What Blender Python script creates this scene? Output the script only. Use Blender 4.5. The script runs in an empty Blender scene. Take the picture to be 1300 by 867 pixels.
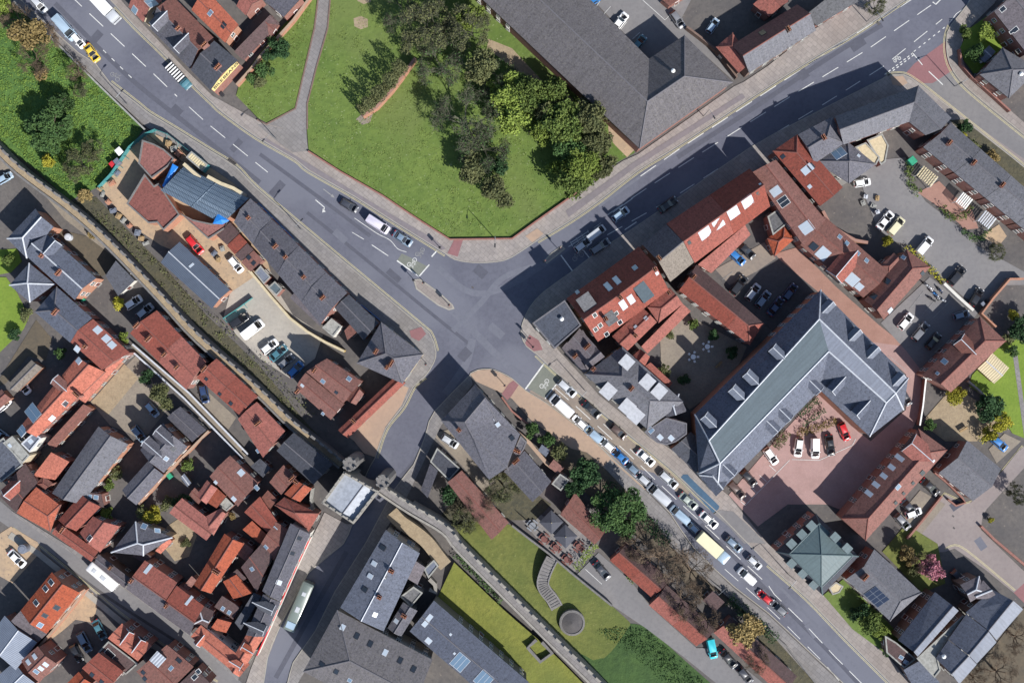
import bpy, bmesh, math, random
from mathutils import Vector, Matrix
from mathutils.geometry import tessellate_polygon
random.seed(7)
SC = bpy.context.scene
COL = SC.collection
S = 1.0/6.0          # metres per photo pixel at ground level
CX, CY = 650.0, 433.5
HC = 255.0           # camera height, used to unproject image pixels

def W(px, py, h=0.0):
    """map a point traced on the image (photo pixel + its height) to the world"""
    k = S*(1-h/HC)
    return Vector(((px-CX)*k, -(py-CY)*k, h))

# ------------------------------------------------------------------ materials
MATS = {}
def _nodes(name):
    m = bpy.data.materials.new(name); m.use_nodes = True
    nt = m.node_tree
    b = nt.nodes['Principled BSDF']
    return m, nt, b
def N(nt, t, **kw):
    n = nt.nodes.new(t)
    for k, v in kw.items():
        if k in n.inputs.keys(): n.inputs[k].default_value = v
        else: setattr(n, k, v)
    return n
def ramp(nt, fac, stops):
    r = nt.nodes.new('ShaderNodeValToRGB')
    e = r.color_ramp.elements
    while len(e) < len(stops): e.new(0.5)
    for el, (p, c) in zip(e, stops):
        el.position = p; el.color = (*c, 1) if len(c) == 3 else c
    nt.links.new(fac, r.inputs[0]); return r.outputs[0]
def mixc(nt, a, b, f, mode='MIX'):
    m = nt.nodes.new('ShaderNodeMix'); m.data_type = 'RGBA'; m.blend_type = mode
    for s, v in ((m.inputs[0], f), (m.inputs[6], a), (m.inputs[7], b)):
        if hasattr(v, 'links'): nt.links.new(v, s)
        elif isinstance(v, (int, float)): s.default_value = v
        else: s.default_value = (*v, 1)
    return m.outputs[2]
def noise(nt, scale, detail=4, rough=0.6, coord='pos', dist=0.0):
    n = N(nt, 'ShaderNodeTexNoise'); n.inputs['Scale'].default_value = scale
    n.inputs['Detail'].default_value = detail; n.inputs['Roughness'].default_value = rough
    n.inputs['Distortion'].default_value = dist
    if coord == 'pos':
        g = nt.nodes.new('ShaderNodeNewGeometry'); nt.links.new(g.outputs['Position'], n.inputs['Vector'])
    elif coord == 'uv':
        g = nt.nodes.new('ShaderNodeUVMap'); nt.links.new(g.outputs[0], n.inputs['Vector'])
    elif coord == 'obj':
        g = nt.nodes.new('ShaderNodeTexCoord'); nt.links.new(g.outputs['Object'], n.inputs['Vector'])
    return n.outputs['Fac']
def sc(c, k): return tuple(min(1, x*k) for x in c)

def roof_mat(name, base, alt, moss=None, tile=(0.32, 0.26), mortar=0.62, rough=0.85, var=0.75, streak=0.16, grain=0.5):
    m, nt, b = _nodes(name)
    uv = nt.nodes.new('ShaderNodeUVMap')
    br = N(nt, 'ShaderNodeTexBrick'); nt.links.new(uv.outputs[0], br.inputs['Vector'])
    br.inputs['Scale'].default_value = 1.0; br.inputs['Brick Width'].default_value = tile[0]
    br.inputs['Row Height'].default_value = tile[1]; br.inputs['Mortar Size'].default_value = 0.02
    br.inputs['Color1'].default_value = (*base, 1); br.inputs['Color2'].default_value = (*alt, 1)
    br.inputs['Mortar'].default_value = (*sc(base, mortar), 1)
    c = br.outputs['Color']
    n1 = noise(nt, 0.9, 6, 0.72)
    f = ramp(nt, n1, [(0.30, (0, 0, 0)), (0.72, (1, 1, 1))])
    c = mixc(nt, mixc(nt, c, sc(base, 0.62), 0.55*var*1.4), mixc(nt, c, sc(alt, 1.22), 0.5*var), f)
    mp = nt.nodes.new('ShaderNodeMapping'); mp.inputs['Scale'].default_value = (2.2, 0.16, 1)
    nt.links.new(uv.outputs[0], mp.inputs[0])
    n2 = N(nt, 'ShaderNodeTexNoise'); n2.inputs['Scale'].default_value = 1.0; n2.inputs['Detail'].default_value = 4
    nt.links.new(mp.outputs[0], n2.inputs['Vector'])
    st = ramp(nt, n2.outputs['Fac'], [(0.42, (1, 1, 1)), (0.66, sc((1, 1, 1), 1-streak))])
    c = mixc(nt, c, st, 1.0, 'MULTIPLY')
    gr = noise(nt, 2.4, 3, 0.8)
    c = mixc(nt, c, ramp(nt, gr, [(0.33, sc((1, 1, 1), 1-grain)), (0.5, (.92, .92, .92)), (0.68, (1, 1, 1))]), 1.0, 'MULTIPLY')
    c = mixc(nt, c, sc(alt, 2.0), ramp(nt, noise(nt, 3.7, 2, 0.6), [(0.60, (0, 0, 0)), (0.72, (grain*.7,)*3)]))
    if moss:
        n3 = noise(nt, 3.1, 5, 0.75)
        c = mixc(nt, c, moss, ramp(nt, n3, [(0.52, (0, 0, 0)), (0.72, (0.75, 0.75, 0.75))]))
    oi = nt.nodes.new('ShaderNodeObjectInfo')
    hs = nt.nodes.new('ShaderNodeHueSaturation')
    mr = N(nt, 'ShaderNodeMapRange'); nt.links.new(oi.outputs['Random'], mr.inputs[0])
    mr.inputs[3].default_value = 0.82; mr.inputs[4].default_value = 1.2
    nt.links.new(mr.outputs[0], hs.inputs['Value'])
    mr2 = N(nt, 'ShaderNodeMapRange'); nt.links.new(oi.outputs['Random'], mr2.inputs[0])
    mr2.inputs[3].default_value = 1.1; mr2.inputs[4].default_value = 0.9
    nt.links.new(mr2.outputs[0], hs.inputs['Saturation'])
    nt.links.new(c, hs.inputs['Color'])
    nt.links.new(hs.outputs[0], b.inputs['Base Color'])
    b.inputs['Roughness'].default_value = rough
    bp = N(nt, 'ShaderNodeBump'); bp.inputs['Strength'].default_value = 0.5; bp.inputs['Distance'].default_value = 0.04
    nt.links.new(br.outputs['Fac'], bp.inputs['Height']); bp.invert = True
    nt.links.new(bp.outputs[0], b.inputs['Normal'])
    MATS[name] = m; return m

def ground_mat(name, c1, c2, c3=None, s1=0.25, s2=2.5, rough=0.95, speck=None, speckscale=6, bump=0.0, blot=None, slab=None):
    m, nt, b = _nodes(name)
    a = noise(nt, s1, 6, 0.65, dist=0.4); d = noise(nt, s2, 5, 0.7)
    c = mixc(nt, c1, c2, ramp(nt, a, [(0.36, (0, 0, 0)), (0.64, (1, 1, 1))]))
    c = mixc(nt, c, c3 or sc(c1, 0.7), ramp(nt, d, [(0.45, (0, 0, 0)), (0.75, (0.7, 0.7, 0.7))]))
    if speck:
        n = noise(nt, speckscale, 2, 0.5)
        c = mixc(nt, c, speck, ramp(nt, n, [(0.66, (0, 0, 0)), (0.74, (0.8, 0.8, 0.8))]))
    if blot:
        n = noise(nt, 0.05, 3, 0.5)
        c = mixc(nt, c, blot, ramp(nt, n, [(0.5, (0, 0, 0)), (0.62, (0.75, 0.75, 0.75))]))
    if slab:
        g = nt.nodes.new('ShaderNodeNewGeometry'); mp = nt.nodes.new('ShaderNodeMapping'); mp.inputs['Rotation'].default_value = (0, 0, .72)
        nt.links.new(g.outputs['Position'], mp.inputs[0]); br = N(nt, 'ShaderNodeTexBrick'); nt.links.new(mp.outputs[0], br.inputs['Vector'])
        br.inputs['Scale'].default_value = 1.0; br.inputs['Brick Width'].default_value = slab; br.inputs['Row Height'].default_value = slab*.75; br.inputs['Mortar Size'].default_value = .03
        for k, v in (('Color1', 1.0), ('Color2', .84), ('Mortar', .6)): br.inputs[k].default_value = (v, v, v, 1)
        c = mixc(nt, c, br.outputs['Color'], 1.0, 'MULTIPLY')
    nt.links.new(c, b.inputs['Base Color']); b.inputs['Roughness'].default_value = rough
    if bump:
        bp = N(nt, 'ShaderNodeBump'); bp.inputs['Strength'].default_value = 0.8; bp.inputs['Distance'].default_value = bump
        nt.links.new(d, bp.inputs['Height']); nt.links.new(bp.outputs[0], b.inputs['Normal'])
    MATS[name] = m; return m

def brick_ground(name, c1, c2, mort, w=0.22, h=0.11):
    m, nt, b = _nodes(name)
    g = nt.nodes.new('ShaderNodeNewGeometry')
    mp = nt.nodes.new('ShaderNodeMapping'); mp.inputs['Rotation'].default_value = (0, 0, math.radians(45))
    nt.links.new(g.outputs['Position'], mp.inputs[0])
    br = N(nt, 'ShaderNodeTexBrick'); nt.links.new(mp.outputs[0], br.inputs['Vector'])
    br.inputs['Scale'].default_value = 1.0; br.inputs['Brick Width'].default_value = w
    br.inputs['Row Height'].default_value = h; br.inputs['Mortar Size'].default_value = 0.012
    br.inputs['Color1'].default_value = (*c1, 1); br.inputs['Color2'].default_value = (*c2, 1); br.inputs['Mortar'].default_value = (*mort, 1)
    n1 = noise(nt, 0.35, 5, 0.7)
    c = mixc(nt, br.outputs['Color'], sc(c1, 0.72), ramp(nt, n1, [(0.42, (0, 0, 0)), (0.7, (0.85, 0.85, 0.85))]))
    n2 = noise(nt, 1.7, 4, 0.7)
    c = mixc(nt, c, sc(c2, 1.25), ramp(nt, n2, [(0.55, (0, 0, 0)), (0.75, (0.6, 0.6, 0.6))]))
    nt.links.new(c, b.inputs['Base Color']); b.inputs['Roughness'].default_value = 0.9
    MATS[name] = m; return m

def wall_mat(name, c1, c2, mort=None, w=0.23, h=0.075, rough=0.9):
    m, nt, b = _nodes(name)
    uv = nt.nodes.new('ShaderNodeUVMap')
    n1 = noise(nt, 0.8, 5, 0.7)
    if mort:
        br = N(nt, 'ShaderNodeTexBrick'); nt.links.new(uv.outputs[0], br.inputs['Vector'])
        br.inputs['Scale'].default_value = 1.0; br.inputs['Brick Width'].default_value = w
        br.inputs['Row Height'].default_value = h; br.inputs['Mortar Size'].default_value = 0.008
        br.inputs['Color1'].default_value = (*c1, 1); br.inputs['Color2'].default_value = (*c2, 1); br.inputs['Mortar'].default_value = (*mort, 1)
        c = br.outputs['Color']
    else:
        c = mixc(nt, c1, c2, noise(nt, 3, 4, 0.6))
    c = mixc(nt, c, sc(c1, 0.7), ramp(nt, n1, [(0.45, (0, 0, 0)), (0.75, (0.7, 0.7, 0.7))]))
    nt.links.new(c, b.inputs['Base Color']); b.inputs['Roughness'].default_value = rough
    MATS[name] = m; return m

def plain(name, c, rough=0.6, metal=0.0, coat=0.0, nz=0.25, s=2.0, spec=0.5):
    m, nt, b = _nodes(name)
    n1 = noise(nt, s, 5, 0.65)
    cc = mixc(nt, c, sc(c, 1-nz), ramp(nt, n1, [(0.4, (0, 0, 0)), (0.7, (1, 1, 1))]))
    nt.links.new(cc, b.inputs['Base Color'])
    b.inputs['Roughness'].default_value = rough; b.inputs['Metallic'].default_value = metal
    b.inputs['Coat Weight'].default_value = coat; b.inputs['Specular IOR Level'].default_value = spec
    MATS[name] = m; return m

def ribbed(name, c, period=0.35, rough=0.45, metal=0.3):
    m, nt, b = _nodes(name)
    uv = nt.nodes.new('ShaderNodeUVMap')
    wv = N(nt, 'ShaderNodeTexWave'); wv.bands_direction = 'X'; wv.inputs['Scale'].default_value = 0.314/period
    nt.links.new(uv.outputs[0], wv.inputs['Vector'])
    c0 = mixc(nt, sc(c, 0.72), sc(c, 1.1), wv.outputs['Fac'])
    c0 = mixc(nt, c0, sc(c, 0.65), ramp(nt, noise(nt, 0.7, 5, 0.7), [(0.45, (0, 0, 0)), (0.75, (0.7, 0.7, 0.7))]))
    nt.links.new(c0, b.inputs['Base Color']); b.inputs['Roughness'].default_value = rough; b.inputs['Metallic'].default_value = metal
    bp = N(nt, 'ShaderNodeBump'); bp.inputs['Strength'].default_value = 0.6; bp.inputs['Distance'].default_value = 0.06
    nt.links.new(wv.outputs['Fac'], bp.inputs['Height']); nt.links.new(bp.outputs[0], b.inputs['Normal'])
    MATS[name] = m; return m

def leaf_mat(name, c1, c2, c3):
    m, nt, b = _nodes(name)
    oi = nt.nodes.new('ShaderNodeObjectInfo')
    n1 = noise(nt, 0.55, 4, 0.6); n2 = noise(nt, 4.0, 3, 0.6)
    c = mixc(nt, c1, c2, ramp(nt, n1, [(0.36, (0, 0, 0)), (0.64, (1, 1, 1))]))
    c = mixc(nt, c, c3, ramp(nt, n2, [(0.5, (0, 0, 0)), (0.7, (0.8, 0.8, 0.8))]))
    hs = nt.nodes.new('ShaderNodeHueSaturation')
    mr = N(nt, 'ShaderNodeMapRange'); nt.links.new(oi.outputs['Random'], mr.inputs[0])
    mr.inputs[3].default_value = 0.8; mr.inputs[4].default_value = 1.25
    nt.links.new(mr.outputs[0], hs.inputs['Value']); nt.links.new(c, hs.inputs['Color'])
    nt.links.new(hs.outputs[0], b.inputs['Base Color']); b.inputs['Roughness'].default_value = 0.8
    b.inputs['Specular IOR Level'].default_value = 0.2
    MATS[name] = m; return m

# roofs
roof_mat('clay_orange', (0.50, 0.142, 0.082), (0.39, 0.105, 0.063), mortar=0.45)
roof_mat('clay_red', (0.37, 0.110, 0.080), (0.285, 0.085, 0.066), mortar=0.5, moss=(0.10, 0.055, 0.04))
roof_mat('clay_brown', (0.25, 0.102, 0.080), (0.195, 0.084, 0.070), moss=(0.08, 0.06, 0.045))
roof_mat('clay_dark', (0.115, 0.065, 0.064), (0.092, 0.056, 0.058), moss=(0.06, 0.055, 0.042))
roof_mat('slate_pale', (0.165, 0.165, 0.188), (0.125, 0.126, 0.148), var=0.7, moss=(0.15, 0.145, 0.14))
roof_mat('slate_grey', (0.124, 0.122, 0.148), (0.094, 0.093, 0.117), var=0.8, moss=(0.17, 0.165, 0.17))
roof_mat('slate_blue', (0.114, 0.129, 0.174), (0.094, 0.107, 0.148), var=0.5)
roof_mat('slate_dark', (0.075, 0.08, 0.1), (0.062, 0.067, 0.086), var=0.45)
roof_mat('slate_plum', (0.15, 0.13, 0.145), (0.12, 0.105, 0.12), var=0.7)
roof_mat('slate_moss', (0.165, 0.155, 0.165), (0.125, 0.117, 0.128), var=0.9, moss=(0.19, 0.175, 0.15), streak=0.2)
roof_mat('stone_tan', (0.23, 0.195, 0.16), (0.19, 0.16, 0.135), var=0.6)
roof_mat('felt_grey', (0.15, 0.15, 0.155), (0.13, 0.13, 0.14), tile=(9, 1.0), mortar=0.8, var=0.7)
roof_mat('felt_blue', (0.085, 0.095, 0.125), (0.075, 0.085, 0.112), tile=(9, 1.0), mortar=0.85, var=0.6)
roof_mat('lead_pale', (0.165, 0.185, 0.235), (0.15, 0.168, 0.212), tile=(0.7, 30), mortar=0.75, rough=0.5, var=0.35, grain=.15)
roof_mat('lead_green', (0.082, 0.114, 0.134), (0.075, 0.105, 0.124), tile=(0.7, 30), mortar=0.85, rough=0.6, var=0.35, grain=.15)
roof_mat('red_membrane', (0.25, 0.10, 0.085), (0.23, 0.092, 0.08), tile=(9, 2.0), mortar=0.9, var=0.4, streak=0.15)
ribbed('metal_blue', (0.13, 0.175, 0.23)); ribbed('metal_grey', (0.22, 0.25, 0.31)); ribbed('metal_white', (0.46, 0.49, 0.54), 0.6)
ribbed('shed_blue', (0.115, 0.14, 0.185), 0.3); ribbed('wood_slats', (0.55, 0.47, 0.30), 0.5, 0.8, 0)
plain('concrete', (0.30, 0.30, 0.28), 0.9, nz=0.4, s=1.5); plain('white_paint', (0.78, 0.78, 0.76), 0.6, nz=0.12)
plain('cream_felt', (0.52, 0.44, 0.29), 0.9)
plain('ridge_tile', (0.20, 0.075, 0.06), 0.9); plain('ridge_slate', (0.13, 0.125, 0.14), 0.8); plain('lead_white', (0.5, 0.52, 0.56), 0.5)
plain('gate_sheet', (0.36, 0.385, 0.43), 0.5, nz=0.3, s=1.2); plain('box_lead', (0.42, 0.43, 0.46), 0.6, nz=0.25, s=1.5)
roof_mat('teal_lead', (0.110, 0.155, 0.166), (0.10, 0.143, 0.153), tile=(0.7, 30), mortar=0.88, rough=0.6, var=0.3, grain=.12)
plain('pot', (0.38, 0.16, 0.09), 0.9); plain('gutter', (0.03, 0.03, 0.035), 0.5)
# walls
wall_mat('brick_red', (0.27, 0.095, 0.07), (0.20, 0.075, 0.06), (0.28, 0.22, 0.19))
wall_mat('brick_orange', (0.40, 0.17, 0.10), (0.33, 0.13, 0.085), (0.4, 0.3, 0.22))
wall_mat('brick_brown', (0.17, 0.10, 0.075), (0.13, 0.08, 0.065), (0.2, 0.17, 0.15))
wall_mat('render_white', (0.62, 0.60, 0.55), (0.55, 0.53, 0.48)); wall_mat('render_cream', (0.50, 0.42, 0.30), (0.44, 0.37, 0.26))
wall_mat('render_ochre', (0.45, 0.33, 0.13), (0.38, 0.27, 0.10))
wall_mat('stone', (0.30, 0.28, 0.245), (0.22, 0.205, 0.185), (0.14, 0.13, 0.12), w=0.6, h=0.3)
wall_mat('stone_dark', (0.18, 0.17, 0.165), (0.13, 0.125, 0.12), (0.08, 0.08, 0.08), w=0.6, h=0.3)
# grounds
ground_mat('tarmac', (0.094, 0.097, 0.127), (0.122, 0.126, 0.158), (0.074, 0.077, 0.10), s1=0.09, s2=1.2, blot=(0.138, 0.143, 0.174))
ground_mat('tarmac_pale', (0.138, 0.143, 0.174), (0.122, 0.127, 0.156), (0.10, 0.104, 0.13), s1=0.4, s2=1.6)
ground_mat('tarmac_patch', (0.076, 0.079, 0.103), (0.088, 0.091, 0.116), (0.062, 0.064, 0.08), s1=0.4, s2=1.6)
ground_mat('tarmac_brown', (0.25, 0.205, 0.165), (0.205, 0.172, 0.147), (0.15, 0.128, 0.115), s1=0.2, s2=1.5)
ground_mat('tarmac_grey', (0.155, 0.150, 0.155), (0.19, 0.182, 0.182), (0.13, 0.125, 0.13), s1=0.1, s2=1.3)
ground_mat('tarmac_pink', (0.215, 0.185, 0.180), (0.25, 0.215, 0.205), (0.18, 0.15, 0.15), s1=0.1, s2=1.3)
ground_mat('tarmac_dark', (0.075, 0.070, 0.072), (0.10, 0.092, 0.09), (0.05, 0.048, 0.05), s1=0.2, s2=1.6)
ground_mat('tarmac_red', (0.24, 0.115, 0.12), (0.21, 0.105, 0.11), None, s1=0.3)
ground_mat('tarmac_green', (0.16, 0.17, 0.145), (0.135, 0.145, 0.125), (0.2, 0.2, 0.17), s1=0.5, s2=2.5)
ground_mat('tarmac_blue', (0.055, 0.11, 0.175), (0.045, 0.09, 0.15), None, s1=0.3)
ground_mat('flags', (0.32, 0.285, 0.26), (0.26, 0.235, 0.225), (0.20, 0.18, 0.175), s1=0.15, s2=1.2, slab=1.2, blot=(0.25, 0.215, 0.195))
ground_mat('flags_grey', (0.24, 0.225, 0.22), (0.20, 0.19, 0.19), (0.16, 0.15, 0.15), s1=0.15, s2=1.3, slab=1.1, blot=(0.19, 0.175, 0.165))
ground_mat('flags_plum', (0.19, 0.165, 0.175), (0.165, 0.15, 0.16), None, s1=0.2, s2=1.3)
ground_mat('flags_tan', (0.36, 0.255, 0.185), (0.315, 0.228, 0.172), (0.25, 0.185, 0.145), s1=0.15, s2=1.4)
ground_mat('kerb_stone', (0.33, 0.31, 0.27), (0.27, 0.25, 0.22), None, s1=0.5)
ground_mat('sand', (0.42, 0.30, 0.19), (0.34, 0.25, 0.17), (0.22, 0.17, 0.13), s1=0.3, s2=1.4, speck=(0.12, 0.10, 0.09), speckscale=1.6)
ground_mat('gravel', (0.25, 0.215, 0.17), (0.20, 0.17, 0.14), (0.14, 0.12, 0.10), s1=0.3, s2=2.2)
ground_mat('concrete_yard', (0.36, 0.33, 0.285), (0.31, 0.285, 0.25), (0.24, 0.22, 0.20), s1=0.2, s2=1.4)
ground_mat('straw', (0.33, 0.26, 0.17), (0.26, 0.20, 0.13), (0.15, 0.12, 0.09), s1=0.9, s2=3.0)
ground_mat('earth', (0.12, 0.095, 0.065), (0.09, 0.075, 0.055), (0.055, 0.05, 0.04), s1=0.3, s2=1.6)
ground_mat('yard', (0.085, 0.079, 0.079), (0.12, 0.108, 0.10), (0.056, 0.053, 0.054), s1=0.15, s2=1.1, speck=(0.17, 0.15, 0.13), speckscale=1.3)
ground_mat('lawn', (0.088, 0.140, 0.026), (0.125, 0.178, 0.036), (0.052, 0.092, 0.018), s1=0.09, s2=0.7, speck=(0.25, 0.28, 0.15), speckscale=2.2, bump=0.25, blot=(0.115, 0.150, 0.040))
ground_mat('lawn_bright', (0.13, 0.20, 0.022), (0.16, 0.23, 0.03), (0.09, 0.14, 0.02), s1=0.3, s2=2.0, bump=0.12)
ground_mat('lawn_olive', (0.105, 0.125, 0.028), (0.145, 0.155, 0.038), (0.062, 0.080, 0.020), s1=0.12, s2=0.8, speck=(.2,.2,.07), speckscale=2.0, bump=0.25, blot=(0.085, 0.11, 0.028))
ground_mat('lawn_gold', (0.145, 0.160, 0.028), (0.185, 0.19, 0.038), (0.085, 0.10, 0.02), s1=0.15, s2=0.9, speck=(.22,.2,.06), speckscale=2.0, bump=0.25, blot=(0.115, 0.135, 0.028))
ground_mat('rough_grass', (0.060, 0.125, 0.026), (0.090, 0.170, 0.034), (0.026, 0.066, 0.016), s1=0.12, s2=0.6, bump=0.4)
ground_mat('scrub', (0.075, 0.068, 0.042), (0.052, 0.052, 0.036), (0.115, 0.10, 0.055), s1=0.4, s2=1.3, bump=0.3, speck=(.03, .03, .03), speckscale=1.2)
ground_mat('rough_dark', (0.036, 0.076, 0.020), (0.052, 0.098, 0.024), (0.02, 0.046, 0.014), s1=0.2, s2=0.7, bump=0.4)
brick_ground('pavers', (0.34, 0.185, 0.145), (0.29, 0.155, 0.125), (0.24, 0.16, 0.13))
brick_ground('pavers_pink', (0.37, 0.235, 0.215), (0.33, 0.205, 0.19), (0.27, 0.19, 0.18))
plain('paint_white', (0.62, 0.62, 0.60), 0.7, nz=0.35, s=3.0); plain('paint_yellow', (0.46, 0.41, 0.24), 0.7, nz=0.3, s=2.0)
plain('paint_worn', (0.28, 0.28, 0.28), 0.8, nz=0.55, s=3.0)
# foliage
leaf_mat('leaf_green', (0.082, 0.125, 0.030), (0.125, 0.165, 0.040), (0.045, 0.075, 0.022))
leaf_mat('leaf_lime', (0.135, 0.185, 0.034), (0.18, 0.23, 0.05), (0.075, 0.115, 0.022))
leaf_mat('leaf_blade', (0.105, 0.175, 0.034), (0.135, 0.205, 0.04), (0.07, 0.125, 0.028))
leaf_mat('leaf_lawn', (0.125, 0.175, 0.042), (0.155, 0.20, 0.055), (0.095, 0.14, 0.032))
leaf_mat('leaf_olive', (0.085, 0.098, 0.042), (0.13, 0.135, 0.055), (0.05, 0.062, 0.034))
leaf_mat('leaf_dark', (0.026, 0.058, 0.024), (0.04, 0.085, 0.03), (0.018, 0.036, 0.02))
leaf_mat('leaf_deep', (0.042, 0.085, 0.028), (0.066, 0.118, 0.035), (0.024, 0.050, 0.02))
leaf_mat('leaf_yellow', (0.28, 0.27, 0.03), (0.36, 0.32, 0.04), (0.16, 0.17, 0.03))
leaf_mat('leaf_pink', (0.36, 0.14, 0.18), (0.45, 0.19, 0.23), (0.24, 0.09, 0.13))
leaf_mat('leaf_straw', (0.20, 0.15, 0.06), (0.26, 0.19, 0.08), (0.12, 0.095, 0.045))
leaf_mat('twig', (0.12, 0.088, 0.062), (0.16, 0.115, 0.08), (0.075, 0.06, 0.046))
leaf_mat('twig_grey', (0.075, 0.078, 0.054), (0.105, 0.106, 0.07), (0.05, 0.053, 0.04))
plain('bark', (0.085, 0.065, 0.05), 0.95, nz=0.5)
# glass and vehicle bits
def glass_mat(name, c, rough=0.12, spec=0.9):
    m, nt, b = _nodes(name)
    b.inputs['Base Color'].default_value = (*c, 1); b.inputs['Roughness'].default_value = rough
    b.inputs['Specular IOR Level'].default_value = spec; b.inputs['Coat Weight'].default_value = 0.5
    MATS[name] = m; return m
glass_mat('glass_dark', (0.02, 0.025, 0.032)); glass_mat('glass_car', (0.012, 0.014, 0.018), 0.08, 0.6)
glass_mat('glass_pale', (0.42, 0.48, 0.54), 0.25); glass_mat('glass_blue', (0.13, 0.20, 0.28), 0.15)  # pale and blue base colours stand in for sky reflected in the glass
glass_mat('solar', (0.02, 0.026, 0.05), 0.15)
plain('tyre', (0.018, 0.018, 0.018), 0.85, nz=0.1); plain('rim', (0.35, 0.35, 0.36), 0.35, 0.8)
plain('lamp_clear', (0.7, 0.7, 0.7), 0.15); plain('lamp_red', (0.35, 0.02, 0.02), 0.2)
plain('steel', (0.35, 0.36, 0.37), 0.4, 0.7); plain('black_metal', (0.025, 0.025, 0.03), 0.5); plain('tarp_blue', (0.02, 0.20, 0.62), 0.5)
plain('hoarding', (0.06, 0.26, 0.27), 0.6, nz=0.4); plain('wood', (0.36, 0.25, 0.13), 0.85, nz=0.4); plain('wood_dark', (0.16, 0.06, 0.05), 0.8)
plain('sign_yellow', (0.72, 0.58, 0.24), 0.8, nz=0.22, s=1.5); plain('sign_black', (0.03, 0.025, 0.03), 0.8)
plain('canopy_charcoal', (0.055, 0.058, 0.075), 0.8); plain('plastic_red', (0.5, 0.03, 0.04), 0.4); plain('plastic_green', (0.03, 0.30, 0.17), 0.5)
PAINT = {'white': (0.80, 0.80, 0.80), 'silver': (0.46, 0.48, 0.51), 'grey': (0.17, 0.175, 0.19), 'black': (0.022, 0.023, 0.027), 'dark': (0.045, 0.048, 0.06),
         'blue': (0.03, 0.16, 0.42), 'navy': (0.025, 0.045, 0.11), 'paleblue': (0.32, 0.42, 0.52), 'red': (0.52, 0.02, 0.025), 'yellow': (0.66, 0.46, 0.05),
         'turquoise': (0.03, 0.45, 0.52), 'cream': (0.66, 0.62, 0.42), 'lilac': (0.55, 0.52, 0.60), 'teal': (0.06, 0.16, 0.20), 'slate': (0.16, 0.22, 0.29), 'bronze': (0.09, 0.06, 0.05), 'sage': (0.33, 0.37, 0.33), 'sage_shaded': (0.15, 0.18, 0.165)}  # last entry: sage darkened, the bus's shade put into its paint
for k, v in PAINT.items():
    m = plain('paint_car_'+k, v, 0.32, 0.0, 0.6, nz=0.06, s=0.8)

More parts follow.
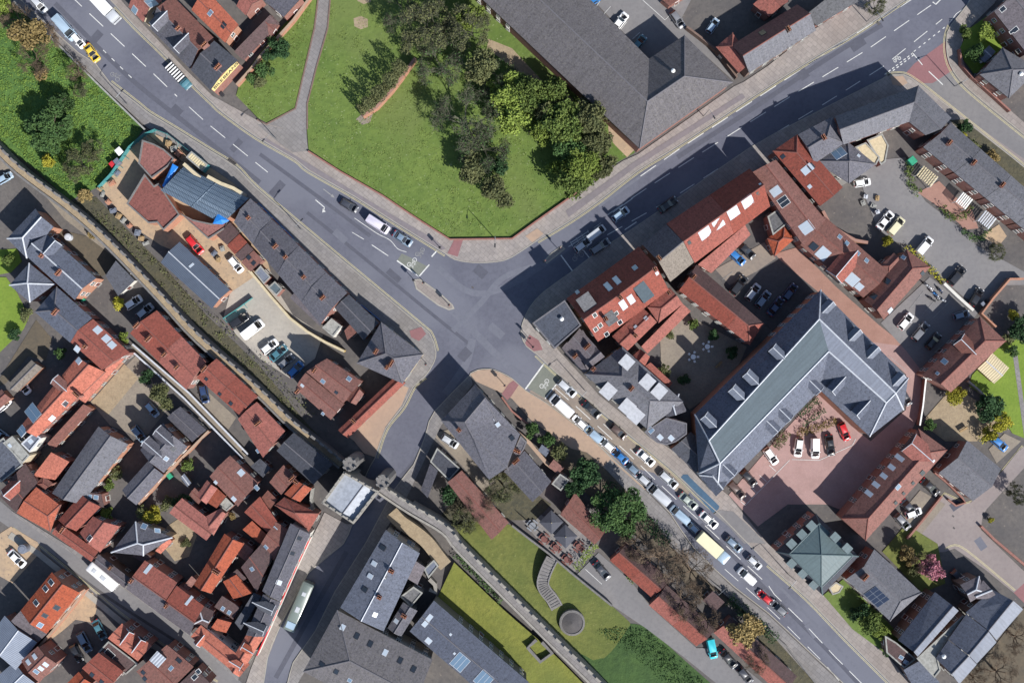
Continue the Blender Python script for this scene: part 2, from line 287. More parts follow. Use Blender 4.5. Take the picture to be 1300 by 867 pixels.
# ------------------------------------------------------------------ object helpers
def tag(o, label=None, cat=None, group=None, kind=None):
    if label: o['label'] = label
    if cat: o['category'] = cat
    if group: o['group'] = group
    if kind: o['kind'] = kind
    return o
def empty(name, loc, label, cat, group=None, rz=0.0):
    o = bpy.data.objects.new(name, None); COL.objects.link(o)
    o.empty_display_size = 0.3
    o.location = loc; o.rotation_euler = (0, 0, rz)
    return tag(o, label, cat, group)
class MB:
    """mesh buffer"""
    def __init__(s): s.v = []; s.f = []; s.m = []; s.uv = []
    def face(s, pts, mi=0, uv=None):
        n = len(s.v); s.v += [tuple(p) for p in pts]; s.f.append(tuple(range(n, n+len(pts)))); s.m.append(mi); s.uv.append(uv)
    def poly(s, pts, mi=0):
        """non-planar / concave polygon as triangles sharing the points"""
        pts = [Vector(p) for p in pts]; n = len(s.v); s.v += [tuple(p) for p in pts]
        for t in tessellate_polygon([[(p.x, p.y, 0) for p in pts]]):
            a, b, c = (pts[i] for i in t)
            if (b-a).cross(c-a).z < 0: t = (t[0], t[2], t[1])
            s.f.append(tuple(n+i for i in t)); s.m.append(mi); s.uv.append(None)
    def box(s, c, d, rz=0.0, mi=0, top=None, ztop=None):
        """box with base-centre c, size d; top = (sx, sy) scale of the top"""
        cx, cy, cz = c; hx, hy = d[0]/2, d[1]/2; tx, ty = top or (1, 1)
        co, si = math.cos(rz), math.sin(rz)
        def P(x, y, z): return (cx+x*co-y*si, cy+x*si+y*co, z)
        b = [P(-hx, -hy, cz), P(hx, -hy, cz), P(hx, hy, cz), P(-hx, hy, cz)]
        t = [P(-hx*tx, -hy*ty, cz+d[2]), P(hx*tx, -hy*ty, cz+d[2]), P(hx*tx, hy*ty, cz+d[2]), P(-hx*tx, hy*ty, cz+d[2])]
        s.hull(b, t, mi)
    def hull(s, b, t, mi=0, mt=None, bottom=True):
        n = len(s.v); k = len(b); s.v += [tuple(p) for p in b]+[tuple(p) for p in t]
        if bottom: s.f.append(tuple(reversed(range(n, n+k)))); s.m.append(mi); s.uv.append(None)
        s.f.append(tuple(range(n+k, n+2*k))); s.m.append(mi if mt is None else mt); s.uv.append(None)
        for i in range(k):
            j = (i+1) % k
            s.f.append((n+i, n+j, n+k+j, n+k+i)); s.m.append(mi); s.uv.append(None)
    def tube(s, p, q, r0, r1=None, n=6, mi=0, cap=True):
        p, q = Vector(p), Vector(q); d = q-p
        if d.length < 1e-6: return
        d.normalize(); u = d.orthogonal().normalized(); w = d.cross(u); r1 = r0 if r1 is None else r1
        b = [p+(u*math.cos(a)+w*math.sin(a))*r0 for a in [2*math.pi*i/n for i in range(n)]]
        t = [q+(u*math.cos(a)+w*math.sin(a))*r1 for a in [2*math.pi*i/n for i in range(n)]]
        k0 = len(s.v); s.v += [tuple(x) for x in b+t]
        for i in range(n):
            j = (i+1) % n; s.f.append((k0+i, k0+j, k0+n+j, k0+n+i)); s.m.append(mi); s.uv.append(None)
        if cap:
            s.f.append(tuple(range(k0+n, k0+2*n))); s.m.append(mi); s.uv.append(None)
            s.f.append(tuple(reversed(range(k0, k0+n)))); s.m.append(mi); s.uv.append(None)
    def mesh(s, name, mats, smooth=None, uv=True):
        me = bpy.data.meshes.new(name); me.from_pydata(s.v, [], s.f)
        for m in mats: me.materials.append(MATS[m] if isinstance(m, str) else m)
        if len(mats) > 1: me.polygons.foreach_set('material_index', s.m)
        if uv:
            ul = me.uv_layers.new(name='UVMap').data
            li = 0
            for p, u in zip(me.polygons, s.uv):
                n = p.normal
                t = Vector((-n.y, n.x, 0))
                t = t.normalized() if t.length > 0.02 else Vector((0.72, -0.69, 0))
                w = n.cross(t)
                for k in range(p.loop_total):
                    co = me.vertices[me.loops[p.loop_start+k].vertex_index].co
                    ul[p.loop_start+k].uv = u[k] if u else (co.dot(t), co.dot(w))
        if smooth is not None:
            me.polygons.foreach_set('use_smooth', [True]*len(me.polygons))
            if smooth < 3: me.set_sharp_from_angle(angle=smooth)
        me.update(); return me
def link(name, me, parent=None, loc=None, rz=None):
    o = bpy.data.objects.new(name, me); COL.objects.link(o)
    if parent is not None: o.parent = parent
    if loc is not None: o.location = loc
    if rz is not None: o.rotation_euler = (0, 0, rz)
    return o
def local(mb, root):
    """shift world-space buffer to the root's origin (root only translated)"""
    l = root.location; mb.v = [(x-l.x, y-l.y, z-l.z) for x, y, z in mb.v]; return mb

# ------------------------------------------------------------------ ground sheets
ZL = [0.0]
def patch(name, pix, mat, z=None, kind='structure', raised=0.0, kerb=None):
    """a ground sheet from an outline traced in image pixels; each a little above the one before"""
    if z is None:
        ZL[0] += 0.0015; z = ZL[0]
    z += raised
    pts = [W(x, y) for x, y in pix]
    for p in pts: p.z = z
    mb = MB(); mb.poly(pts)
    if raised:
        n = len(pts)
        ar = sum(pts[i].x*pts[(i+1) % n].y-pts[(i+1) % n].x*pts[i].y for i in range(n))
        q = pts if ar > 0 else pts[::-1]
        for i in range(n):
            a, b = q[i], q[(i+1) % n]
            mb.face([(a.x, a.y, 0), (b.x, b.y, 0), b, a])
    o = link(name, mb.mesh(name, [mat])); return tag(o, kind=kind)
def offset_line(pts, d):
    out = []
    for i, p in enumerate(pts):
        a = pts[max(0, i-1)]; b = pts[min(len(pts)-1, i+1)]
        t = (b-a); t.z = 0; t.normalize(); out.append(p+Vector((-t.y, t.x, 0))*d)
    return out
def strip_mb(mb, pts, w0, w1, z, mi=0, thick=0):
    A = offset_line(pts, w0); B = offset_line(pts, w1)
    for i in range(len(pts)-1):
        q = [(A[i].x, A[i].y, z), (A[i+1].x, A[i+1].y, z), (B[i+1].x, B[i+1].y, z), (B[i].x, B[i].y, z)]
        n = (Vector(q[1])-Vector(q[0])).cross(Vector(q[2])-Vector(q[0]))
        if n.z < 0: q = q[::-1]
        if thick: mb.hull([(x, y, z-thick) for x, y, _ in q], q, mi)
        else: mb.face(q, mi)
def smooth_line(pix, n=6, h=0.0):
    P = [W(x, y, h) for x, y in pix]
    if n < 2: return P
    out = []
    for i in range(len(P)-1):
        p0, p1, p2, p3 = P[max(0, i-1)], P[i], P[i+1], P[min(len(P)-1, i+2)]
        for k in range(n):
            t = k/n
            out.append(0.5*((2*p1)+(p2-p0)*t+(2*p0-5*p1+4*p2-p3)*t*t+(3*p1-p0-3*p2+p3)*t**3))
    out.append(P[-1]); return out
def dashes(mb, pts, on, off, w, z, start=0.0):
    """painted dashes along a world polyline"""
    acc = -start; seg = []
    L = [0]
    for a, b in zip(pts, pts[1:]): L.append(L[-1]+(b-a).length)
    def at(s):
        for i in range(len(pts)-1):
            if s <= L[i+1]: return pts[i].lerp(pts[i+1], (s-L[i])/max(1e-6, L[i+1]-L[i]))
        return pts[-1]
    s = start
    while s < L[-1]-0.3:
        e = min(s+on, L[-1]); k = max(1, int((e-s)/2)); 
        strip_mb(mb, [at(s+(e-s)*i/k) for i in range(k+1)], -w/2, w/2, z); s += on+off
# ------------------------------------------------------------------ buildings
FOOT = []        # (polygon, root, height) of every building, to keep windows off party walls
WIN = []         # wall runs waiting for windows
def G(ax, ay, bx, by, cx, cy, dx, dy, e=5.6, p=0.9, ha=0, hb=0, m=None, m2=None):
    """pitched roof, ridge parallel to AB; ha / hb: hip at the DA / BC end"""
    a, b, c, d = W(ax, ay, e), W(bx, by, e), W(cx, cy, e), W(dx, dy, e)
    r0, r1 = (a+d)/2, (b+c)/2; wid = ((a-d).length+(b-c).length)/4
    ax_ = (r1-r0); L = ax_.length; ax_ = ax_/L
    k = min(1.0, 0.49*L/max(0.01, wid)) if (ha and hb) else 1.0
    r0 = r0+ax_*wid*ha*k; r1 = r1-ax_*wid*hb*k
    r0.z = r1.z = e+p*wid
    f = [([a, b, r1, r0], m), ([c, d, r0, r1], m2 or m)]
    f.append(([d, a, r0], m) if ha else None); f.append(([b, c, r1], m) if hb else None)
    return dict(f=[x for x in f if x], k='g', ax=ax_, e=e, top=e+p*wid)
def M(ax, ay, bx, by, cx, cy, dx, dy, e=3.0, p=0.35, m=None):
    """single slope, low along AB, high along DC"""
    a, b = W(ax, ay, e), W(bx, by, e)
    h = e+p*((W(dx, dy, e)-a).length+(W(cx, cy, e)-b).length)/2
    c, d = W(cx, cy, h), W(dx, dy, h)
    return dict(f=[([a, b, c, d], m)], k='m', ax=(b-a).normalized(), e=e, top=h)
def F(*pix, e=4.0, m=None, par=0.35, cop='concrete'):
    P = [W(pix[i], pix[i+1], e) for i in range(0, len(pix), 2)]
    return dict(f=[(P, m)], k='f', ax=(P[1]-P[0]).normalized(), e=e, top=e, par=par, cop=cop)
def P_(verts, faces, mats=None):
    V = [W(*v) for v in verts]
    f = [([V[i] for i in fc], (mats or {}).get(k)) for k, fc in enumerate(faces)]
    zs = [v.z for v in V]
    i, j = faces[0][0], faces[0][1]
    return dict(f=f, k='p', ax=(V[j]-V[i]).normalized(), e=min(zs), top=max(zs))
def norm(pts):
    n = Vector((0, 0, 0))
    for i in range(len(pts)):
        a, b = pts[i], pts[(i+1) % len(pts)]
        n += Vector(((a.y-b.y)*(a.z+b.z), (a.z-b.z)*(a.x+b.x), (a.x-b.x)*(a.y+b.y)))
    n.normalize(); return n
def up(pts): return pts if norm(pts).z > 0 else pts[::-1]
def key(v): return (round(v.x, 3), round(v.y, 3), round(v.z, 3))
def inpoly(x, y, poly):
    r = False; n = len(poly)
    for i in range(n):
        a, b = poly[i], poly[(i+1) % n]
        if (a.y > y) != (b.y > y) and x < (b.x-a.x)*(y-a.y)/(b.y-a.y)+a.x: r = not r
    return r
def boundary(faces):
    """boundary loop (counter-clockwise) of one wing"""
    cnt = {}; pos = {}
    for pts in faces:
        for i in range(len(pts)):
            a, b = pts[i], pts[(i+1) % len(pts)]; ka, kb = key(a), key(b); pos[ka] = a; pos[kb] = b
            cnt[(ka, kb)] = 1
    nxt = {a: b for (a, b) in cnt if (b, a) not in cnt}
    if not nxt: return []
    s = next(iter(nxt)); loop = [s]
    while nxt.get(loop[-1]) not in (None, s) and len(loop) < 200: loop.append(nxt[loop[-1]])
    return [pos[k] for k in loop]
def inset(loop, d):
    out = []; n = len(loop)
    for i in range(n):
        p, a, b = loop[i], loop[i-1], loop[(i+1) % n]
        t1 = (p-a); t1.z = 0; t2 = (b-p); t2.z = 0
        if t1.length < 1e-4 or t2.length < 1e-4: out.append(p.copy()); continue
        t1.normalize(); t2.normalize()
        n1 = Vector((-t1.y, t1.x, 0)); n2 = Vector((-t2.y, t2.x, 0)); m = n1+n2
        if m.length < 0.2: out.append(p+n1*d); continue
        m.normalize(); out.append(p+m*min(d/max(0.3, m.dot(n1)), 3*d))
    return out
RIDGE = {'clay': 'ridge_tile', 'slat': 'ridge_slate', 'ston': 'ridge_slate'}
def hit(wings, px, py):
    """where the camera ray through the image pixel of a roof feature meets the roof: (point, slope)"""
    best = None
    for w in wings:
        for pts, m in w['f']:
            n = norm(pts)
            if n.z < 0: n = -n
            o = Vector((0, 0, HC)); g = W(px, py, 0); d = g-o
            den = n.dot(d)
            if abs(den) < 1e-6: continue
            t = n.dot(pts[0]-o)/den; q = o+d*t
            if inpoly(q.x, q.y, pts) and (best is None or q.z > best[0].z): best = (q, n, w)
    if best is None:
        w = wings[0]; q = W(px, py, (w['e']+w['top'])/2); n = norm(w['f'][0][0])
        best = (q, n if n.z > 0 else -n, w)
    return best
def frame(n):
    t = Vector((-n.y, n.x, 0))
    t = t.normalized() if t.length > 0.03 else Vector((0.72, -0.69, 0))
    return t, n.cross(t)      # along the eave, up the slope
def house(name, label, cat, wings, roof='clay_red', wall='brick_red', ch='', sky=(), dor=(), group=None, ridge=None, win=True, door=True, lead=False, vents='', over=0.25):
    c = Vector((0, 0, 0)); n = 0
    for pts, m in wings[0]['f']:
        for p in pts: c += p; n += 1
    c /= n; c.z = 0
    root = empty(name, c, label, cat, group)
    mats = []
    def mi(m):
        if m not in mats: mats.append(m)
        return mats.index(m)
    mb = MB(); wb = MB(); pb = MB(); T = 0.2
    mi(roof)
    for w in wings:
        fl = [(up(pts), m or roof) for pts, m in w['f']]
        loop = boundary([p for p, m in fl])
        if w['k'] == 'f':
            pts, m = fl[0]
            ins = inset(pts, 0.3)
            mb.poly([p+Vector((0, 0, 0.01)) for p in ins], mi(m))
            o2 = [Vector((p.x, p.y, w['e']+w['par'])) for p in pts]; i2 = [Vector((p.x, p.y, w['e']+w['par'])) for p in ins]
            for i in range(len(pts)):
                j = (i+1) % len(pts)
                a, b = pts[i], pts[j]
                wb.face([(a.x, a.y, 0), (b.x, b.y, 0), o2[j]-Vector((0, 0, .08)), o2[i]-Vector((0, 0, .08))])
                pb.face([o2[i], o2[j], i2[j], i2[i]])
                pb.face([i2[i], i2[j], ins[j]-Vector((0, 0, .1)), ins[i]-Vector((0, 0, .1))])
                pb.face([o2[i]-Vector((0, 0, .08)), o2[j]-Vector((0, 0, .08)), o2[j], o2[i]])
            foot = pts; w['pm'] = w['cop']
        else:
            for pts, m in fl:
                q = [(p+Vector((0, 0, -T))) for p in pts][::-1]
                if len(pts) > 4: mb.poly(pts, mi(m))
                else: mb.face(pts, mi(m)) if len(pts) == 3 or abs((pts[3]-pts[0]).dot(norm(pts[:3]))) < 0.05 else (mb.face(pts[:3], mi(m)), mb.face([pts[0], pts[2], pts[3]], mi(m)))
                if len(q) <= 4: mb.face(q, mi(m))
            for i in range(len(loop)):
                a, b = loop[i], loop[(i+1) % len(loop)]; z = Vector((0, 0, T))
                mb.face([a-z, b-z, b, a], mi('gutter'))
            # ridges and hips
            rid = ridge or RIDGE.get(roof[:4], 'lead_white')
            ed = {}
            for pts, m in fl:
                for i in range(len(pts)): ed[(key(pts[i]), key(pts[(i+1) % len(pts)]))] = pts
            for (a, b), pts in ed.items():
                o = ed.get((b, a))
                if o is None or a > b: continue
                n1 = norm(pts); cen = sum(o, Vector())/len(o)
                if (cen-Vector(a)).dot(n1) > -0.02: continue
                mb.tube(Vector(a)+Vector((0, 0, .02)), Vector(b)+Vector((0, 0, .02)), 0.17 if lead else 0.13, n=6, mi=mi('lead_white' if lead else rid))
            il = inset(loop, over)
            for i in range(len(il)):
                a, b = il[i], il[(i+1) % len(il)]
                wb.face([(a.x, a.y, 0), (b.x, b.y, 0), (b.x, b.y, b.z-0.1), (a.x, a.y, a.z-0.1)])
            zmin = min(p.z for p in il)
            foot = [p for p in il if p.z < zmin+0.4] if w['k'] == 'g' else il
        FOOT.append((foot, root))
        if win:
            for i in range(len(foot)):
                WIN.append((foot[i], foot[(i+1) % len(foot)], min(foot[i].z, foot[(i+1) % len(foot)].z), root, door))
    ro = link('roof', local(mb, root).mesh('roof', mats), root)
    link('wall', local(wb, root).mesh('wall', [wall]), root)
    if pb.v: link('parapet', local(pb, root).mesh('parapet', [next(w['pm'] for w in wings if 'pm' in w)]), root)
    nums = [float(x) for x in ch.replace(',', ' ').split()]
    for i in range(0, len(nums), 2):
        q, nn, w = hit(wings, nums[i], nums[i+1]); b = MB(); rz = math.atan2(w['ax'].y, w['ax'].x)+math.pi/2
        rnd = random.Random(int(nums[i]*7+nums[i+1])); zt = max(q.z+0.9, w['top']+0.7)
        L = rnd.choice((0.8, 1.1, 1.5))
        b.box((q.x, q.y, q.z-0.7), (L, 0.62, zt-q.z+0.7), rz, 0); b.box((q.x, q.y, zt-0.16), (L+0.16, 0.78, 0.16), rz, 0)
        k = 2 if L < 1 else 3 if L < 1.4 else 4
        for j in range(k):
            s = (j-(k-1)/2)*(L/k); x, y = q.x+s*math.cos(rz), q.y+s*math.sin(rz)
            b.tube((x, y, zt-0.01), (x, y, zt+0.42), 0.15, 0.12, 8, 1)
        link('chimney', local(b, root).mesh('chimney', ['brick_red' if wall != 'brick_brown' else 'brick_brown', 'pot']), ro)
    for s in sky:
        px, py, sw, sl = s[:4]; kind = s[4] if len(s) > 4 else 'w'
        q, nn, w = hit(wings, px, py); t, u = frame(nn); b = MB()
        if w['k'] == 'f': t = w['ax']; u = Vector((-t.y, t.x, 0)); q = q+nn*0.02
        hw, hl = sw/2, sl/2; fr = 0.07
        def R(x, y, z): return q+t*x+u*y+nn*z
        if kind == 'sol':
            b.hull([R(-hw, -hl, .04), R(hw, -hl, .04), R(hw, hl, .04), R(-hw, hl, .04)], [R(-hw, -hl, .1), R(hw, -hl, .1), R(hw, hl, .1), R(-hw, hl, .1)], 0)
            nx = max(1, round(sw/1.0)); ny = max(1, round(sl/1.6)); cw, cl = sw/nx, sl/ny
            for i in range(nx):
                for j in range(ny):
                    x0, y0 = -hw+i*cw+.04, -hl+j*cl+.04
                    b.face([R(x0, y0, .105), R(x0+cw-.08, y0, .105), R(x0+cw-.08, y0+cl-.08, .105), R(x0, y0+cl-.08, .105)], 1)
            link('solar_panel', local(b, root).mesh('solar_panel', ['steel', 'solar']), ro); continue
        nx = max(1, round(sw/1.1)); cw = (sw-fr)/nx
        b.hull([R(-hw, -hl, -.05), R(hw, -hl, -.05), R(hw, hl, -.05), R(-hw, hl, -.05)], [R(-hw, -hl, .09), R(hw, -hl, .09), R(hw, hl, .09), R(-hw, hl, .09)], 0)
        for i in range(nx):
            x0 = -hw+fr+i*cw
            b.face([R(x0, -hl+fr, .095), R(x0+cw-fr, -hl+fr, .095), R(x0+cw-fr, hl-fr, .095), R(x0, hl-fr, .095)], 1)
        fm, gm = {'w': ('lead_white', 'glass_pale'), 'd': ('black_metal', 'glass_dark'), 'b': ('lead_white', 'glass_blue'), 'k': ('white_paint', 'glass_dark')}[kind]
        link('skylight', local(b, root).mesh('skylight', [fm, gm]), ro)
    for d in dor:
        px, py, dw, dl, kind = d[:5]; tm = d[5] if len(d) > 5 else None
        q, nn, w = hit(wings, px, py); t, u = frame(nn)
        dn = Vector((nn.x, nn.y, 0)); dn = dn.normalized() if dn.length > .02 else Vector((1, 0, 0))
        sl = math.hypot(nn.x, nn.y)/nn.z
        b = MB(); hw = dw/2
        zt = q.z+sl*dl*0.5-0.05 if kind != 'box' else q.z+sl*dl*0.5
        zt = max(zt, q.z+0.5)
        f0, f1 = q+dn*dl/2, q-dn*dl/2
        def R(base, x, z): return Vector((base.x+t.x*x, base.y+t.y*x, z))
        zb = q.z-sl*dl/2-0.25
        if kind == 'box':
            b.hull([R(f0, -hw, zb), R(f0, hw, zb), R(f1, hw, zb), R(f1, -hw, zb)] if t.cross(dn).z < 0 else [R(f0, hw, zb), R(f0, -hw, zb), R(f1, -hw, zb), R(f1, hw, zb)],
                   [R(f0, -hw, zt), R(f0, hw, zt), R(f1, hw, zt+.05), R(f1, -hw, zt+.05)] if t.cross(dn).z < 0 else [R(f0, hw, zt), R(f0, -hw, zt), R(f1, -hw, zt+.05), R(f1, hw, zt+.05)], 0)
            g0 = f0+dn*0.12; ov = hw+0.12
            tp = [R(g0, -ov, zt+.06), R(g0, ov, zt+.06), R(f1, ov, zt+.11), R(f1, -ov, zt+.11)]
            if (tp[1]-tp[0]).cross(tp[2]-tp[0]).z < 0: tp = tp[::-1]
            b.hull([p-Vector((0, 0, .1)) for p in tp], tp, 1)
            wz0, wz1 = zt-0.9, zt-0.12
        else:
            pk = zt+hw*0.75; pf = f0+dn*0.15; ovh = hw+0.12
            back = q-dn*(dl/2+hw*0.75/max(.3, sl))
            for sgn in (-1, 1):
                b.face(up([R(pf, 0, pk), R(pf, sgn*ovh, zt-.09), R(f1, sgn*ovh, zt-.09), R(back, 0, pk)]), 1)
                b.face([R(f0, sgn*hw, zb), R(f0, sgn*hw, zt), R(f1, sgn*hw, zt), R(f1, sgn*hw, zb)], 0)
            b.face([R(f0, -hw, zb), R(f0, hw, zb), R(f0, hw, zt), R(f0, 0, pk-.05), R(f0, -hw, zt)], 0)
            b.tube(R(pf, 0, pk+.02), R(back, 0, pk+.02), .1, n=5, mi=2)
            for sgn in (-1, 1): b.tube(R(pf, 0, pk+.02), R(pf, sgn*ovh, zt-.07), .07, n=5, mi=2)
            wz0, wz1 = zt-0.95, zt-0.05
        gf = f0+dn*0.02
        b.face([R(gf, -hw*.7, wz0), R(gf, hw*.7, wz0), R(gf, hw*.7, wz1), R(gf, -hw*.7, wz1)], 3)
        link('dormer', local(b, root).mesh('dormer', ['slate_dark', tm or roof, 'lead_white', 'glass_dark']), ro)
    nums = [float(x) for x in vents.replace(',', ' ').split()]
    for i in range(0, len(nums), 2):
        q, nn, w = hit(wings, nums[i], nums[i+1]); b = MB()
        b.tube(q-Vector((0, 0, .3)), q+Vector((0, 0, .7)), .3, .3, 10, 0); b.tube(q+Vector((0, 0, .7)), q+Vector((0, 0, .95)), .45, .15, 10, 0)
        link('vent', local(b, root).mesh('vent', ['white_paint']), ro)
    return root

def window_mesh():
    b = MB()
    b.box((0, 0, 0), (0.98, 0.08, 1.38), 0, 0)
    for x in (-.23, .23):
        for z in (.06, .72): b.face([(x-.2, -.045, z), (x+.2, -.045, z), (x+.2, -.045, z+.6), (x-.2, -.045, z+.6)], 1)
    b.box((0, -.06, -.08), (1.15, .2, .08), 0, 2)
    return b.mesh('window', ['white_paint', 'glass_dark', 'concrete'])
def door_mesh():
    b = MB(); b.box((0, 0, 0), (1.05, .08, 2.15), 0, 0); b.box((0, -.02, .02), (.88, .08, 2.0), 0, 1)
    b.face([(-.3, -.065, 1.4), (.3, -.065, 1.4), (.3, -.065, 1.85), (-.3, -.065, 1.85)], 2); b.box((0, -.14, -.02), (1.3, .3, .12), 0, 3)
    return b.mesh('door', ['white_paint', 'wood_dark', 'glass_dark', 'concrete'])
def place_windows():
    wm, dm = window_mesh(), door_mesh(); count = {}
    for a, b, zt, root, door in WIN:
        d = b-a; d.z = 0; L = d.length
        if L < 2.2 or zt < 2.3: continue
        t = d/L; nrm = Vector((t.y, -t.x, 0)); mid = (a+b)/2
        r = Vector((mid.x, mid.y, 0))
        if nrm.dot(-r.normalized()) < 0.12: continue           # only fronts turned towards the camera
        if max(abs(mid.x)/108, abs(mid.y)/72) > 1.02: continue
        k = max(1, int(L/2.7)); fl = max(1, int((zt+0.3)/2.75)); rz = math.atan2(t.y, t.x)
        for j in range(k):
            s = (j+.5)*L/k; p = Vector((a.x, a.y, 0))+t*s; q = p+nrm*0.6
            if any(rt is not root and inpoly(q.x, q.y, f) for f, rt in FOOT): continue
            if any(rt is root and inpoly(q.x, q.y, f) for f, rt in FOOT): continue
            for i in range(fl):
                if count.get(root.name, 0) >= 14: break
                count[root.name] = count.get(root.name, 0)+1
                isd = door and i == 0 and j == k//2
                loc = p+nrm*0.045-root.location; loc.z = 0.02 if isd else 0.9+i*2.75
                if not isd and loc.z+1.5 > zt: continue
                link('door' if isd else 'window', dm if isd else wm, root, loc, rz)

# ------------------------------------------------------------------ walls, fences, hedges
def wall_run(name, label, cat, pix, h=1.6, t=0.3, mat='brick_red', cap=None, group=None, z0=0.0, smooth=1):
    pts = smooth_line(pix, smooth, h) if smooth > 1 else [W(x, y, h) for x, y in pix]
    mb = MB(); A, B = offset_line(pts, t/2), offset_line(pts, -t/2)
    n = len(pts)
    for i in range(n-1):
        a, b, c, d = B[i], B[i+1], A[i+1], A[i]
        def z(p, h): return (p.x, p.y, h)
        mb.face([z(a, z0), z(b, z0), z(b, h), z(a, h)]); mb.face([z(c, z0), z(d, z0), z(d, h), z(c, h)])
        mb.face([z(a, h), z(b, h), z(c, h), z(d, h)], 1 if cap else 0)
    for i in (0, n-1): mb.face([(A[i].x, A[i].y, z0), (B[i].x, B[i].y, z0), (B[i].x, B[i].y, h), (A[i].x, A[i].y, h)])
    o = link(name, mb.mesh(name, [mat]+([cap] if cap else [])))
    return tag(o, label, cat, group)
def fence_run(name, label, cat, pix, h=1.1, mat='black_metal', group=None, step=0.25):
    """railings: two rails and uprights"""
    pts = [W(x, y, h) for x, y in pix]; mb = MB()
    for a, b in zip(pts, pts[1:]):
        d = (b-a); L = d.length; t = d/L
        for zz in (0.15, h-.05): mb.tube((a.x, a.y, zz), (b.x, b.y, zz), .03, n=4)
        k = int(L/step)
        for i in range(k+1):
            p = a+t*(i*L/max(1, k)); mb.tube((p.x, p.y, 0), (p.x, p.y, h), .025 if i % 8 else .05, n=4)
    return tag(link(name, mb.mesh(name, [mat])), label, cat, group)
def hoard_run(name, label, cat, pix, h=2.0, mat='hoarding'):
    """board fence of flat panels with posts and stays behind"""
    pts = [W(x, y, h) for x, y in pix]; mb = MB()
    for a, b in zip(pts, pts[1:]):
        d = b-a; d.z = 0; L = d.length; t = d/L; k = max(1, round(L/2.4)); rz = math.atan2(t.y, t.x); n = Vector((-t.y, t.x, 0))
        for i in range(k):
            p = a+t*((i+.5)*L/k); mb.box((p.x, p.y, 0.05), (L/k-.06, .05, h), rz)
            q = a+t*(i*L/k); mb.box((q.x, q.y, 0), (.1, .12, h+.1), rz); mb.tube((q.x, q.y, h-.3), (q.x-n.x*1.1, q.y-n.y*1.1, .1), .05, n=4)
    return tag(link(name, mb.mesh(name, [mat])), label, cat)

# ------------------------------------------------------------------ vegetation
def leaf_card(mb, p, s, rnd, tilt=1.0):
    n = Vector((rnd.gauss(0, tilt), rnd.gauss(0, tilt), 0.55+abs(rnd.gauss(0, .6)))).normalized()
    u = n.orthogonal().normalized(); w = n.cross(u); a = rnd.random()*6.28
    u, w = u*math.cos(a)+w*math.sin(a), w*math.cos(a)-u*math.sin(a)
    e = s*rnd.uniform(.7, 1.25)
    mb.v += [tuple(p-u*e), tuple(p+w*e*.55), tuple(p+u*e), tuple(p-w*e*.55)]
    k = len(mb.v)-4; mb.f.append((k, k+1, k+2, k+3)); mb.m.append(0); mb.uv.append(None)
def crown_mesh(name, r, h0, h1, n, leaf, mat, seed, clumps=26, spread=0.30):
    rnd = random.Random(seed); mb = MB(); cz = (h0+h1)/2; rz = (h1-h0)/2
    lob = [(rnd.uniform(0, 6.28), rnd.uniform(.62, 1.12)) for _ in range(7)]
    cl = []
    for _ in range(clumps):
        a = rnd.uniform(0, 6.28); el = math.asin(rnd.uniform(-.55, 1)); d = rnd.uniform(.35, 1.0)**.6
        g = 1.0
        for la, lr in lob:
            da = abs((a-la+math.pi) % (2*math.pi)-math.pi)
            if da < .5: g = min(g, lr) if lr < 1 else max(g, lr)
        rr = r*d*g*math.cos(el*.9)*.86
        cl.append((Vector((rr*math.cos(a), rr*math.sin(a), cz+rz*d*math.sin(el)*.85)), r*spread*rnd.uniform(.55, 1.2)))
    cl.append((Vector((0, 0, cz+rz*.55)), r*spread*1.2))
    tot = sum(c[1]**2 for c in cl)
    for c, q in cl:
        for _ in range(int(n*q*q/tot)):
            v = Vector((rnd.gauss(0, 1), rnd.gauss(0, 1), rnd.gauss(0, 1))).normalized()*q*rnd.uniform(.45, 1.05)
            v.z *= .8; leaf_card(mb, c+v, leaf, rnd)
    return mb.mesh(name, [mat], uv=False)
def trunk_mesh(name, r, h0, h1, seed, mat='bark', limbs=7):
    rnd = random.Random(seed); mb = MB(); R = max(.07, r*.06)
    p = Vector((0, 0, -.1)); q = Vector((rnd.uniform(-.1, .1)*r, rnd.uniform(-.1, .1)*r, max(h0, .5)))
    mb.tube(p, q, R*1.3, R, 7); top = Vector((q.x*1.4, q.y*1.4, h1*.85)); mb.tube(q, top, R, R*.25, 6)
    for i in range(limbs):
        a = i*6.28/limbs+rnd.uniform(-.4, .4); s = q.lerp(top, rnd.uniform(.0, .6))
        e = Vector((math.cos(a)*r*.72, math.sin(a)*r*.72, min(h1*.92, s.z+r*rnd.uniform(.25, .7))))
        m = s.lerp(e, .5)+Vector((0, 0, .12*r)); mb.tube(s, m, R*.5, R*.34, 5); mb.tube(m, e, R*.34, R*.1, 5)
    return mb.mesh(name, [mat], uv=False)
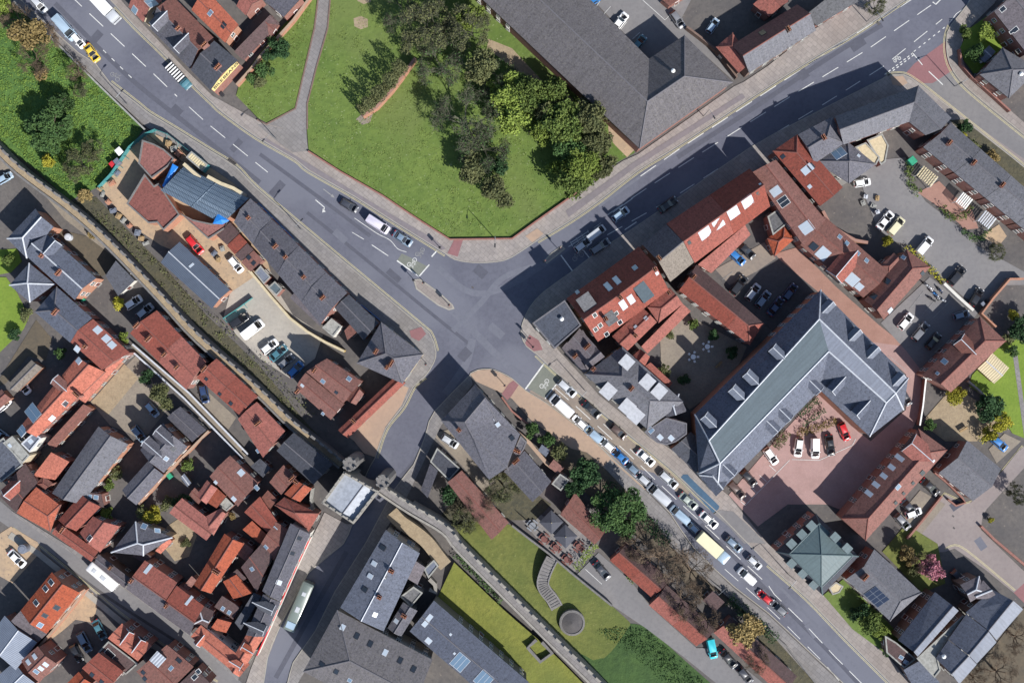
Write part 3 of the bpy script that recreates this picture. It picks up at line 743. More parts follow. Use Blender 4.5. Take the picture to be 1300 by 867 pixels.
def bare_mesh(name, r, h, seed, mat, twigs=1.0, leaves=0, leafmat=None, lean=(0, 0)):
    """leafless crown: forking limbs ending in fine sprays of twigs"""
    rnd = random.Random(seed); mb = MB(); tips = []
    def grow(p, d, L, R, lev):
        e = p+d*L; mb.tube(p, e, R, R*.62, 4 if lev < 3 else 3, cap=False)
        if lev >= 5 or L < .28:
            tips.append(e); return
        k = rnd.choice((2, 3, 3)) if lev < 4 else rnd.choice((2, 3, 4))
        for _ in range(k):
            v = Vector((rnd.gauss(0, 1), rnd.gauss(0, 1), rnd.gauss(.12, .7))).normalized()
            nd = (d*1.0+v*rnd.uniform(.55, 1.0)); nd.normalize()
            q = p.lerp(e, rnd.uniform(.55, 1.0)); grow(q, nd, L*rnd.uniform(.62, .84), R*.55, lev+1)
    base = Vector((0, 0, h*.28)); mb.tube((0, 0, -.1), base, r*.05+.06, r*.04+.05, 7)
    for i in range(6):
        a = i*6.28/6+rnd.uniform(-.4, .4)
        d = Vector((math.cos(a)+lean[0], math.sin(a)+lean[1], rnd.uniform(.45, 1.1))).normalized(); grow(base, d, r*.42, r*.028+.03, 1)
    for t in tips:
        for _ in range(int(5*twigs)):
            v = Vector((rnd.gauss(0, 1), rnd.gauss(0, 1), rnd.gauss(.2, .8))).normalized()
            mb.tube(t, t+v*r*rnd.uniform(.07, .16), .022, .012, 3, cap=False)
    me_b = mb.mesh(name, [mat], uv=False)
    lm = None
    if leaves:
        lb = MB(); rnd2 = random.Random(seed+5)
        for _ in range(leaves):
            t = rnd2.choice(tips); leaf_card(lb, t+Vector((rnd2.gauss(0, .05), rnd2.gauss(0, .05), rnd2.gauss(0, .04)))*r, .17, rnd2)
        lm = lb.mesh(name+'_leaves', [leafmat], uv=False)
    return me_b, lm
TREES = {}
def tree(px, py, r, kind, label, h=None, group=None, name=None, cat='tree'):
    """r in photo pixels; crown centre at (px, py)"""
    rm = r*S; h = h or max(1.2, rm*1.9); hc = h*.65
    p = W(px, py, hc); p.z = 0
    rnd = random.Random(int(px*13+py*7)); o = empty(name or 'tree', p, label, cat, group, rnd.uniform(0, 6.28))
    if kind in ('bare', 'barey', 'wisp'):
        k = (kind, rnd.randrange(2), h > 7)
        if k not in TREES:
            if kind == 'bare': TREES[k] = bare_mesh('crown', 5, 9 if k[2] else 6, 31+k[1]+2*k[2], 'twig', 1.0)
            elif kind == 'barey': TREES[k] = bare_mesh('crown', 5, 9 if k[2] else 6, 51+k[1]+2*k[2], 'twig_grey', 1.2, 2600, 'leaf_olive')
            else: TREES[k] = bare_mesh('crown', 5, 9 if k[2] else 6, 71+k[1]+2*k[2], 'twig_grey', 1.5, 700, 'leaf_deep')
        a, b = TREES[k]; s = rm/5.0; hh = h/(9 if k[2] else 6)
        c = link('crown', a, o); c.scale = (s, s, hh)
        if b: l = link('leaves', b, o); l.scale = (s, s, hh)
        return o
    big = 2 if rm > 4.2 else 1 if rm > 2.0 else 0
    k = (kind, big, rnd.randrange(2))
    R0 = (1.3, 3.0, 6.0)[big]; n = (900, 2800, 6500)[big]; leaf = (.17, .24, .33)[big]
    if k not in TREES:
        TREES[k] = (crown_mesh('crown', R0, R0*.35, R0*1.9, n, leaf, 'leaf_'+kind, hash_(k), (12, 24, 44)[big], (.42, .33, .27)[big]), trunk_mesh('trunk', R0, R0*.45, R0*1.7, hash_(k)+1))
    a, b = TREES[k]; s = rm/R0; hs = h/(R0*1.9)
    c = link('crown', a, o); c.scale = (s, s, hs); t = link('trunk', b, o); t.scale = (s, s, hs)
    return o
def hash_(k): return sum((i+1)*ord(ch) for i, ch in enumerate(str(k)))
def hedge(label, pix, w=1.2, h=1.4, kind='green', name='hedge', cat='hedge', dens=26, group=None):
    pts = [W(x, y, h*.7) for x, y in pix]; mb = MB(); rnd = random.Random(int(pix[0][0]*3+pix[0][1]))
    for a, b in zip(pts, pts[1:]):
        d = b-a; d.z = 0; L = d.length; t = d/max(L, .01); n = Vector((-t.y, t.x, 0))
        for _ in range(int(L*w*dens+10)):
            s = rnd.uniform(-.1, L+.1); bump = 1+.22*math.sin(s*1.7+pix[0][0])+.12*math.sin(s*4.1)
            x = rnd.uniform(-.5, .5)*w*bump; z = h*bump*(rnd.random()**.45)*(1-.5*abs(x/w)**1.5)
            p = a+t*s+n*x; p.z = z; leaf_card(mb, p, .2, rnd)
        for s in range(int(L/1.2)+1):
            p = a+t*min(L, s*1.2); mb.tube((p.x, p.y, 0), (p.x, p.y, h*.7), .04, .02, 4, cap=False)
    return tag(link(name, mb.mesh(name, ['leaf_'+kind], uv=False)), label, cat, group)
def bushes(label, pix, r, h, kind, name='shrub', cat='shrub', n=900, group=None):
    return [tree(x, y, r, kind, label, h, group, name, cat) for x, y in pix]
# ------------------------------------------------------------------ vehicles
# type: length, width, body height, belt, cabin (x0, x1) at the belt, roof (x0, x1), roof height; front = +x
VT = {'hatch': (4.05, 1.76, .90, (-1.95, .95), (-1.55, .15), 1.47), 'saloon': (4.55, 1.80, .88, (-1.65, .95), (-1.05, .1), 1.43),
      'suv': (4.65, 1.90, 1.02, (-2.2, 1.0), (-1.9, .25), 1.70), 'sports': (4.35, 1.86, .80, (-1.75, .75), (-.95, -.1), 1.26),
      'estate': (4.65, 1.82, .92, (-2.25, .95), (-1.95, .15), 1.48),
      'mini': (3.55, 1.62, .88, (-1.7, .85), (-1.45, .2), 1.47),
      'van': (5.3, 2.0, 1.15, (-2.6, 1.85), (-2.55, 1.05), 2.15), 'smallvan': (4.4, 1.82, 1.05, (-2.15, 1.25), (-2.1, .5), 1.85)}
VM = {}
def ring(L, Wd, ins, z, nose=.42, tail=.34):
    hx, hy = L/2-ins, Wd/2-ins*.8; pts = []
    for cx, cy, a0, rr in ((1, 1, 0, nose), (-1, 1, 90, tail), (-1, -1, 180, tail), (1, -1, 270, nose)):
        for k in range(4):
            a = math.radians(a0+k*30)
            pts.append((cx*(hx-rr)+rr*math.cos(a), cy*(hy-rr)+rr*math.sin(a), z(cx*(hx-rr)+rr*math.cos(a)) if callable(z) else z))
    return pts
def car_meshes(ty):
    if ty in VM: return VM[ty]
    L, Wd, bz, (c0, c1), (r0, r1), rz = VT[ty]; b = MB(); van = ty in ('van', 'smallvan')
    def deck(x):
        t = max(0, (x-c1)/(L/2-c1)) if x > c1 else max(0, (c0-x)/(L/2+c0)) if x < c0 else 0
        return bz-(.20 if x > 0 else .06)*t*t
    rings = [ring(L, Wd, .10, .20), ring(L, Wd, .0, .34), ring(L, Wd, .0, .62), ring(L, Wd, .06, lambda x: deck(x)-.07), ring(L, Wd, .17, deck)]
    n = len(rings[0]); base = len(b.v)
    for r in rings: b.v += r
    for i in range(len(rings)-1):
        for k in range(n):
            j = (k+1) % n; b.f.append((base+i*n+k, base+i*n+j, base+(i+1)*n+j, base+(i+1)*n+k)); b.m.append(0); b.uv.append(None)
    # deck as a fan around the centreline
    k0 = len(b.v); top = base+(len(rings)-1)*n
    b.v += [(L/2-.5, 0, deck(L/2-.5)+.03), (0, 0, bz), (-L/2+.5, 0, deck(-L/2+.5)+.02)]
    for k in range(n):
        j = (k+1) % n; x = (rings[-1][k][0]+rings[-1][j][0])/2
        c = k0 if x > c1*.8 else k0+2 if x < c0*.9 else k0+1
        b.f.append((top+k, top+j, c)); b.m.append(0); b.uv.append(None)
    for s in (1, -1):
        pass
    hw, tw = Wd/2-.10, Wd/2-(.20 if van else .30)
    bt = bz-.03
    B = [Vector((c0, -hw, bt)), Vector((c1, -hw, bt)), Vector((c1, hw, bt)), Vector((c0, hw, bt))]
    T = [Vector((r0, -tw, rz-.05)), Vector((r1, -tw, rz-.07)), Vector((r1, tw, rz-.07)), Vector((r0, tw, rz-.05))]
    B[1].x -= .08; B[2].x -= .08
    b.hull(B, T, 0, bottom=False); b.f.pop(-5); b.m.pop(-5); b.uv.pop(-5)
    # crowned roof panel
    m0, m1 = Vector((r0+.12, 0, rz)), Vector((r1-.1, 0, rz-.01)); kk = len(b.v)
    b.v += [tuple(t) for t in T]+[tuple(m0), tuple(m1)]
    for f in ((0, 1, 5, 4), (2, 3, 4, 5), (1, 2, 5), (3, 0, 4)): b.f.append(tuple(kk+i for i in f)); b.m.append(0); b.uv.append(None)
    # mirrors
    for s in (1, -1): b.box((c1-.45, s*(Wd/2+.04), bz-.02), (.14, .2, .13), 0, 0)
    body = b.mesh('body', ['paint_car_white'], smooth=.6)
    def pane(q, ins, name, off=.012):
        c = sum(q, Vector())/4; n = (q[1]-q[0]).cross(q[3]-q[0]).normalized(); g = MB()
        ux = [p.lerp(c, ins) for p in q]
        if n.dot(c-Vector((0, 0, .9))) < 0: n = -n; ux = ux[::-1]
        g.face([p+n*off for p in ux]); return g.mesh(name, ['glass_car'])
    parts = [('body', body, (0, 0, 0))]
    parts.append(('windscreen', pane([B[1], B[2], T[2], T[1]], .10, 'windscreen'), (0, 0, 0)))
    if not van: parts.append(('rear_window', pane([B[3], B[0], T[0], T[3]], .16, 'rear_window'), (0, 0, 0)))
    for s in (0, 1):
        q = [B[0], B[1], T[1], T[0]] if s == 0 else [B[2], B[3], T[3], T[2]]
        if van:
            q = [q[0].lerp(q[1], .72), q[1], q[2], q[3].lerp(q[2], .68)] if s == 0 else [q[0], q[1].lerp(q[0], .72), q[2].lerp(q[3], .68), q[3]]
        parts.append(('side_window', pane(q, .12, 'side_window'), (0, 0, 0)))
    wm = MB(); wm.tube((0, -.1, 0), (0, .1, 0), .32, n=14); wm.tube((0, -.11, 0), (0, .11, 0), .2, n=10, mi=1)
    wme = wm.mesh('wheel', ['tyre', 'rim'], smooth=.6)
    for x in (-L*.30, L*.31):
        for y in (-Wd/2+.10, Wd/2-.10): parts.append(('wheel', wme, (x, y, .32)))
    for nm, x, mat, z in (('headlight', L/2-.11, 'lamp_clear', .62), ('tail_light', -L/2+.07, 'lamp_red', .70)):
        g = MB(); g.box((0, 0, 0), (.16, .34, .14)); me = g.mesh(nm, [mat])
        for y in (-Wd/2+.36, Wd/2-.36): parts.append((nm, me, (x, y, z)))
    VM[ty] = parts; return parts
def car(px, py, ang, ty, colour, label, name=None, cat=None, group=None, z=.012, scale=1.0):
    """ang: heading in the photo, degrees clockwise from the photo's right"""
    p = W(px, py, .9); p.z = z
    nm = name or {'van': 'van', 'smallvan': 'small_van', 'suv': 'suv', 'sports': 'sports_car'}.get(ty, 'car')
    o = empty(nm, p, label, cat or ('van' if 'van' in ty else 'car'), group, -math.radians(ang)); o.scale = (scale,)*3
    for n, me, loc in car_meshes(ty):
        c = link(n, me, o, loc)
        if n == 'body':
            c.material_slots[0].link = 'OBJECT'; c.material_slots[0].material = MATS['paint_car_'+colour]
    return o
def big_vehicle(px, py, ang, kind, colour, label, L, Wd, H, cab='white', name='lorry', cat='lorry', group=None):
    p = W(px, py, H*.6); p.z = .012
    o = empty(name, p, label, cat, group, -math.radians(ang))
    hx = L/2
    def rbox(x0, x1, w, z0, z1, r=.12, taper=0):
        m = MB(); lo = []; mid = []; hi = []
        for ins, z, dst in ((0, z0, lo), (0, z1-r, mid), (r, z1, hi)):
            for cx, cy, a0 in ((1, 1, 0), (-1, 1, 90), (-1, -1, 180), (1, -1, 270)):
                for k in range(3):
                    a = math.radians(a0+k*45); X = (x1-r) if cx > 0 else (x0+r); rr = r
                    dst.append((X+rr*math.cos(a)-(ins*cx)-(taper if cx > 0 and dst is hi else 0), cy*(w/2-r)+rr*math.sin(a)-ins*cy, z))
        m.hull(lo, mid, 0); m.hull(mid, hi, 0, bottom=False); return m
    wm = MB(); wm.tube((0, -.14, 0), (0, .14, 0), .46, n=16); wm.tube((0, -.15, 0), (0, .15, 0), .26, n=10, mi=1); wme = wm.mesh('wheel', ['tyre', 'rim'], smooth=.6)
    if kind == 'lorry':
        cl = 1.9
        link('cab', rbox(hx-cl, hx, Wd-.15, .4, min(H-.5, 2.7), .2, .25).mesh('cab', ['paint_car_'+cab], smooth=.7), o)
        link('box_body', rbox(-hx, hx-cl-.25, Wd, .75, H, .06).mesh('box_body', ['paint_car_'+colour], smooth=.5), o)
        ch = MB(); ch.box((-.4, 0, .5), (L-1.0, .9, .25)); link('chassis', ch.mesh('chassis', ['black_metal']), o)
        g = MB(); z1 = min(H-.5, 2.7); g.face([(hx+.01, -Wd/2+.25, 1.3), (hx+.01, Wd/2-.25, 1.3), (hx-.02, Wd/2-.3, z1-.35), (hx-.02, -Wd/2+.3, z1-.35)])
        link('windscreen', g.mesh('windscreen', ['glass_car']), o)
    elif kind == 'coach':
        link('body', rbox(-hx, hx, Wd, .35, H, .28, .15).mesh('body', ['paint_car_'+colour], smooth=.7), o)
        g = MB(); g.face([(hx+.012, -Wd/2+.3, 1.2), (hx+.012, Wd/2-.3, 1.2), (hx+.012, Wd/2-.3, H-.45), (hx+.012, -Wd/2+.3, H-.45)]); link('windscreen', g.mesh('windscreen', ['glass_car']), o)
        k = int(L/1.5)
        for s in (1, -1):
            g = MB()
            for i in range(k):
                x = -hx+.5+i*(L-1)/k; y = s*(Wd/2+.012); g.face([(x, y, 1.35), (x+(L-1)/k-.12, y, 1.35), (x+(L-1)/k-.12, y, H-.5), (x, y, H-.5)])
            link('side_window', g.mesh('side_window', ['glass_car']), o)
        for x, w2, l2 in ((-hx*.55, .9, .9), (hx*.1, .9, 1.3)):
            g = MB(); g.box((x, 0, H-.02), (l2, w2, .12), top=(.85, .85)); link('roof_hatch', g.mesh('roof_hatch', ['paint_car_silver']), o)
        if cab == 'pod':
            g = MB(); g.box((hx-1.3, 0, H-.02), (1.5, Wd-.55, .2), top=(.9, .92)); link('roof_unit', g.mesh('roof_unit', ['paint_car_paleblue']), o)
    elif kind == 'flatbed':
        cl = 2.0
        link('cab', rbox(hx-cl, hx-.6, Wd-.1, .5, 1.75, .3, .3).mesh('cab', ['paint_car_'+cab], smooth=.7), o)
        link('bonnet', rbox(hx-1.2, hx, Wd-.2, .5, 1.05, .25, .1).mesh('bonnet', ['paint_car_'+cab], smooth=.7), o)
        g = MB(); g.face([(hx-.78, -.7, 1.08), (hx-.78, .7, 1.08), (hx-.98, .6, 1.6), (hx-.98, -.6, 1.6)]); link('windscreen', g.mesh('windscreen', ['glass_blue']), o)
        b = MB(); bl = L-cl-.15
        b.box((-hx+bl/2, 0, .7), (bl, Wd, .12), 0, 1)
        for s in (1, -1): b.box((-hx+bl/2, s*(Wd/2-.04), .82), (bl, .08, .45), 0, 1)
        for i in range(7): b.box((-hx+(i+.5)*bl/7, 0, 1.2), (bl/7*.45, Wd-.18, .09), 0, 0)
        link('load_bed', b.mesh('load_bed', ['paint_car_white', 'paint_car_dark']), o)
    for x in (-hx*.6, hx*.62):
        for y in (-Wd/2+.2, Wd/2-.2): link('wheel', wme, o, (x, y, .46))
    for nm, x, mat in (('headlight', hx+.01, 'lamp_clear'), ('tail_light', -hx-.01, 'lamp_red')):
        g = MB(); g.box((0, 0, 0), (.06, .3, .2)); me = g.mesh(nm, [mat])
        for y in (-Wd/2+.35, Wd/2-.35): link(nm, me, o, (x, y, .7))
    return o
def motorbike(px, py, ang, colour, label, group):
    p = W(px, py, .6); p.z = .02; o = empty('motorbike', p, label, 'motorbike', group, -math.radians(ang))
    w = MB(); w.tube((0, -.06, 0), (0, .06, 0), .31, n=14); w.tube((0, -.065, 0), (0, .065, 0), .16, n=8, mi=1); wm = w.mesh('wheel', ['tyre', 'rim'])
    for x in (-.7, .72): link('wheel', wm, o, (x, 0, .31))
    b = MB(); b.box((.1, 0, .75), (.6, .36, .28), top=(.7, .6)); b.box((0, 0, .35), (.7, .34, .42)); b.box((.62, 0, .7), (.3, .42, .4), top=(.5, .6)); b.tube((.55, 0, .9), (.75, 0, .3), .05)
    link('body', b.mesh('body', ['paint_car_'+colour]), o)
    s = MB(); s.box((-.45, 0, .74), (.7, .28, .1), top=(.9, .8)); link('seat', s.mesh('seat', ['black_metal']), o)
    h = MB(); h.tube((.42, -.36, 1.02), (.5, 0, .98), .025); h.tube((.5, 0, .98), (.42, .36, 1.02), .025); link('handlebar', h.mesh('handlebar', ['steel']), o)
    return o
# ------------------------------------------------------------------ the ground
def big_ground():
    mb = MB(); R = 2500; mb.face([(-R, -R, -.02), (R, -R, -.02), (R, R, -.02), (-R, R, -.02)])
    tag(link('ground', mb.mesh('ground', ['yard'])), kind='structure')
big_ground()
A_NE = [(60, -70), (100, -40), (147, 8), (172, 35), (205, 67), (242, 105), (270, 132), (282, 143), (325, 174), (375, 203), (392, 217), (450, 250), (500, 282), (550, 313), (566, 323)]
CORN_N = [(566, 323), (577, 330), (600, 334), (630, 333), (650, 327)]
B_NW = [(650, 327), (682, 306), (725, 280), (765, 252), (810, 217), (862, 185), (950, 127), (975, 111), (1032, 75), (1087, 42), (1150, 0), (1240, -60)]
A_SW = [(-30, -60), (27, 0), (67, 37), (100, 67), (122, 81), (140, 105), (175, 132), (190, 144), (225, 165), (265, 190), (300, 212), (325, 238), (382, 286), (437, 332), (532, 411), (547, 425), (554, 446), (551, 461), (540, 478), (525, 491), (512, 516), (490, 544), (477, 581)]
D_E = [(597, 475), (552, 521), (542, 544), (539, 554), (525, 589), (500, 621), (465, 687), (425, 750), (400, 800), (372, 840), (365, 865), (345, 900)]
D_W = [(477, 581), (462, 610), (448, 665), (438, 687), (432, 694), (392, 727), (355, 797), (340, 835), (335, 867), (318, 900)]
B_SE = [(1125, 96), (1120, 100), (982, 170), (930, 202), (880, 237), (840, 265), (800, 292), (760, 318), (725, 345), (690, 370), (672, 390), (663, 410), (661, 425), (668, 440), (681, 450)]
C_NE = [(681, 450), (712, 479), (775, 533), (850, 594), (885, 628), (912, 652), (975, 716), (1025, 760), (1075, 812), (1130, 867), (1165, 905)]
C_SW = [(597, 475), (607, 470), (622, 469), (635, 473), (650, 481), (667, 496), (692, 511), (745, 551), (775, 581), (820, 621), (850, 651), (880, 695), (932, 745), (975, 778), (1025, 825), (1070, 867), (1105, 905)]
S_W = [(1125, 96), (1147, 95), (1165, 105), (1187, 122), (1225, 152), (1300, 212), (1350, 255)]
S_E = [(1250, -40), (1236, -5), (1206, 33), (1201, 50), (1202, 72), (1210, 92), (1230, 115), (1285, 160), (1300, 172), (1350, 212)]
road = A_NE+CORN_N[1:]+B_NW[1:]+S_E[0:]+S_W[::-1]+B_SE[1:]+C_NE[1:]+C_SW[::-1]+D_E[1:]+D_W[::-1]+A_SW[::-1][1:]
patch('road', road, 'tarmac')
patch('road', [(-30, 610), (17, 650), (57, 677), (112, 712), (162, 747), (242, 805), (302, 862), (335, 890), (300, 895), (275, 867), (220, 830), (155, 782), (107, 742), (52, 697), (15, 672), (-30, 640)], 'tarmac_grey')
# road surfaces of another colour
patch('road', [(672, 497), (700, 468), (712, 482), (775, 535), (850, 597), (876, 625), (868, 632), (830, 600), (788, 590), (735, 546)], 'tarmac_brown')
patch('road', [(1150, 93), (1161, 81), (1204, 50), (1203, 74), (1209, 90), (1184, 106), (1168, 106)], 'tarmac_red')
patch('road', [(1168, 106), (1184, 106), (1209, 90), (1232, 117), (1287, 161), (1340, 203), (1340, 246), (1300, 211), (1225, 151), (1187, 121)], 'tarmac_grey')
patch('road', [(510, 322), (521, 327), (540, 337), (545, 338), (532, 350), (504, 331)], 'tarmac_green')
patch('road', [(691, 461), (714, 479), (691, 505), (669, 492)], 'tarmac_green')
patch('road', [(1160, 690), (1182, 650), (1200, 626), (1225, 640), (1250, 625), (1300, 566), (1340, 530), (1340, 555), (1300, 594), (1248, 651), (1245, 672), (1297, 722), (1340, 760), (1340, 800), (1287, 752), (1250, 722), (1212, 696), (1200, 700), (1175, 702)], 'tarmac_pink')
patch('road', [(1287, 752), (1300, 740), (1330, 765), (1330, 795)], 'tarmac_red')
# trench scars, resurfaced squares and worn lanes
def lane_strip(pix, w, mat): 
    ZL[0] += .0003; mb = MB(); strip_mb(mb, smooth_line(pix, 5), -w/2, w/2, ZL[0]); tag(link('road', mb.mesh('road', [mat])), kind='structure')
for pix, w, m in (([(70, 5), (160, 95), (240, 160), (330, 232)], 1.0, 'tarmac_patch'), ([(330, 196), (420, 262), (470, 300)], .8, 'tarmac_patch'), ([(390, 270), (460, 326), (540, 392), (600, 440)], .7, 'tarmac_patch'), ([(556, 340), (600, 372), (655, 358), (740, 300)], 1.3, 'tarmac_pale'), ([(575, 420), (610, 385), (640, 352), (690, 335)], 1.2, 'tarmac_pale'), ([(520, 350), (580, 400), (640, 460), (668, 480)], 1.5, 'tarmac_pale'), ([(600, 430), (590, 465), (565, 500)], 1.6, 'tarmac_pale'), ([(860, 200), (950, 142), (1050, 75), (1120, 32)], 1.0, 'tarmac_patch'), ([(760, 262), (840, 206), (930, 148)], .6, 'tarmac_pale'), ([(890, 665), (960, 735), (1050, 825), (1090, 868)], .8, 'tarmac_patch'), ([(935, 690), (1000, 755), (1090, 850)], .6, 'tarmac_pale'), ([(550, 540), (530, 580), (505, 610)], .9, 'tarmac_patch'), ([(440, 700), (400, 770), (350, 860)], 1.0, 'tarmac_patch'), ([(1180, 115), (1230, 155), (1300, 205)], .8, 'tarmac_pink'), ([(60, 700), (140, 760), (250, 830)], .6, 'tarmac_dark')): lane_strip(pix, w, m)
for x, y, s, t in ((225, 140, 14, 9), (352, 240, 10, 22), (432, 300, 20, 9), (610, 345, 16, 12), (630, 420, 22, 10), (700, 320, 18, 8), (900, 160, 26, 9), (1020, 95, 12, 12), (1090, 58, 20, 8), (590, 450, 12, 16), (960, 740, 10, 22), (1030, 800, 8, 20), (120, 50, 10, 24), (300, 185, 8, 18), (500, 350, 20, 8), (1215, 640, 18, 10), (1245, 690, 10, 16)):
    k = .72 if x < 660 else -.6; co, si = math.cos(k), math.sin(k)
    patch('road', [(x+u*s/2*co-v*t/2*si, y+u*s/2*si+v*t/2*co) for u, v in ((-1, -1), (1, -1), (1, 1), (-1, 1))], 'tarmac_patch' if (x+y) % 3 else 'tarmac_pale', z=.0235)
# pavements
def pav(pix, mat='flags', name='pavement'): return patch(name, pix, mat, raised=.11)
pav(A_SW[0:8]+A_SW[8:]+[(440, 551), (470, 530), (512, 487), (537, 452), (485, 410), (420, 352), (320, 257), (296, 232), (240, 195), (188, 163), (155, 133), (122, 103), (64, 46), (17, 0), (-45, -60)], 'flags_grey')
pav([(450, 560), (441, 553), (470, 528), (510, 489), (519, 492), (510, 514), (489, 542), (476, 580), (462, 575)], 'flags_tan')
pav(A_NE+CORN_N[1:]+B_NW[1:]+[(1200, -60), (1085, 3), (1035, 37), (975, 84), (945, 104), (932, 110), (810, 196), (790, 205), (716, 255), (682, 279), (650, 302), (571, 303), (530, 277), (485, 247), (432, 217), (391, 191), (389, 172), (340, 157), (325, 152), (270, 122), (235, 88), (190, 40), (160, 8), (120, -40)], 'flags')
pav(S_W[::-1]+B_SE[1:]+C_NE[1:]+[(1195, 905), (1158, 870), (1125, 830), (1082, 797), (1045, 755), (1000, 712), (975, 690), (925, 629), (850, 569), (822, 551), (760, 501), (710, 446), (682, 408), (735, 370), (850, 290), (955, 225), (1060, 158), (1150, 115), (1210, 162), (1300, 240), (1350, 285)], 'flags')
pav([(1205, 153), (1222, 152), (1300, 213), (1350, 256), (1350, 285), (1300, 243)], 'scrub', 'verge')
pav(S_E+[(1350, 200), (1282, 140), (1235, 97), (1225, 85), (1219, 65), (1224, 42), (1262, 5), (1290, -40)], 'flags')
pav(C_SW[0:10]+[(812, 622), (790, 610), (760, 586), (745, 574), (725, 569), (675, 534), (650, 506), (640, 500), (604, 484)], 'flags_tan')
pav([(775, 583), (820, 623), (850, 653), (880, 697), (932, 747), (975, 780), (1025, 827), (1070, 869), (1105, 907), (1075, 905), (1035, 867), (975, 800), (925, 758), (868, 712), (835, 665), (800, 628), (766, 592)], 'flags_grey')
pav(D_E[0:12]+[(362, 905), (378, 867), (400, 830), (432, 772), (470, 705), (492, 668), (512, 640), (560, 540), (600, 488)], 'flags_grey')
pav(D_W[2:]+[(300, 905), (318, 850), (335, 808), (360, 757), (392, 690), (405, 665), (412, 650), (440, 665)], 'flags')
pav([(302, 864), (242, 808), (205, 781), (160, 749), (112, 715), (57, 680), (17, 653), (15, 648), (57, 674), (112, 708), (162, 743), (242, 801), (304, 856)], 'flags_grey')
pav([(15, 675), (52, 700), (107, 745), (155, 785), (220, 833), (275, 870), (268, 875), (215, 838), (150, 790), (102, 750), (48, 706), (10, 682)], 'kerb_stone', 'kerb')
# coloured strips laid in the pavement
def pav2(pix, mat): patch('pavement', pix, mat, z=.172)
pav2([(864, 606), (867, 602), (873, 602), (876, 606), (908, 637), (913, 642), (912, 646), (905, 651), (885, 629)], 'tarmac_blue')
pav2([(906, 652), (914, 647), (931, 649), (958, 675), (972, 690), (950, 688), (945, 690), (925, 668)], 'tarmac_grey')
pav2([(577, 304), (588, 304), (581, 326), (568, 322)], 'tarmac_red')
pav2([(1130, 98), (1146, 97), (1152, 106), (1144, 110), (1133, 108)], 'flags_tan')
pav2([(637, 500), (646, 487), (652, 483), (659, 488), (649, 503), (644, 508)], 'tarmac_red')
pav2([(672, 425), (684, 432), (689, 444), (678, 446), (666, 437)], 'tarmac_red')
pav2([(520, 420), (535, 415), (541, 424), (532, 433), (522, 428)], 'tarmac_red')
pav2([(667, 300), (682, 290), (690, 297), (676, 308)], 'flags_tan')
pav2([(338, 176), (394, 209), (449, 243), (500, 274), (553, 305), (566, 316), (560, 318), (500, 281), (449, 249), (392, 215), (330, 176)], 'flags_plum')
pav2([(722, 276), (808, 212), (946, 124), (942, 119), (806, 205), (718, 268)], 'flags_plum')
pav2([(340, 160), (389, 170), (391, 192), (372, 194), (352, 180), (326, 158)], 'flags_grey')
# refuges in the middle of the roads
def refuge(pix, label):
    mb = MB(); pts = [W(x, y) for x, y in pix]
    if norm(pts).z < 0: pts = pts[::-1]
    ins = inset(pts, .28)
    mb.hull([(p.x, p.y, 0) for p in pts], [(p.x, p.y, .12) for p in pts], 0); mb.poly([(p.x, p.y, .124) for p in ins], 1)
    tag(link('traffic_island', mb.mesh('traffic_island', ['kerb_stone', 'flags'])), label, 'traffic island')
refuge([(525, 355), (533, 354), (545, 362), (560, 373), (575, 387), (577, 392), (570, 394), (556, 388), (540, 376), (528, 367)], 'long pointed paved refuge between the lanes at the junction, below the green cycle box')
refuge([(690, 331), (700, 321), (713, 312), (718, 316), (706, 326), (694, 335)], 'small paved refuge island at the edge of the shadow on the right-hand road')
# greens
patch('lawn', [(-30, 10), (17, 5), (60, 46), (122, 106), (155, 136), (183, 163), (160, 195), (130, 235), (88, 255), (45, 215), (0, 182), (-30, 160)], 'rough_grass', raised=.05)
patch('lawn', [(403, -20), (400, 36), (384, 100), (375, 137), (338, 156), (327, 150), (300, 122), (306, 100), (335, 62), (392, -5)], 'lawn', raised=.14)
patch('lawn', [(419, -20), (415, 36), (400, 88), (390, 132), (390, 164), (392, 190), (432, 216), (485, 246), (530, 276), (571, 302), (650, 301), (682, 278), (716, 254), (770, 214), (806, 194), (792, 170), (740, 125), (690, 72), (640, 30), (600, -10), (560, -50), (450, -50)], 'lawn', raised=.14)
patch('lawn', [(533, 150), (505, 128), (440, 60), (470, 20), (600, 15), (650, 60), (720, 130), (700, 175), (640, 195), (600, 215), (560, 190)], 'rough_grass', raised=.14) if False else None
patch('path', [(405, -20), (420, -20), (416, 36), (401, 88), (390, 132), (389, 172), (340, 158), (375, 138), (385, 100), (400, 36)], 'flags_grey', raised=.14)
patch('soil_bed', [(620, 50), (650, 62), (690, 105), (694, 112), (672, 106), (640, 78), (618, 62)], 'straw', raised=.15)
patch('soil_bed', [(708, 108), (716, 112), (728, 128), (718, 132), (708, 122)], 'straw', raised=.15)
patch('soil_bed', [(772, 158), (784, 160), (806, 190), (796, 200), (782, 186), (773, 176)], 'sand', raised=.15)
patch('soil_bed', [(452, 152), (462, 143), (475, 140), (470, 156), (460, 159)], 'gravel', raised=.15)
for x, y in ((458, 30), (462, -2)): patch('soil_bed', [(x-9, y-6), (x, y-9), (x+9, y-5), (x+9, y+5), (x, y+8), (x-8, y+4)], 'straw', raised=.15)
patch('verge', [(20, 190), (45, 212), (92, 255), (122, 250), (160, 290), (205, 335), (262, 400), (330, 465), (392, 540), (432, 580), (424, 588), (372, 540), (325, 494), (252, 432), (205, 380), (140, 312), (90, 268), (15, 215)], 'scrub')
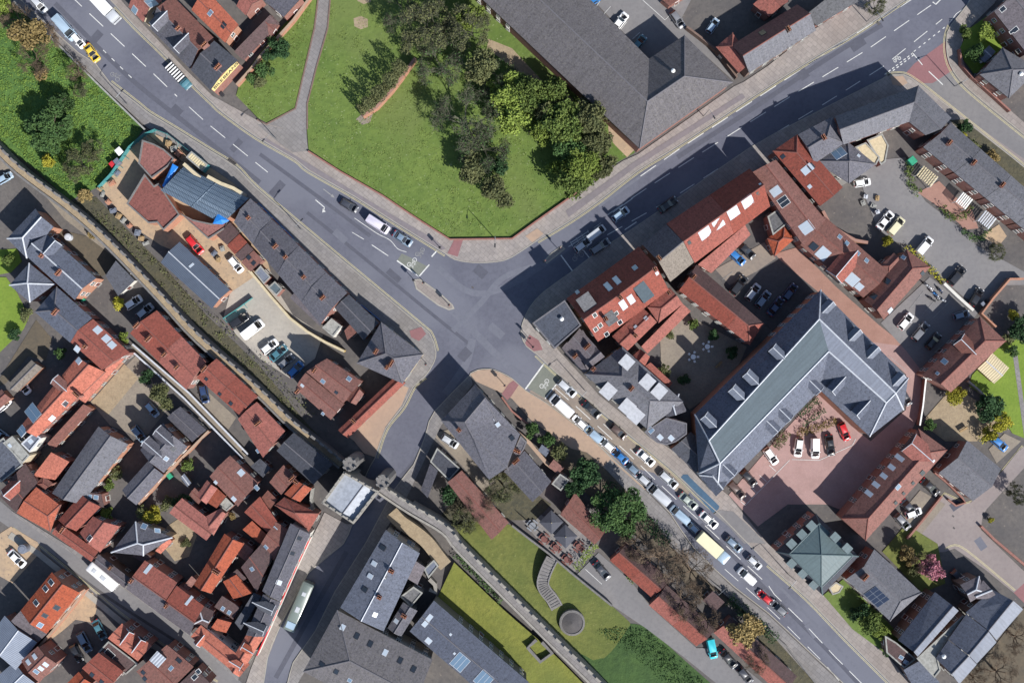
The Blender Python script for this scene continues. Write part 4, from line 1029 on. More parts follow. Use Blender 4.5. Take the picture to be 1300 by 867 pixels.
patch('building_yard', [(125, 236), (150, 205), (184, 166), (215, 178), (300, 235), (330, 300), (345, 350), (322, 352), (296, 378), (250, 330), (205, 312), (172, 290), (150, 268)], 'sand')
patch('car_park', [(292, 372), (322, 352), (345, 357), (372, 400), (410, 425), (400, 455), (368, 480), (330, 455), (300, 425), (284, 402)], 'concrete_yard')
patch('lawn', [(-20, 352), (8, 352), (22, 372), (37, 402), (30, 418), (0, 447), (-20, 450)], 'lawn_bright', raised=.06)
patch('lawn', [(-20, 318), (22, 316), (28, 332), (14, 346), (-20, 352)], 'lawn_bright', raised=.06)
patch('yard', [(0, 480), (46, 406), (66, 430), (58, 458), (36, 452), (8, 486), (-20, 500)], 'earth')
patch('yard', [(-20, 215), (22, 218), (60, 252), (82, 278), (110, 300), (126, 330), (160, 346), (150, 310), (96, 262), (20, 208), (-20, 190)], 'gravel')
patch('yard', [(68, 290), (110, 300), (150, 330), (132, 350), (124, 352), (80, 305)], 'earth')
patch('yard', [(115, 510), (172, 452), (190, 470), (196, 492), (220, 512), (200, 535), (182, 560), (165, 550), (140, 540)], 'gravel')
patch('soil_bed', [(116, 510), (158, 462), (176, 480), (137, 527)], 'straw')
patch('footpath', [(163, 440), (169, 437), (240, 500), (314, 577), (308, 581), (234, 504)], 'gravel')
patch('yard', [(248, 488), (256, 490), (300, 530), (290, 545), (262, 520)], 'gravel')
patch('yard', [(212, 668), (236, 652), (250, 680), (240, 706), (222, 712), (205, 690)], 'straw')
patch('yard', [(-20, 690), (14, 668), (48, 688), (52, 700), (16, 740), (-20, 720)], 'sand')
patch('yard', [(100, 752), (118, 752), (124, 768), (118, 790), (96, 786), (80, 800), (60, 815), (62, 803)], 'sand')
# right-hand yards
patch('car_park', [(748, -5), (868, -20), (880, -5), (862, 30), (905, 60), (932, 104), (868, 46), (824, 76), (790, 40)], 'tarmac_grey')
patch('car_park', [(1092, 225), (1098, 205), (1150, 200), (1152, 225), (1175, 256), (1222, 292), (1240, 312), (1300, 345), (1300, 362), (1272, 362), (1245, 390), (1222, 376), (1200, 357), (1170, 330), (1150, 310), (1128, 305), (1112, 285), (1098, 250)], 'tarmac_grey')
patch('brick_lane', [(975, 325), (1012, 314), (1060, 363), (1115, 412), (1122, 420), (1150, 440), (1170, 472), (1169, 520), (1158, 545), (1128, 590), (1090, 622), (1075, 650), (1050, 640), (1000, 640), (962, 668), (925, 628), (985, 558), (1040, 500), (1080, 540), (1105, 560), (1150, 520), (1150, 475), (1105, 434), (1025, 370), (985, 335)], 'pavers_pink')
patch('brick_lane', [(975, 325), (1012, 314), (1060, 363), (1115, 412), (1150, 440), (1105, 434), (1025, 372), (985, 337)], 'pavers')
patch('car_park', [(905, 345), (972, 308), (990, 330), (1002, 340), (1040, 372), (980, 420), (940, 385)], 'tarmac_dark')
patch('car_park', [(908, 342), (970, 308), (985, 328), (960, 345), (926, 362)], 'tarmac_brown')
patch('car_park', [(1118, 410), (1180, 352), (1242, 396), (1220, 428), (1175, 478), (1150, 445)], 'tarmac_grey')
patch('garden_yard', [(838, 432), (868, 398), (910, 420), (948, 440), (935, 470), (905, 500), (875, 520), (840, 480)], 'gravel')
patch('lawn', [(1218, 62), (1232, 36), (1262, 14), (1285, 50), (1274, 58), (1245, 92), (1236, 94), (1224, 78)], 'lawn_bright', raised=.06)
patch('brick_patio', [(1165, 245), (1192, 230), (1212, 250), (1232, 262), (1242, 290), (1225, 292), (1205, 272)], 'pavers')
patch('brick_patio', [(1245, 300), (1268, 285), (1278, 300), (1268, 312)], 'sand')
patch('garden', [(1234, 476), (1282, 426), (1310, 440), (1310, 560), (1285, 550), (1260, 510), (1230, 490)], 'lawn_bright', raised=.04)
patch('footpath', [(1284, 440), (1290, 440), (1302, 530), (1310, 560), (1300, 555)], 'flags_grey', raised=.06)
patch('garden', [(1175, 530), (1210, 490), (1250, 515), (1268, 540), (1240, 560), (1200, 560), (1180, 545)], 'straw')
patch('car_park', [(1140, 655), (1168, 622), (1200, 640), (1160, 690)], 'gravel')
patch('driveway', [(1255, 570), (1275, 550), (1296, 560), (1265, 588)], 'gravel')
patch('driveway', [(1232, 638), (1272, 598), (1290, 575), (1298, 566), (1250, 650)], 'tarmac_pink')
patch('yard', [(1215, 870), (1262, 820), (1300, 770), (1330, 780), (1330, 900), (1200, 900)], 'earth')
patch('garden', [(1045, 755), (1070, 735), (1126, 788), (1150, 815), (1128, 832), (1082, 798)], 'lawn', raised=.06)
patch('garden', [(1120, 700), (1150, 665), (1190, 690), (1200, 740), (1170, 752)], 'lawn_olive', raised=.05)
# lower middle
patch('lane', [(731, 730), (760, 701), (800, 736), (826, 770), (884, 822), (915, 822), (985, 880), (1000, 905), (950, 905), (912, 869), (870, 835), (820, 797), (777, 768)], 'tarmac_grey')
patch('terrace', [(655, 650), (668, 640), (690, 655), (712, 652), (756, 690), (728, 728), (695, 700)], 'flags_grey')
patch('garden', [(560, 655), (600, 600), (640, 600), (700, 640), (680, 660), (620, 660), (590, 680)], 'scrub')
patch('yard', [(500, 640), (555, 545), (600, 585), (570, 630), (550, 660)], 'yard')
patch('yard', [(548, 550), (570, 545), (605, 580), (628, 612), (610, 625), (590, 595)], 'gravel')
patch('yard', [(690, 530), (745, 575), (800, 625), (872, 716), (930, 765), (905, 775), (830, 700), (760, 640), (700, 585)], 'earth')
patch('yard', [(930, 762), (975, 800), (1035, 867), (1055, 905), (1000, 905), (960, 800)], 'scrub')
# rampart: a bank rising to the city wall
def bank(top, foot, z1, mat, n=7):
    mb = MB(); T, B = smooth_line(top, 4), smooth_line(foot, 4); K = max(len(T), len(B))
    def rs(P, k): 
        s = k*(len(P)-1)/(K-1); i = min(int(s), len(P)-2); return P[i].lerp(P[i+1], s-i)
    rows = []
    for k in range(K):
        a, b = rs(T, k), rs(B, k); rows.append([(*(b.lerp(a, j/n)).xy, .03+z1*(0.5-0.5*math.cos(math.pi*j/n))) for j in range(n+1)])
    for k in range(K-1):
        for j in range(n): mb.face(up([Vector(p) for p in (rows[k][j], rows[k+1][j], rows[k+1][j+1], rows[k][j+1])]))
    tag(link('rampart_bank', mb.mesh('rampart_bank', [mat], smooth=3.1)), kind='structure')
bank([(566, 668), (588, 692), (655, 752), (705, 805), (760, 857), (800, 895)], [(612, 660), (650, 667), (695, 702), (730, 732), (777, 769), (800, 790)], 1.5, 'lawn_olive')
bank([(728, 826), (745, 842), (760, 858), (778, 874), (800, 897)], [(736, 806), (758, 794), (792, 791), (822, 797), (865, 834), (915, 878)], 1.56, 'rough_dark')
bank([(577, 712), (640, 772), (695, 820), (750, 875), (775, 900)], [(556, 757), (590, 790), (630, 830), (665, 870), (690, 905)], 1.5, 'lawn_gold')

# ------------------------------------------------------------------ painted lines
ZR = .006*8+.02
ZR = 0.034
mk = MB(); ye = MB(); wn = MB()
def ln(*pix): return [W(pix[i], pix[i+1]) for i in range(0, len(pix), 2)]
dashes(mk, ln(60, -34, 99, 4, 197, 96, 225, 123), 4.0, 2.2, .17, ZR)
dashes(mk, ln(240, 136, 262, 156, 340, 219), 4.0, 2.1, .15, ZR)
strip_mb(mk, ln(472, 311, 493, 325), -.08, .08, ZR); strip_mb(mk, ln(447, 295, 462, 304), -.06, .06, ZR)
strip_mb(mk, ln(504, 331, 532, 351), -.13, .13, ZR); strip_mb(mk, ln(532, 351, 545, 336), -.13, .13, ZR); strip_mb(mk, ln(548, 326, 555, 318), -.14, .14, ZR)
strip_mb(mk, smooth_line([(450, 277), (478, 296), (495, 305), (505, 316), (516, 320)], 5), -.06, .06, ZR)
dashes(mk, ln(131, 64, 172, 104), .9, 1.6, .16, ZR)
dashes(mk, ln(813, 224, 866, 187, 1030, 80, 1160, -4), 4.0, 2.1, .16, ZR)
dashes(mk, ln(764, 278, 812, 245, 872, 206, 1008, 120, 1100, 64, 1182, 7), 3.9, 2.1, .16, ZR, 1.5)
dashes(mk, ln(768, 300, 850, 254, 950, 190, 1050, 130, 1121, 85, 1196, 25), 3.6, 2.3, .15, ZR, .6)
dashes(mk, ln(775, 312, 838, 271, 900, 232), 3.5, 3.0, .13, ZR)
for o in (0, .42): dashes(mk, [p+Vector((.35*o, -o, 0)) for p in ln(1123, 95, 1160, 67)], .55, .45, .2, ZR)
dashes(mk, ln(1160, 66, 1203, 32), .55, .75, .17, ZR)
strip_mb(mk, ln(1158, 67, 1171, 83), -.09, .09, ZR); strip_mb(mk, ln(1179, 91, 1197, 108), -.1, .1, ZR)
strip_mb(mk, ln(1205, 30, 1214, 18, 1226, 10, 1233, -4), -.07, .07, ZR)
strip_mb(mk, ln(1184, 3, 1188, 6, 1194, 0), -.12, .12, ZR); strip_mb(mk, ln(1143, 9, 1160, -2), -.1, .1, ZR)
strip_mb(mk, ln(712, 324, 731, 350), -.12, .12, ZR); strip_mb(mk, ln(740, 317, 751, 331), -.1, .1, ZR)
for d in (-.5, .5): strip_mb(mk, [p+Vector((d*.45, d*.9, 0))*.9 for p in ln(723, 311, 746, 296)], -.06, .06, ZR)
for k in range(4): strip_mb(mk, ln(724+k*7.3, 307-k*4.9, 727+k*7.3, 313-k*4.9), -.06, .06, ZR)
for d in (-.35, .35): strip_mb(mk, [p+Vector((d*.45, d*.9, 0))*.9 for p in ln(753, 291, 762, 285)], -.05, .05, ZR)
strip_mb(mk, ln(778, 270, 803, 252), -.08, .08, ZR); strip_mb(mk, ln(793, 292, 808, 282), -.1, .1, ZR)
strip_mb(mk, ln(691, 461, 667, 494), -.16, .16, ZR); strip_mb(mk, ln(714, 478, 692, 506), -.13, .13, ZR)
dashes(mk, ln(703, 491, 735, 519, 760, 542, 800, 578, 830, 607, 862, 637, 905, 676, 935, 705, 975, 742, 982, 753, 1020, 790, 1060, 833, 1095, 868), 4.2, 2.0, .14, ZR)
dashes(mk, ln(920, 722, 960, 757, 995, 790, 1045, 840, 1075, 875), 3.8, 2.2, .12, ZR)
dashes(mk, ln(766, 538, 775, 546, 825, 594), 2.2, 5.5, .12, ZR)
strip_mb(wn, smooth_line([(720, 531), (745, 551), (772, 576), (800, 604)], 4), -.06, .06, ZR)
# double yellow lines follow the kerbs
def dyl(pix, side, sub=4):
    p = smooth_line(pix, sub)
    for d in (.28, .52): strip_mb(ye, p, side*d-.055, side*d+.055, ZR)
dyl(A_SW[5:17], 1); dyl(A_NE[2:], -1); dyl(B_NW[1:], -1); dyl(S_W, 1); dyl(S_E[2:], -1); dyl(C_NE[:6], -1); dyl(C_NE[6:], -1); dyl(C_SW[:6], -1); dyl([(540, 478), (525, 491), (512, 516), (490, 544), (477, 581)], 1)
for d in (.3, .55): strip_mb(ye, smooth_line([(15, 672), (52, 697), (107, 742), (155, 782), (220, 830), (275, 867)], 3), d-.06, d+.06, ZR)
for d in (.3, .55): strip_mb(ye, smooth_line([(1182, 652), (1200, 628), (1224, 641), (1250, 626), (1300, 567)], 2), d-.1, d+.02, ZR)
for d in (.3, .55): strip_mb(ye, smooth_line([(1201, 699), (1212, 694), (1225, 700), (1250, 720), (1287, 751)], 3), d-.06, d+.06, ZR)
# bays
def bay(x0, y0, x1, y1, w=.1, m=wn): strip_mb(m, ln(x0, y0, x1, y1), -w/2, w/2, .14)
for q in ((757, 9, 763, 0), (767, 18, 775, 9), (815, 0, 844, 26), (844, 26, 850, 20), (788, 38, 796, 28), (803, 50, 812, 42)): bay(*q, m=mk)
for q in ((1155, 392, 1172, 370), (1170, 400, 1190, 378), (1184, 404, 1206, 382), (1150, 470, 1128, 452), (917, 355, 930, 345)): bay(*q)
for q in ((1005, 583, 1040, 584), (1040, 584, 1082, 565), (1082, 565, 1086, 557), (940, 636, 946, 641), (946, 641, 1002, 584), (960, 625, 953, 617), (973, 611, 964, 603), (985, 598, 976, 590)): bay(*q, m=mk)
for q in ((743, 722, 764, 741),): bay(*q, m=mk)
# cycle symbols and arrows
def cycle(px, py, rz, s=1.0, m=mk):
    c = W(px, py); R = math.radians(rz); co, si = math.cos(R), math.sin(R)
    def Q(x, y): return Vector((c.x+(x*co-y*si)*s, c.y+(x*si+y*co)*s, 0))
    for cx in (-.75, .75): strip_mb(m, [Q(cx+.42*math.cos(a*.5236), .42*math.sin(a*.5236)) for a in range(13)], -.06, .06, ZR)
    for a in ([(-.75, 0), (-.3, .75), (.5, .75), (0, .05), (-.75, 0)], [(0, .05), (-.35, .95)], [(.75, 0), (.45, 1.05), (.75, 1.1)]): strip_mb(m, [Q(*p) for p in a], -.05, .05, ZR)
cycle(523, 333, -140, 1.0); cycle(533, 320, -140, .95, wn); cycle(691, 487, -135, 1.0); cycle(734, 326, 32, 1.1, wn); cycle(146, 98, -45, 1.0, wn); cycle(1139, 76, 30, .7)
def arrow(px, py, rz, bend=0, s=1.0, m=mk):
    c = W(px, py); R = math.radians(rz); co, si = math.cos(R), math.sin(R)
    def Q(x, y): return Vector((c.x+(x*co-y*si)*s, c.y+(x*si+y*co)*s, 0))
    strip_mb(m, [Q(-1.6, 0), Q(.6, 0)], -.09, .09, ZR)
    if bend: 
        strip_mb(m, [Q(.55, 0), Q(.8, bend*.45)], -.09, .09, ZR); T = [Q(.45, bend*.35), Q(1.25, bend*.45), Q(.85, bend*1.0)]
    else: T = [Q(.6, -.35), Q(1.5, 0), Q(.6, .35)]
    if norm(T).z < 0: T = T[::-1]
    m.face([(p.x, p.y, ZR) for p in T])
arrow(409, 261, -40, -1, 1.15); arrow(418, 246, -38, 0, 1.0, wn)
for k, (b, m) in enumerate(((mk, 'paint_white'), (ye, 'paint_yellow'), (wn, 'paint_worn'))): tag(link('road_markings', b.mesh('road_markings', [m])), kind='structure')
# kerb stones
kb = MB()
for l, s in ((A_SW, -1), (A_NE+CORN_N[1:]+B_NW[1:], 1), (S_W, -1), (B_SE+C_NE[1:], 1), (S_E, 1), (C_SW, 1), (D_E, 1), (D_W, -1)):
    p = smooth_line(l, 2); strip_mb(kb, p, 0, s*.18, .185, thick=.18)
tag(link('kerb', kb.mesh('kerb', ['kerb_stone'])), kind='structure')
# manholes and repaired squares
mh = MB()
for x, y, a in ((294, 206, 12), (1115, 30, 5), (700, 250, 4), (600, 365, 3), (1211, 670, 3), (883, 838, 3), (405, 196, 4), (1210, 655, 3), (610, 309, 6), (920, 855, 4), (885, 150, 4), (905, 128, 3), (320, 245, 3), (845, 178, 3)):
    c = W(x, y); mh.box((c.x, c.y, .1 if False else 0), (a*S, a*S*.7, ZR if a > 3 else ZR-.002), -.75)
tag(link('road_markings', mh.mesh('road_markings', ['tarmac_dark'])), kind='structure')
# ------------------------------------------------------------------ buildings, north side
H = house
H('terraced_house', 'red tiled house at the very top beside the white lorry, small roof windows', 'house', [G(163, 9, 182, 29, 206, 2, 187, -18, e=5.8)], 'clay_red', 'render_cream', sky=[(171, 13, 1.4, 1.6, 'b'), (192, 4, 2, 2.4, 'b')], ch='184,-2')
H('terraced_house', 'long street house with grey slate front slope, two gabled dormers and red tiles behind', 'house', [G(190, 36, 241, 88, 271, 48, 219, -5, e=6.4, p=.75, m='slate_grey', m2='clay_brown')], 'slate_grey', 'brick_red', ch='227,37 262,60', dor=[(204, 29, 2.4, 3, 'g', 'slate_grey'), (231, 57, 2.4, 3, 'g', 'slate_grey')])
SIGNH = H('end_terrace_house', 'slate end of terrace with a yellow lettered panel painted high on its brick gable', 'house', [G(242, 89, 267, 115, 302, 77, 272, 52, e=7.2, p=.42)], 'slate_dark', 'brick_red', ch='277,86', win=False)
H('rear_house', 'bright orange tiled back house with two roof windows, behind the slate terrace', 'house', [G(243, 13, 286, 55, 303, 32, 262, -12, e=5.6, p=.35)], 'clay_orange', 'brick_orange', sky=[(267, 17, .9, 1.3, 'b'), (284, 33, .9, 1.3, 'd')])
H('rear_house', 'small red tiled back house at the top edge, right of the orange roof', 'house', [G(300, 8, 312, 20, 334, -2, 320, -14, e=5)], 'clay_red', 'brick_red')
H('outbuilding', 'long low plum roofed outbuilding along the brick wall of the park', 'outbuilding', [M(309, 77, 355, 30, 343, 19, 297, 66, e=2.8, p=.3)], 'clay_dark', 'brick_red')
H('rear_house', 'grey slate roofed house at the top edge beside the park path wall', 'house', [M(336, 2, 360, 22, 384, -4, 360, -26, e=5, p=.25)], 'slate_grey', 'brick_red')
H('outbuilding', 'small shed with red corrugated half roof beside the park wall', 'shed', [G(330, 38, 343, 50, 355, 30, 345, 20, e=2.6, p=.4)], 'clay_brown', 'brick_red')
H('school_building', 'large L shaped hall with brownish mossy slate roof, white roof vent, beside the park', 'hall',
  [P_([(560, -50, 7), (812, 189, 7), (930, 105, 7), (869, 45, 7), (824, 75, 7), (700, -50, 7), (633, -50, 12), (822, 129, 12), (869, 97, 12)],
      [(0, 1, 7, 6), (6, 7, 4, 5), (1, 2, 8, 7), (2, 3, 8), (7, 8, 3, 4)])], 'slate_moss', 'brick_red', vents='854,91')
H('terraced_house', 'roadside house with grey slate front slope and dark maroon tiles behind, right of the hall', 'house',
  [G(951, 93, 1036, 39, 1012, 6, 928, 58, e=6, m='slate_pale', m2='clay_brown'), G(909, 60, 938, 93, 957, 78, 930, 42, e=5, p=.7, ha=1, m='clay_red')], 'clay_red', 'brick_brown', ch='1000,38', sky=[(968, 42, 1.3, 1.5, 'd')])
H('workshop', 'single storey grey felt roofed building at the roadside near the top edge', 'workshop', [M(1022, 20, 1037, 33, 1090, 2, 1068, -16, e=3.6, p=.15)], 'felt_grey', 'brick_red')
H('rear_house', 'small red tiled building at the top edge behind the maroon house', 'house', [G(956, 6, 976, 22, 1002, 2, 984, -16, e=4.6)], 'clay_red', 'brick_red')
H('rear_house', 'narrow red tiled roof at the top edge just right of the shaded yard', 'house', [G(838, -2, 850, 8, 874, -6, 862, -18, e=3.6)], 'clay_brown', 'brick_red')
H('detached_house', 'hipped grey slate house at the right edge above the brick garden wall', 'house', [G(1244, 95, 1281, 125, 1319, 88, 1273, 61, e=5.6, p=.6, ha=1, hb=1)], 'slate_pale', 'brick_red', vents='1295,95')
H('apartment_building', 'plum slate roof running off the top right corner with three small roof windows', 'house', [G(1262, 15, 1305, 70, 1345, 30, 1300, -20, e=7, p=.4)], 'slate_plum', 'brick_red', sky=[(1273, 12, 1, 1.2, 'k'), (1289, 38, 1, 1.2, 'k'), (1284, 41, .7, .8, 'k')])
H('conservatory', 'small glazed conservatory in the shaded garden beside the hipped slate house', 'conservatory', [G(1240, 72, 1250, 80, 1264, 66, 1256, 58, e=2.4, p=.4)], 'lead_pale', 'white_paint', win=False)
H('corner_block', 'angled slate roofed block curving round the corner of the side road', 'apartment building',
  [P_([(1060, 148, 7.5), (1166, 109, 7.5), (1208, 150, 7.5), (1175, 172, 7.5), (1154, 155, 7.5), (1071, 184, 7.5), (1066, 165, 10.4), (1161, 130, 10.4), (1195, 164, 10.4)],
      [(0, 1, 7, 6), (6, 7, 4, 5), (1, 2, 8, 7), (7, 8, 3, 4)])], 'slate_pale', 'brick_red')
def lerp2(a, b, t): return (a[0]+(b[0]-a[0])*t, a[1]+(b[1]-a[1])*t)
def row(A, B, C, D, cuts, items, **kw):
    """a terrace: one house between each pair of cuts"""
    ha, hb = kw.pop('ha', 0), kw.pop('hb', 0); e = kw.pop('e', 5.6); p = kw.pop('p', .9); m = kw.pop('m', None); m2 = kw.pop('m2', None)
    out = []
    for i, it in enumerate(items):
        t0, t1 = cuts[i], cuts[i+1]-.002
        q = lerp2(A, B, t0)+lerp2(A, B, t1)+lerp2(D, C, t1)+lerp2(D, C, t0)
        k = dict(kw); k.update(it); nm = k.pop('name', 'terraced_house'); lab = k.pop('label'); de = k.pop('de', 0)
        w = [G(*q, e=e+de, p=p, ha=ha if i == 0 else 0, hb=hb if i == len(items)-1 else 0, m=k.pop('m', m), m2=k.pop('m2', m2))]
        out.append(H(nm, lab, 'house', w, over=.12, **k))
    return out
row((1172, 187), (1330, 316), (1360, 290), (1207, 156), [0, .25, .5, .75, 1], [
    dict(label='slate roofed brick cottage nearest the angled corner block on the side road', ch='1204,182'),
    dict(label='slate roofed brick cottage behind the hedge with the cream slatted porch', ch='1235,207'),
    dict(label='slate roofed brick cottage behind the white slatted porch and brick patio', ch='1269,236'),
    dict(label='slate roofed brick cottage at the right edge behind the pale sunny patio')], roof='slate_pale', wall='brick_red', e=5.8, p=.62, group='slate cottages in a row on the side road')
# row on the shaded side of the right-hand road
H('corner_shop', 'flat roofed slate blue corner building at the junction kerb', 'shop', [F(676, 410, 717, 381, 738, 413, 704, 443, e=8.5, m='felt_blue', par=.2, cop='ridge_slate')], 'felt_blue', 'render_cream', vents='713,405')
H('terraced_house', 'maroon fronted house with a flat box dormer next to the flat roofed corner building', 'house', [G(719, 379, 755, 354, 796, 408, 759, 434, e=8)], 'clay_red', 'brick_red', ch='768,405',
  sky=[(755, 400, .9, 1.2, 'k'), (762, 413, .9, 1.2, 'k'), (756, 418, .9, 1.2, 'k'), (770, 424, 1, 1.2, 'k'), (787, 409, 1, 1.2, 'k'), (782, 398, 1, 1.1, 'k'), (733, 371, .8, 1, 'b')], dor=[(744, 384, 2.8, 3, 'box', 'felt_grey'), (774, 404, 2.2, 2.4, 'box', 'felt_grey')])
H('terraced_house', 'wide house with white roof windows and a grey green flat dormer on red rear tiles', 'house', [G(755, 354, 811, 313, 849, 368, 796, 408, e=8)], 'clay_red', 'brick_red', ch='787,378 831,342',
  sky=[(772, 364, 1.1, 2.4, 'w'), (783, 356, 1.1, 2.3, 'w'), (806, 340, 1, 1.2, 'b'), (791, 387, 1.3, 2.6, 'w'), (801, 380, 1.3, 2.4, 'w'), (834, 347, .7, .9, 'w')], dor=[(816, 371, 2.4, 3.6, 'box', 'lead_green')])
H('terraced_house', 'narrow house with dark slate front and pale tan stone tiled back slope', 'house', [G(815, 310, 846, 285, 881, 333, 851, 358, e=7.6, m='slate_plum', m2='stone_tan')], 'slate_plum', 'brick_brown', ch='836,328')
B5 = ((846, 284), (952, 214), (978, 262), (882, 334))
row(*B5, [0, .52, 1], [
    dict(label='red roofed house with two large white glazed panels, adjoining the tan roof', sky=[(895, 296, 2.6, 2.5, 'w'), (912, 284, 2.5, 2.5, 'w'), (875, 308, .7, 1, 'd')]),
    dict(label='red roofed house with two large white glazed panels, adjoining the deep maroon wing', sky=[(931, 270, 2.5, 2.6, 'w'), (949, 256, 2.5, 2.6, 'w'), (962, 246, .7, 1, 'd'), (965, 234, .5, .5, 'w')])],
    roof='clay_red', wall='brick_red', e=7.6)
H('rear_extension', 'narrow red lean to roof along the back of the houses with white glazed panels', 'extension', [M(903, 347, 953, 298, 946, 286, 886, 336, e=3.6, p=.3)], 'clay_red', 'brick_red')
H('rear_wing', 'deep maroon rear wing with white and grey slatted roof lights in a line', 'house', [G(955, 219, 1020, 312, 1048, 279, 985, 203, e=6.6, p=.55)], 'clay_brown', 'brick_red',
  sky=[(985, 243, 1.8, 2.2, 'w'), (995, 256, 2, 2.2, 'k'), (1024, 289, 2.4, 2.6, 'w')])
H('terraced_house', 'red tiled house end on to the road, left of the slate hips', 'house', [G(981, 192, 1041, 262, 1070, 238, 1012, 171, e=7, p=.6, ha=1)], 'clay_red', 'brick_red', sky=[(994, 199, .8, 1, 'd'), (1025, 215, 1.6, 2.4, 'w'), (1030, 212, 1.2, 1.6, 'd'), (1028, 237, .8, .8, 'w')])
H('public_house', 'grey slate house of several hips with one large glazed roof panel', 'house', [G(1013, 171, 1057, 148, 1072, 182, 1034, 208, e=7.4, p=.5, hb=1), G(1034, 205, 1076, 180, 1112, 209, 1078, 233, e=6.6, p=.5, ha=1, hb=1)], 'slate_grey', 'render_white', sky=[(1065, 195, 2.6, 2.2, 'b'), (1090, 198, .7, .7, 'w')], ch='1045,175')
H('flat_roof_extension', 'two cream felt flat roofs behind the angled corner block', 'extension', [F(1085, 187, 1099, 181, 1117, 200, 1112, 210, 1100, 205, e=3.2, m='cream_felt', par=.2)], 'cream_felt', 'brick_red')
H('flat_roof_extension', 'wide cream flat roof in the yard of the corner block with clutter beside it', 'extension', [F(1100, 178, 1120, 170, 1128, 185, 1124, 206, 1118, 210, 1110, 195, e=3.0, m='cream_felt', par=.2)], 'cream_felt', 'brick_red')
H('rear_extension', 'grey flat roof strip between two red roofs behind the glazed panels', 'extension', [F(974, 275, 987, 266, 1001, 283, 981, 299, e=4.4, m='felt_grey', par=.2)], 'felt_grey', 'brick_red')
H('outhouse', 'small orange red hipped outhouse beside the brick lane, top end', 'outhouse', [G(974, 303, 996, 286, 1008, 304, 983, 326, e=3.8, p=.5, ha=1, hb=1)], 'clay_orange', 'brick_red')
H('lane_house', 'long maroon house on the brick lane with a gabled dormer and white roof lights', 'house', [G(1016, 311, 1096, 378, 1128, 345, 1046, 274, e=5.6, p=.62)], 'clay_brown', 'brick_red', ch='1080,325',
  sky=[(1045, 322, 2.4, 2.6, 'w'), (1033, 313, 1.6, 1.6, 'd'), (1082, 355, 2.4, 2.4, 'w'), (1091, 364, 1.5, 1.5, 'w'), (1066, 301, .9, 1.1, 'b'), (1075, 309, .9, 1.1, 'b'), (1089, 322, .9, 1.1, 'b'), (1100, 331, .9, 1.1, 'b')], dor=[(1066, 341, 4.0, 4.4, 'g', 'clay_red')])
H('lane_house', 'red and brown L shaped house between the brick lane and the motorbikes', 'house', [G(1181, 339, 1122, 406, 1097, 381, 1151, 317, e=5.4, p=.7, ha=1), G(1117, 338, 1135, 321, 1143, 333, 1128, 349, e=5.2, p=.6, ha=1)], 'clay_brown', 'brick_red',
  sky=[(1147, 327, .8, 1, 'b'), (1126, 357, 1.2, 1.4, 'd'), (1109, 376, 1.2, 1.4, 'd'), (1171, 347, .9, 1, 'd'), (1130, 394, 1.2, 1, 'w')])
H('rear_house', 'red hipped roof in the middle of the courtyard behind the grey green dormer', 'house', [G(822, 390, 850, 365, 867, 386, 836, 410, e=5.2, p=.45, ha=1)], 'clay_red', 'brick_red', ch='848,372')
H('rear_wing', 'maroon and red rear wing below the wide house with the flat dormer', 'house', [G(777, 427, 816, 391, 834, 409, 795, 447, e=5.4, p=.4)], 'clay_red', 'brick_red', ch='806,426', sky=[(807, 415, .7, .7, 'w'), (820, 404, .8, .8, 'w')], vents='')
H('rear_wing', 'thin red lean to running down the courtyard edge', 'extension', [M(822, 449, 877, 395, 867, 386, 814, 440, e=3.2, p=.4)], 'clay_red', 'brick_red')
row((862, 369), (952, 438), (970, 411), (884, 336), [0, .68, 1], [
    dict(label='tall courtyard house with plum north slope and red south slope, ridge towards the car park', ch='880,352'),
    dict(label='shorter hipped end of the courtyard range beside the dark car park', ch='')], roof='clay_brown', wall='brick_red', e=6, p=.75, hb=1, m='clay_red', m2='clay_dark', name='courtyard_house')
row((742, 475), (822, 545), (868, 510), (790, 440), [0, .36, .68, 1], [
    dict(label='slate terrace house at the junction end with one white box dormer on the front', ch='752,468', dor=[(772, 496, 2.5, 2.7, 'box', 'box_lead'), (795, 460, 2.3, 2.4, 'box', 'box_lead')]),
    dict(label='middle slate terrace house on the queue side with white box dormers front and back', dor=[(796, 516, 2.5, 2.7, 'box', 'box_lead'), (821, 485, 2.3, 2.6, 'box', 'box_lead')], ch='801,493'),
    dict(label='slate terrace house next to the rounded corner with white box dormers', dor=[(807, 527, 2.5, 2.7, 'box', 'box_lead'), (836, 497, 2.3, 2.6, 'box', 'box_lead')])],
    roof='slate_pale', wall='render_cream', e=7.4, p=.62, ha=1, hb=1, group='slate terrace houses facing the queue')
H('corner_shop', 'slate building with rounded front corner and three small white skylights', 'shop', [F(818, 548, 826, 556, 834, 562, 846, 565, 858, 561, 872, 551, 872, 537, 846, 530, e=7.2, m='slate_grey', par=.12, cop='ridge_slate')], 'slate_grey', 'render_cream', sky=[(826, 546, 1.2, 1.2, 'b'), (838, 555, 1.2, 1, 'w'), (852, 556, 1.2, 1, 'w')])
H('rear_wing', 'small hipped slate wing with pale lead hips behind the rounded corner', 'house', [G(842, 531, 838, 504, 862, 500, 872, 522, e=6.6, p=.55, hb=1)], 'slate_grey', 'brick_red', lead=True)
H('terraced_house', 'small plum gabled slate house set back beside the flat corner building, above the stop box', 'house', [G(739, 457, 757, 441, 768, 453, 746, 470, e=7, p=.6), M(713, 442, 742, 474, 746, 470, 720, 434, e=6.6, p=.3)], 'slate_plum', 'render_white', ch='730,452')
H('rear_extension', 'red lean to roof tucked behind the white box dormers', 'extension', [M(817, 466, 849, 492, 854, 486, 826, 460, e=4, p=.4)], 'clay_red', 'brick_red')
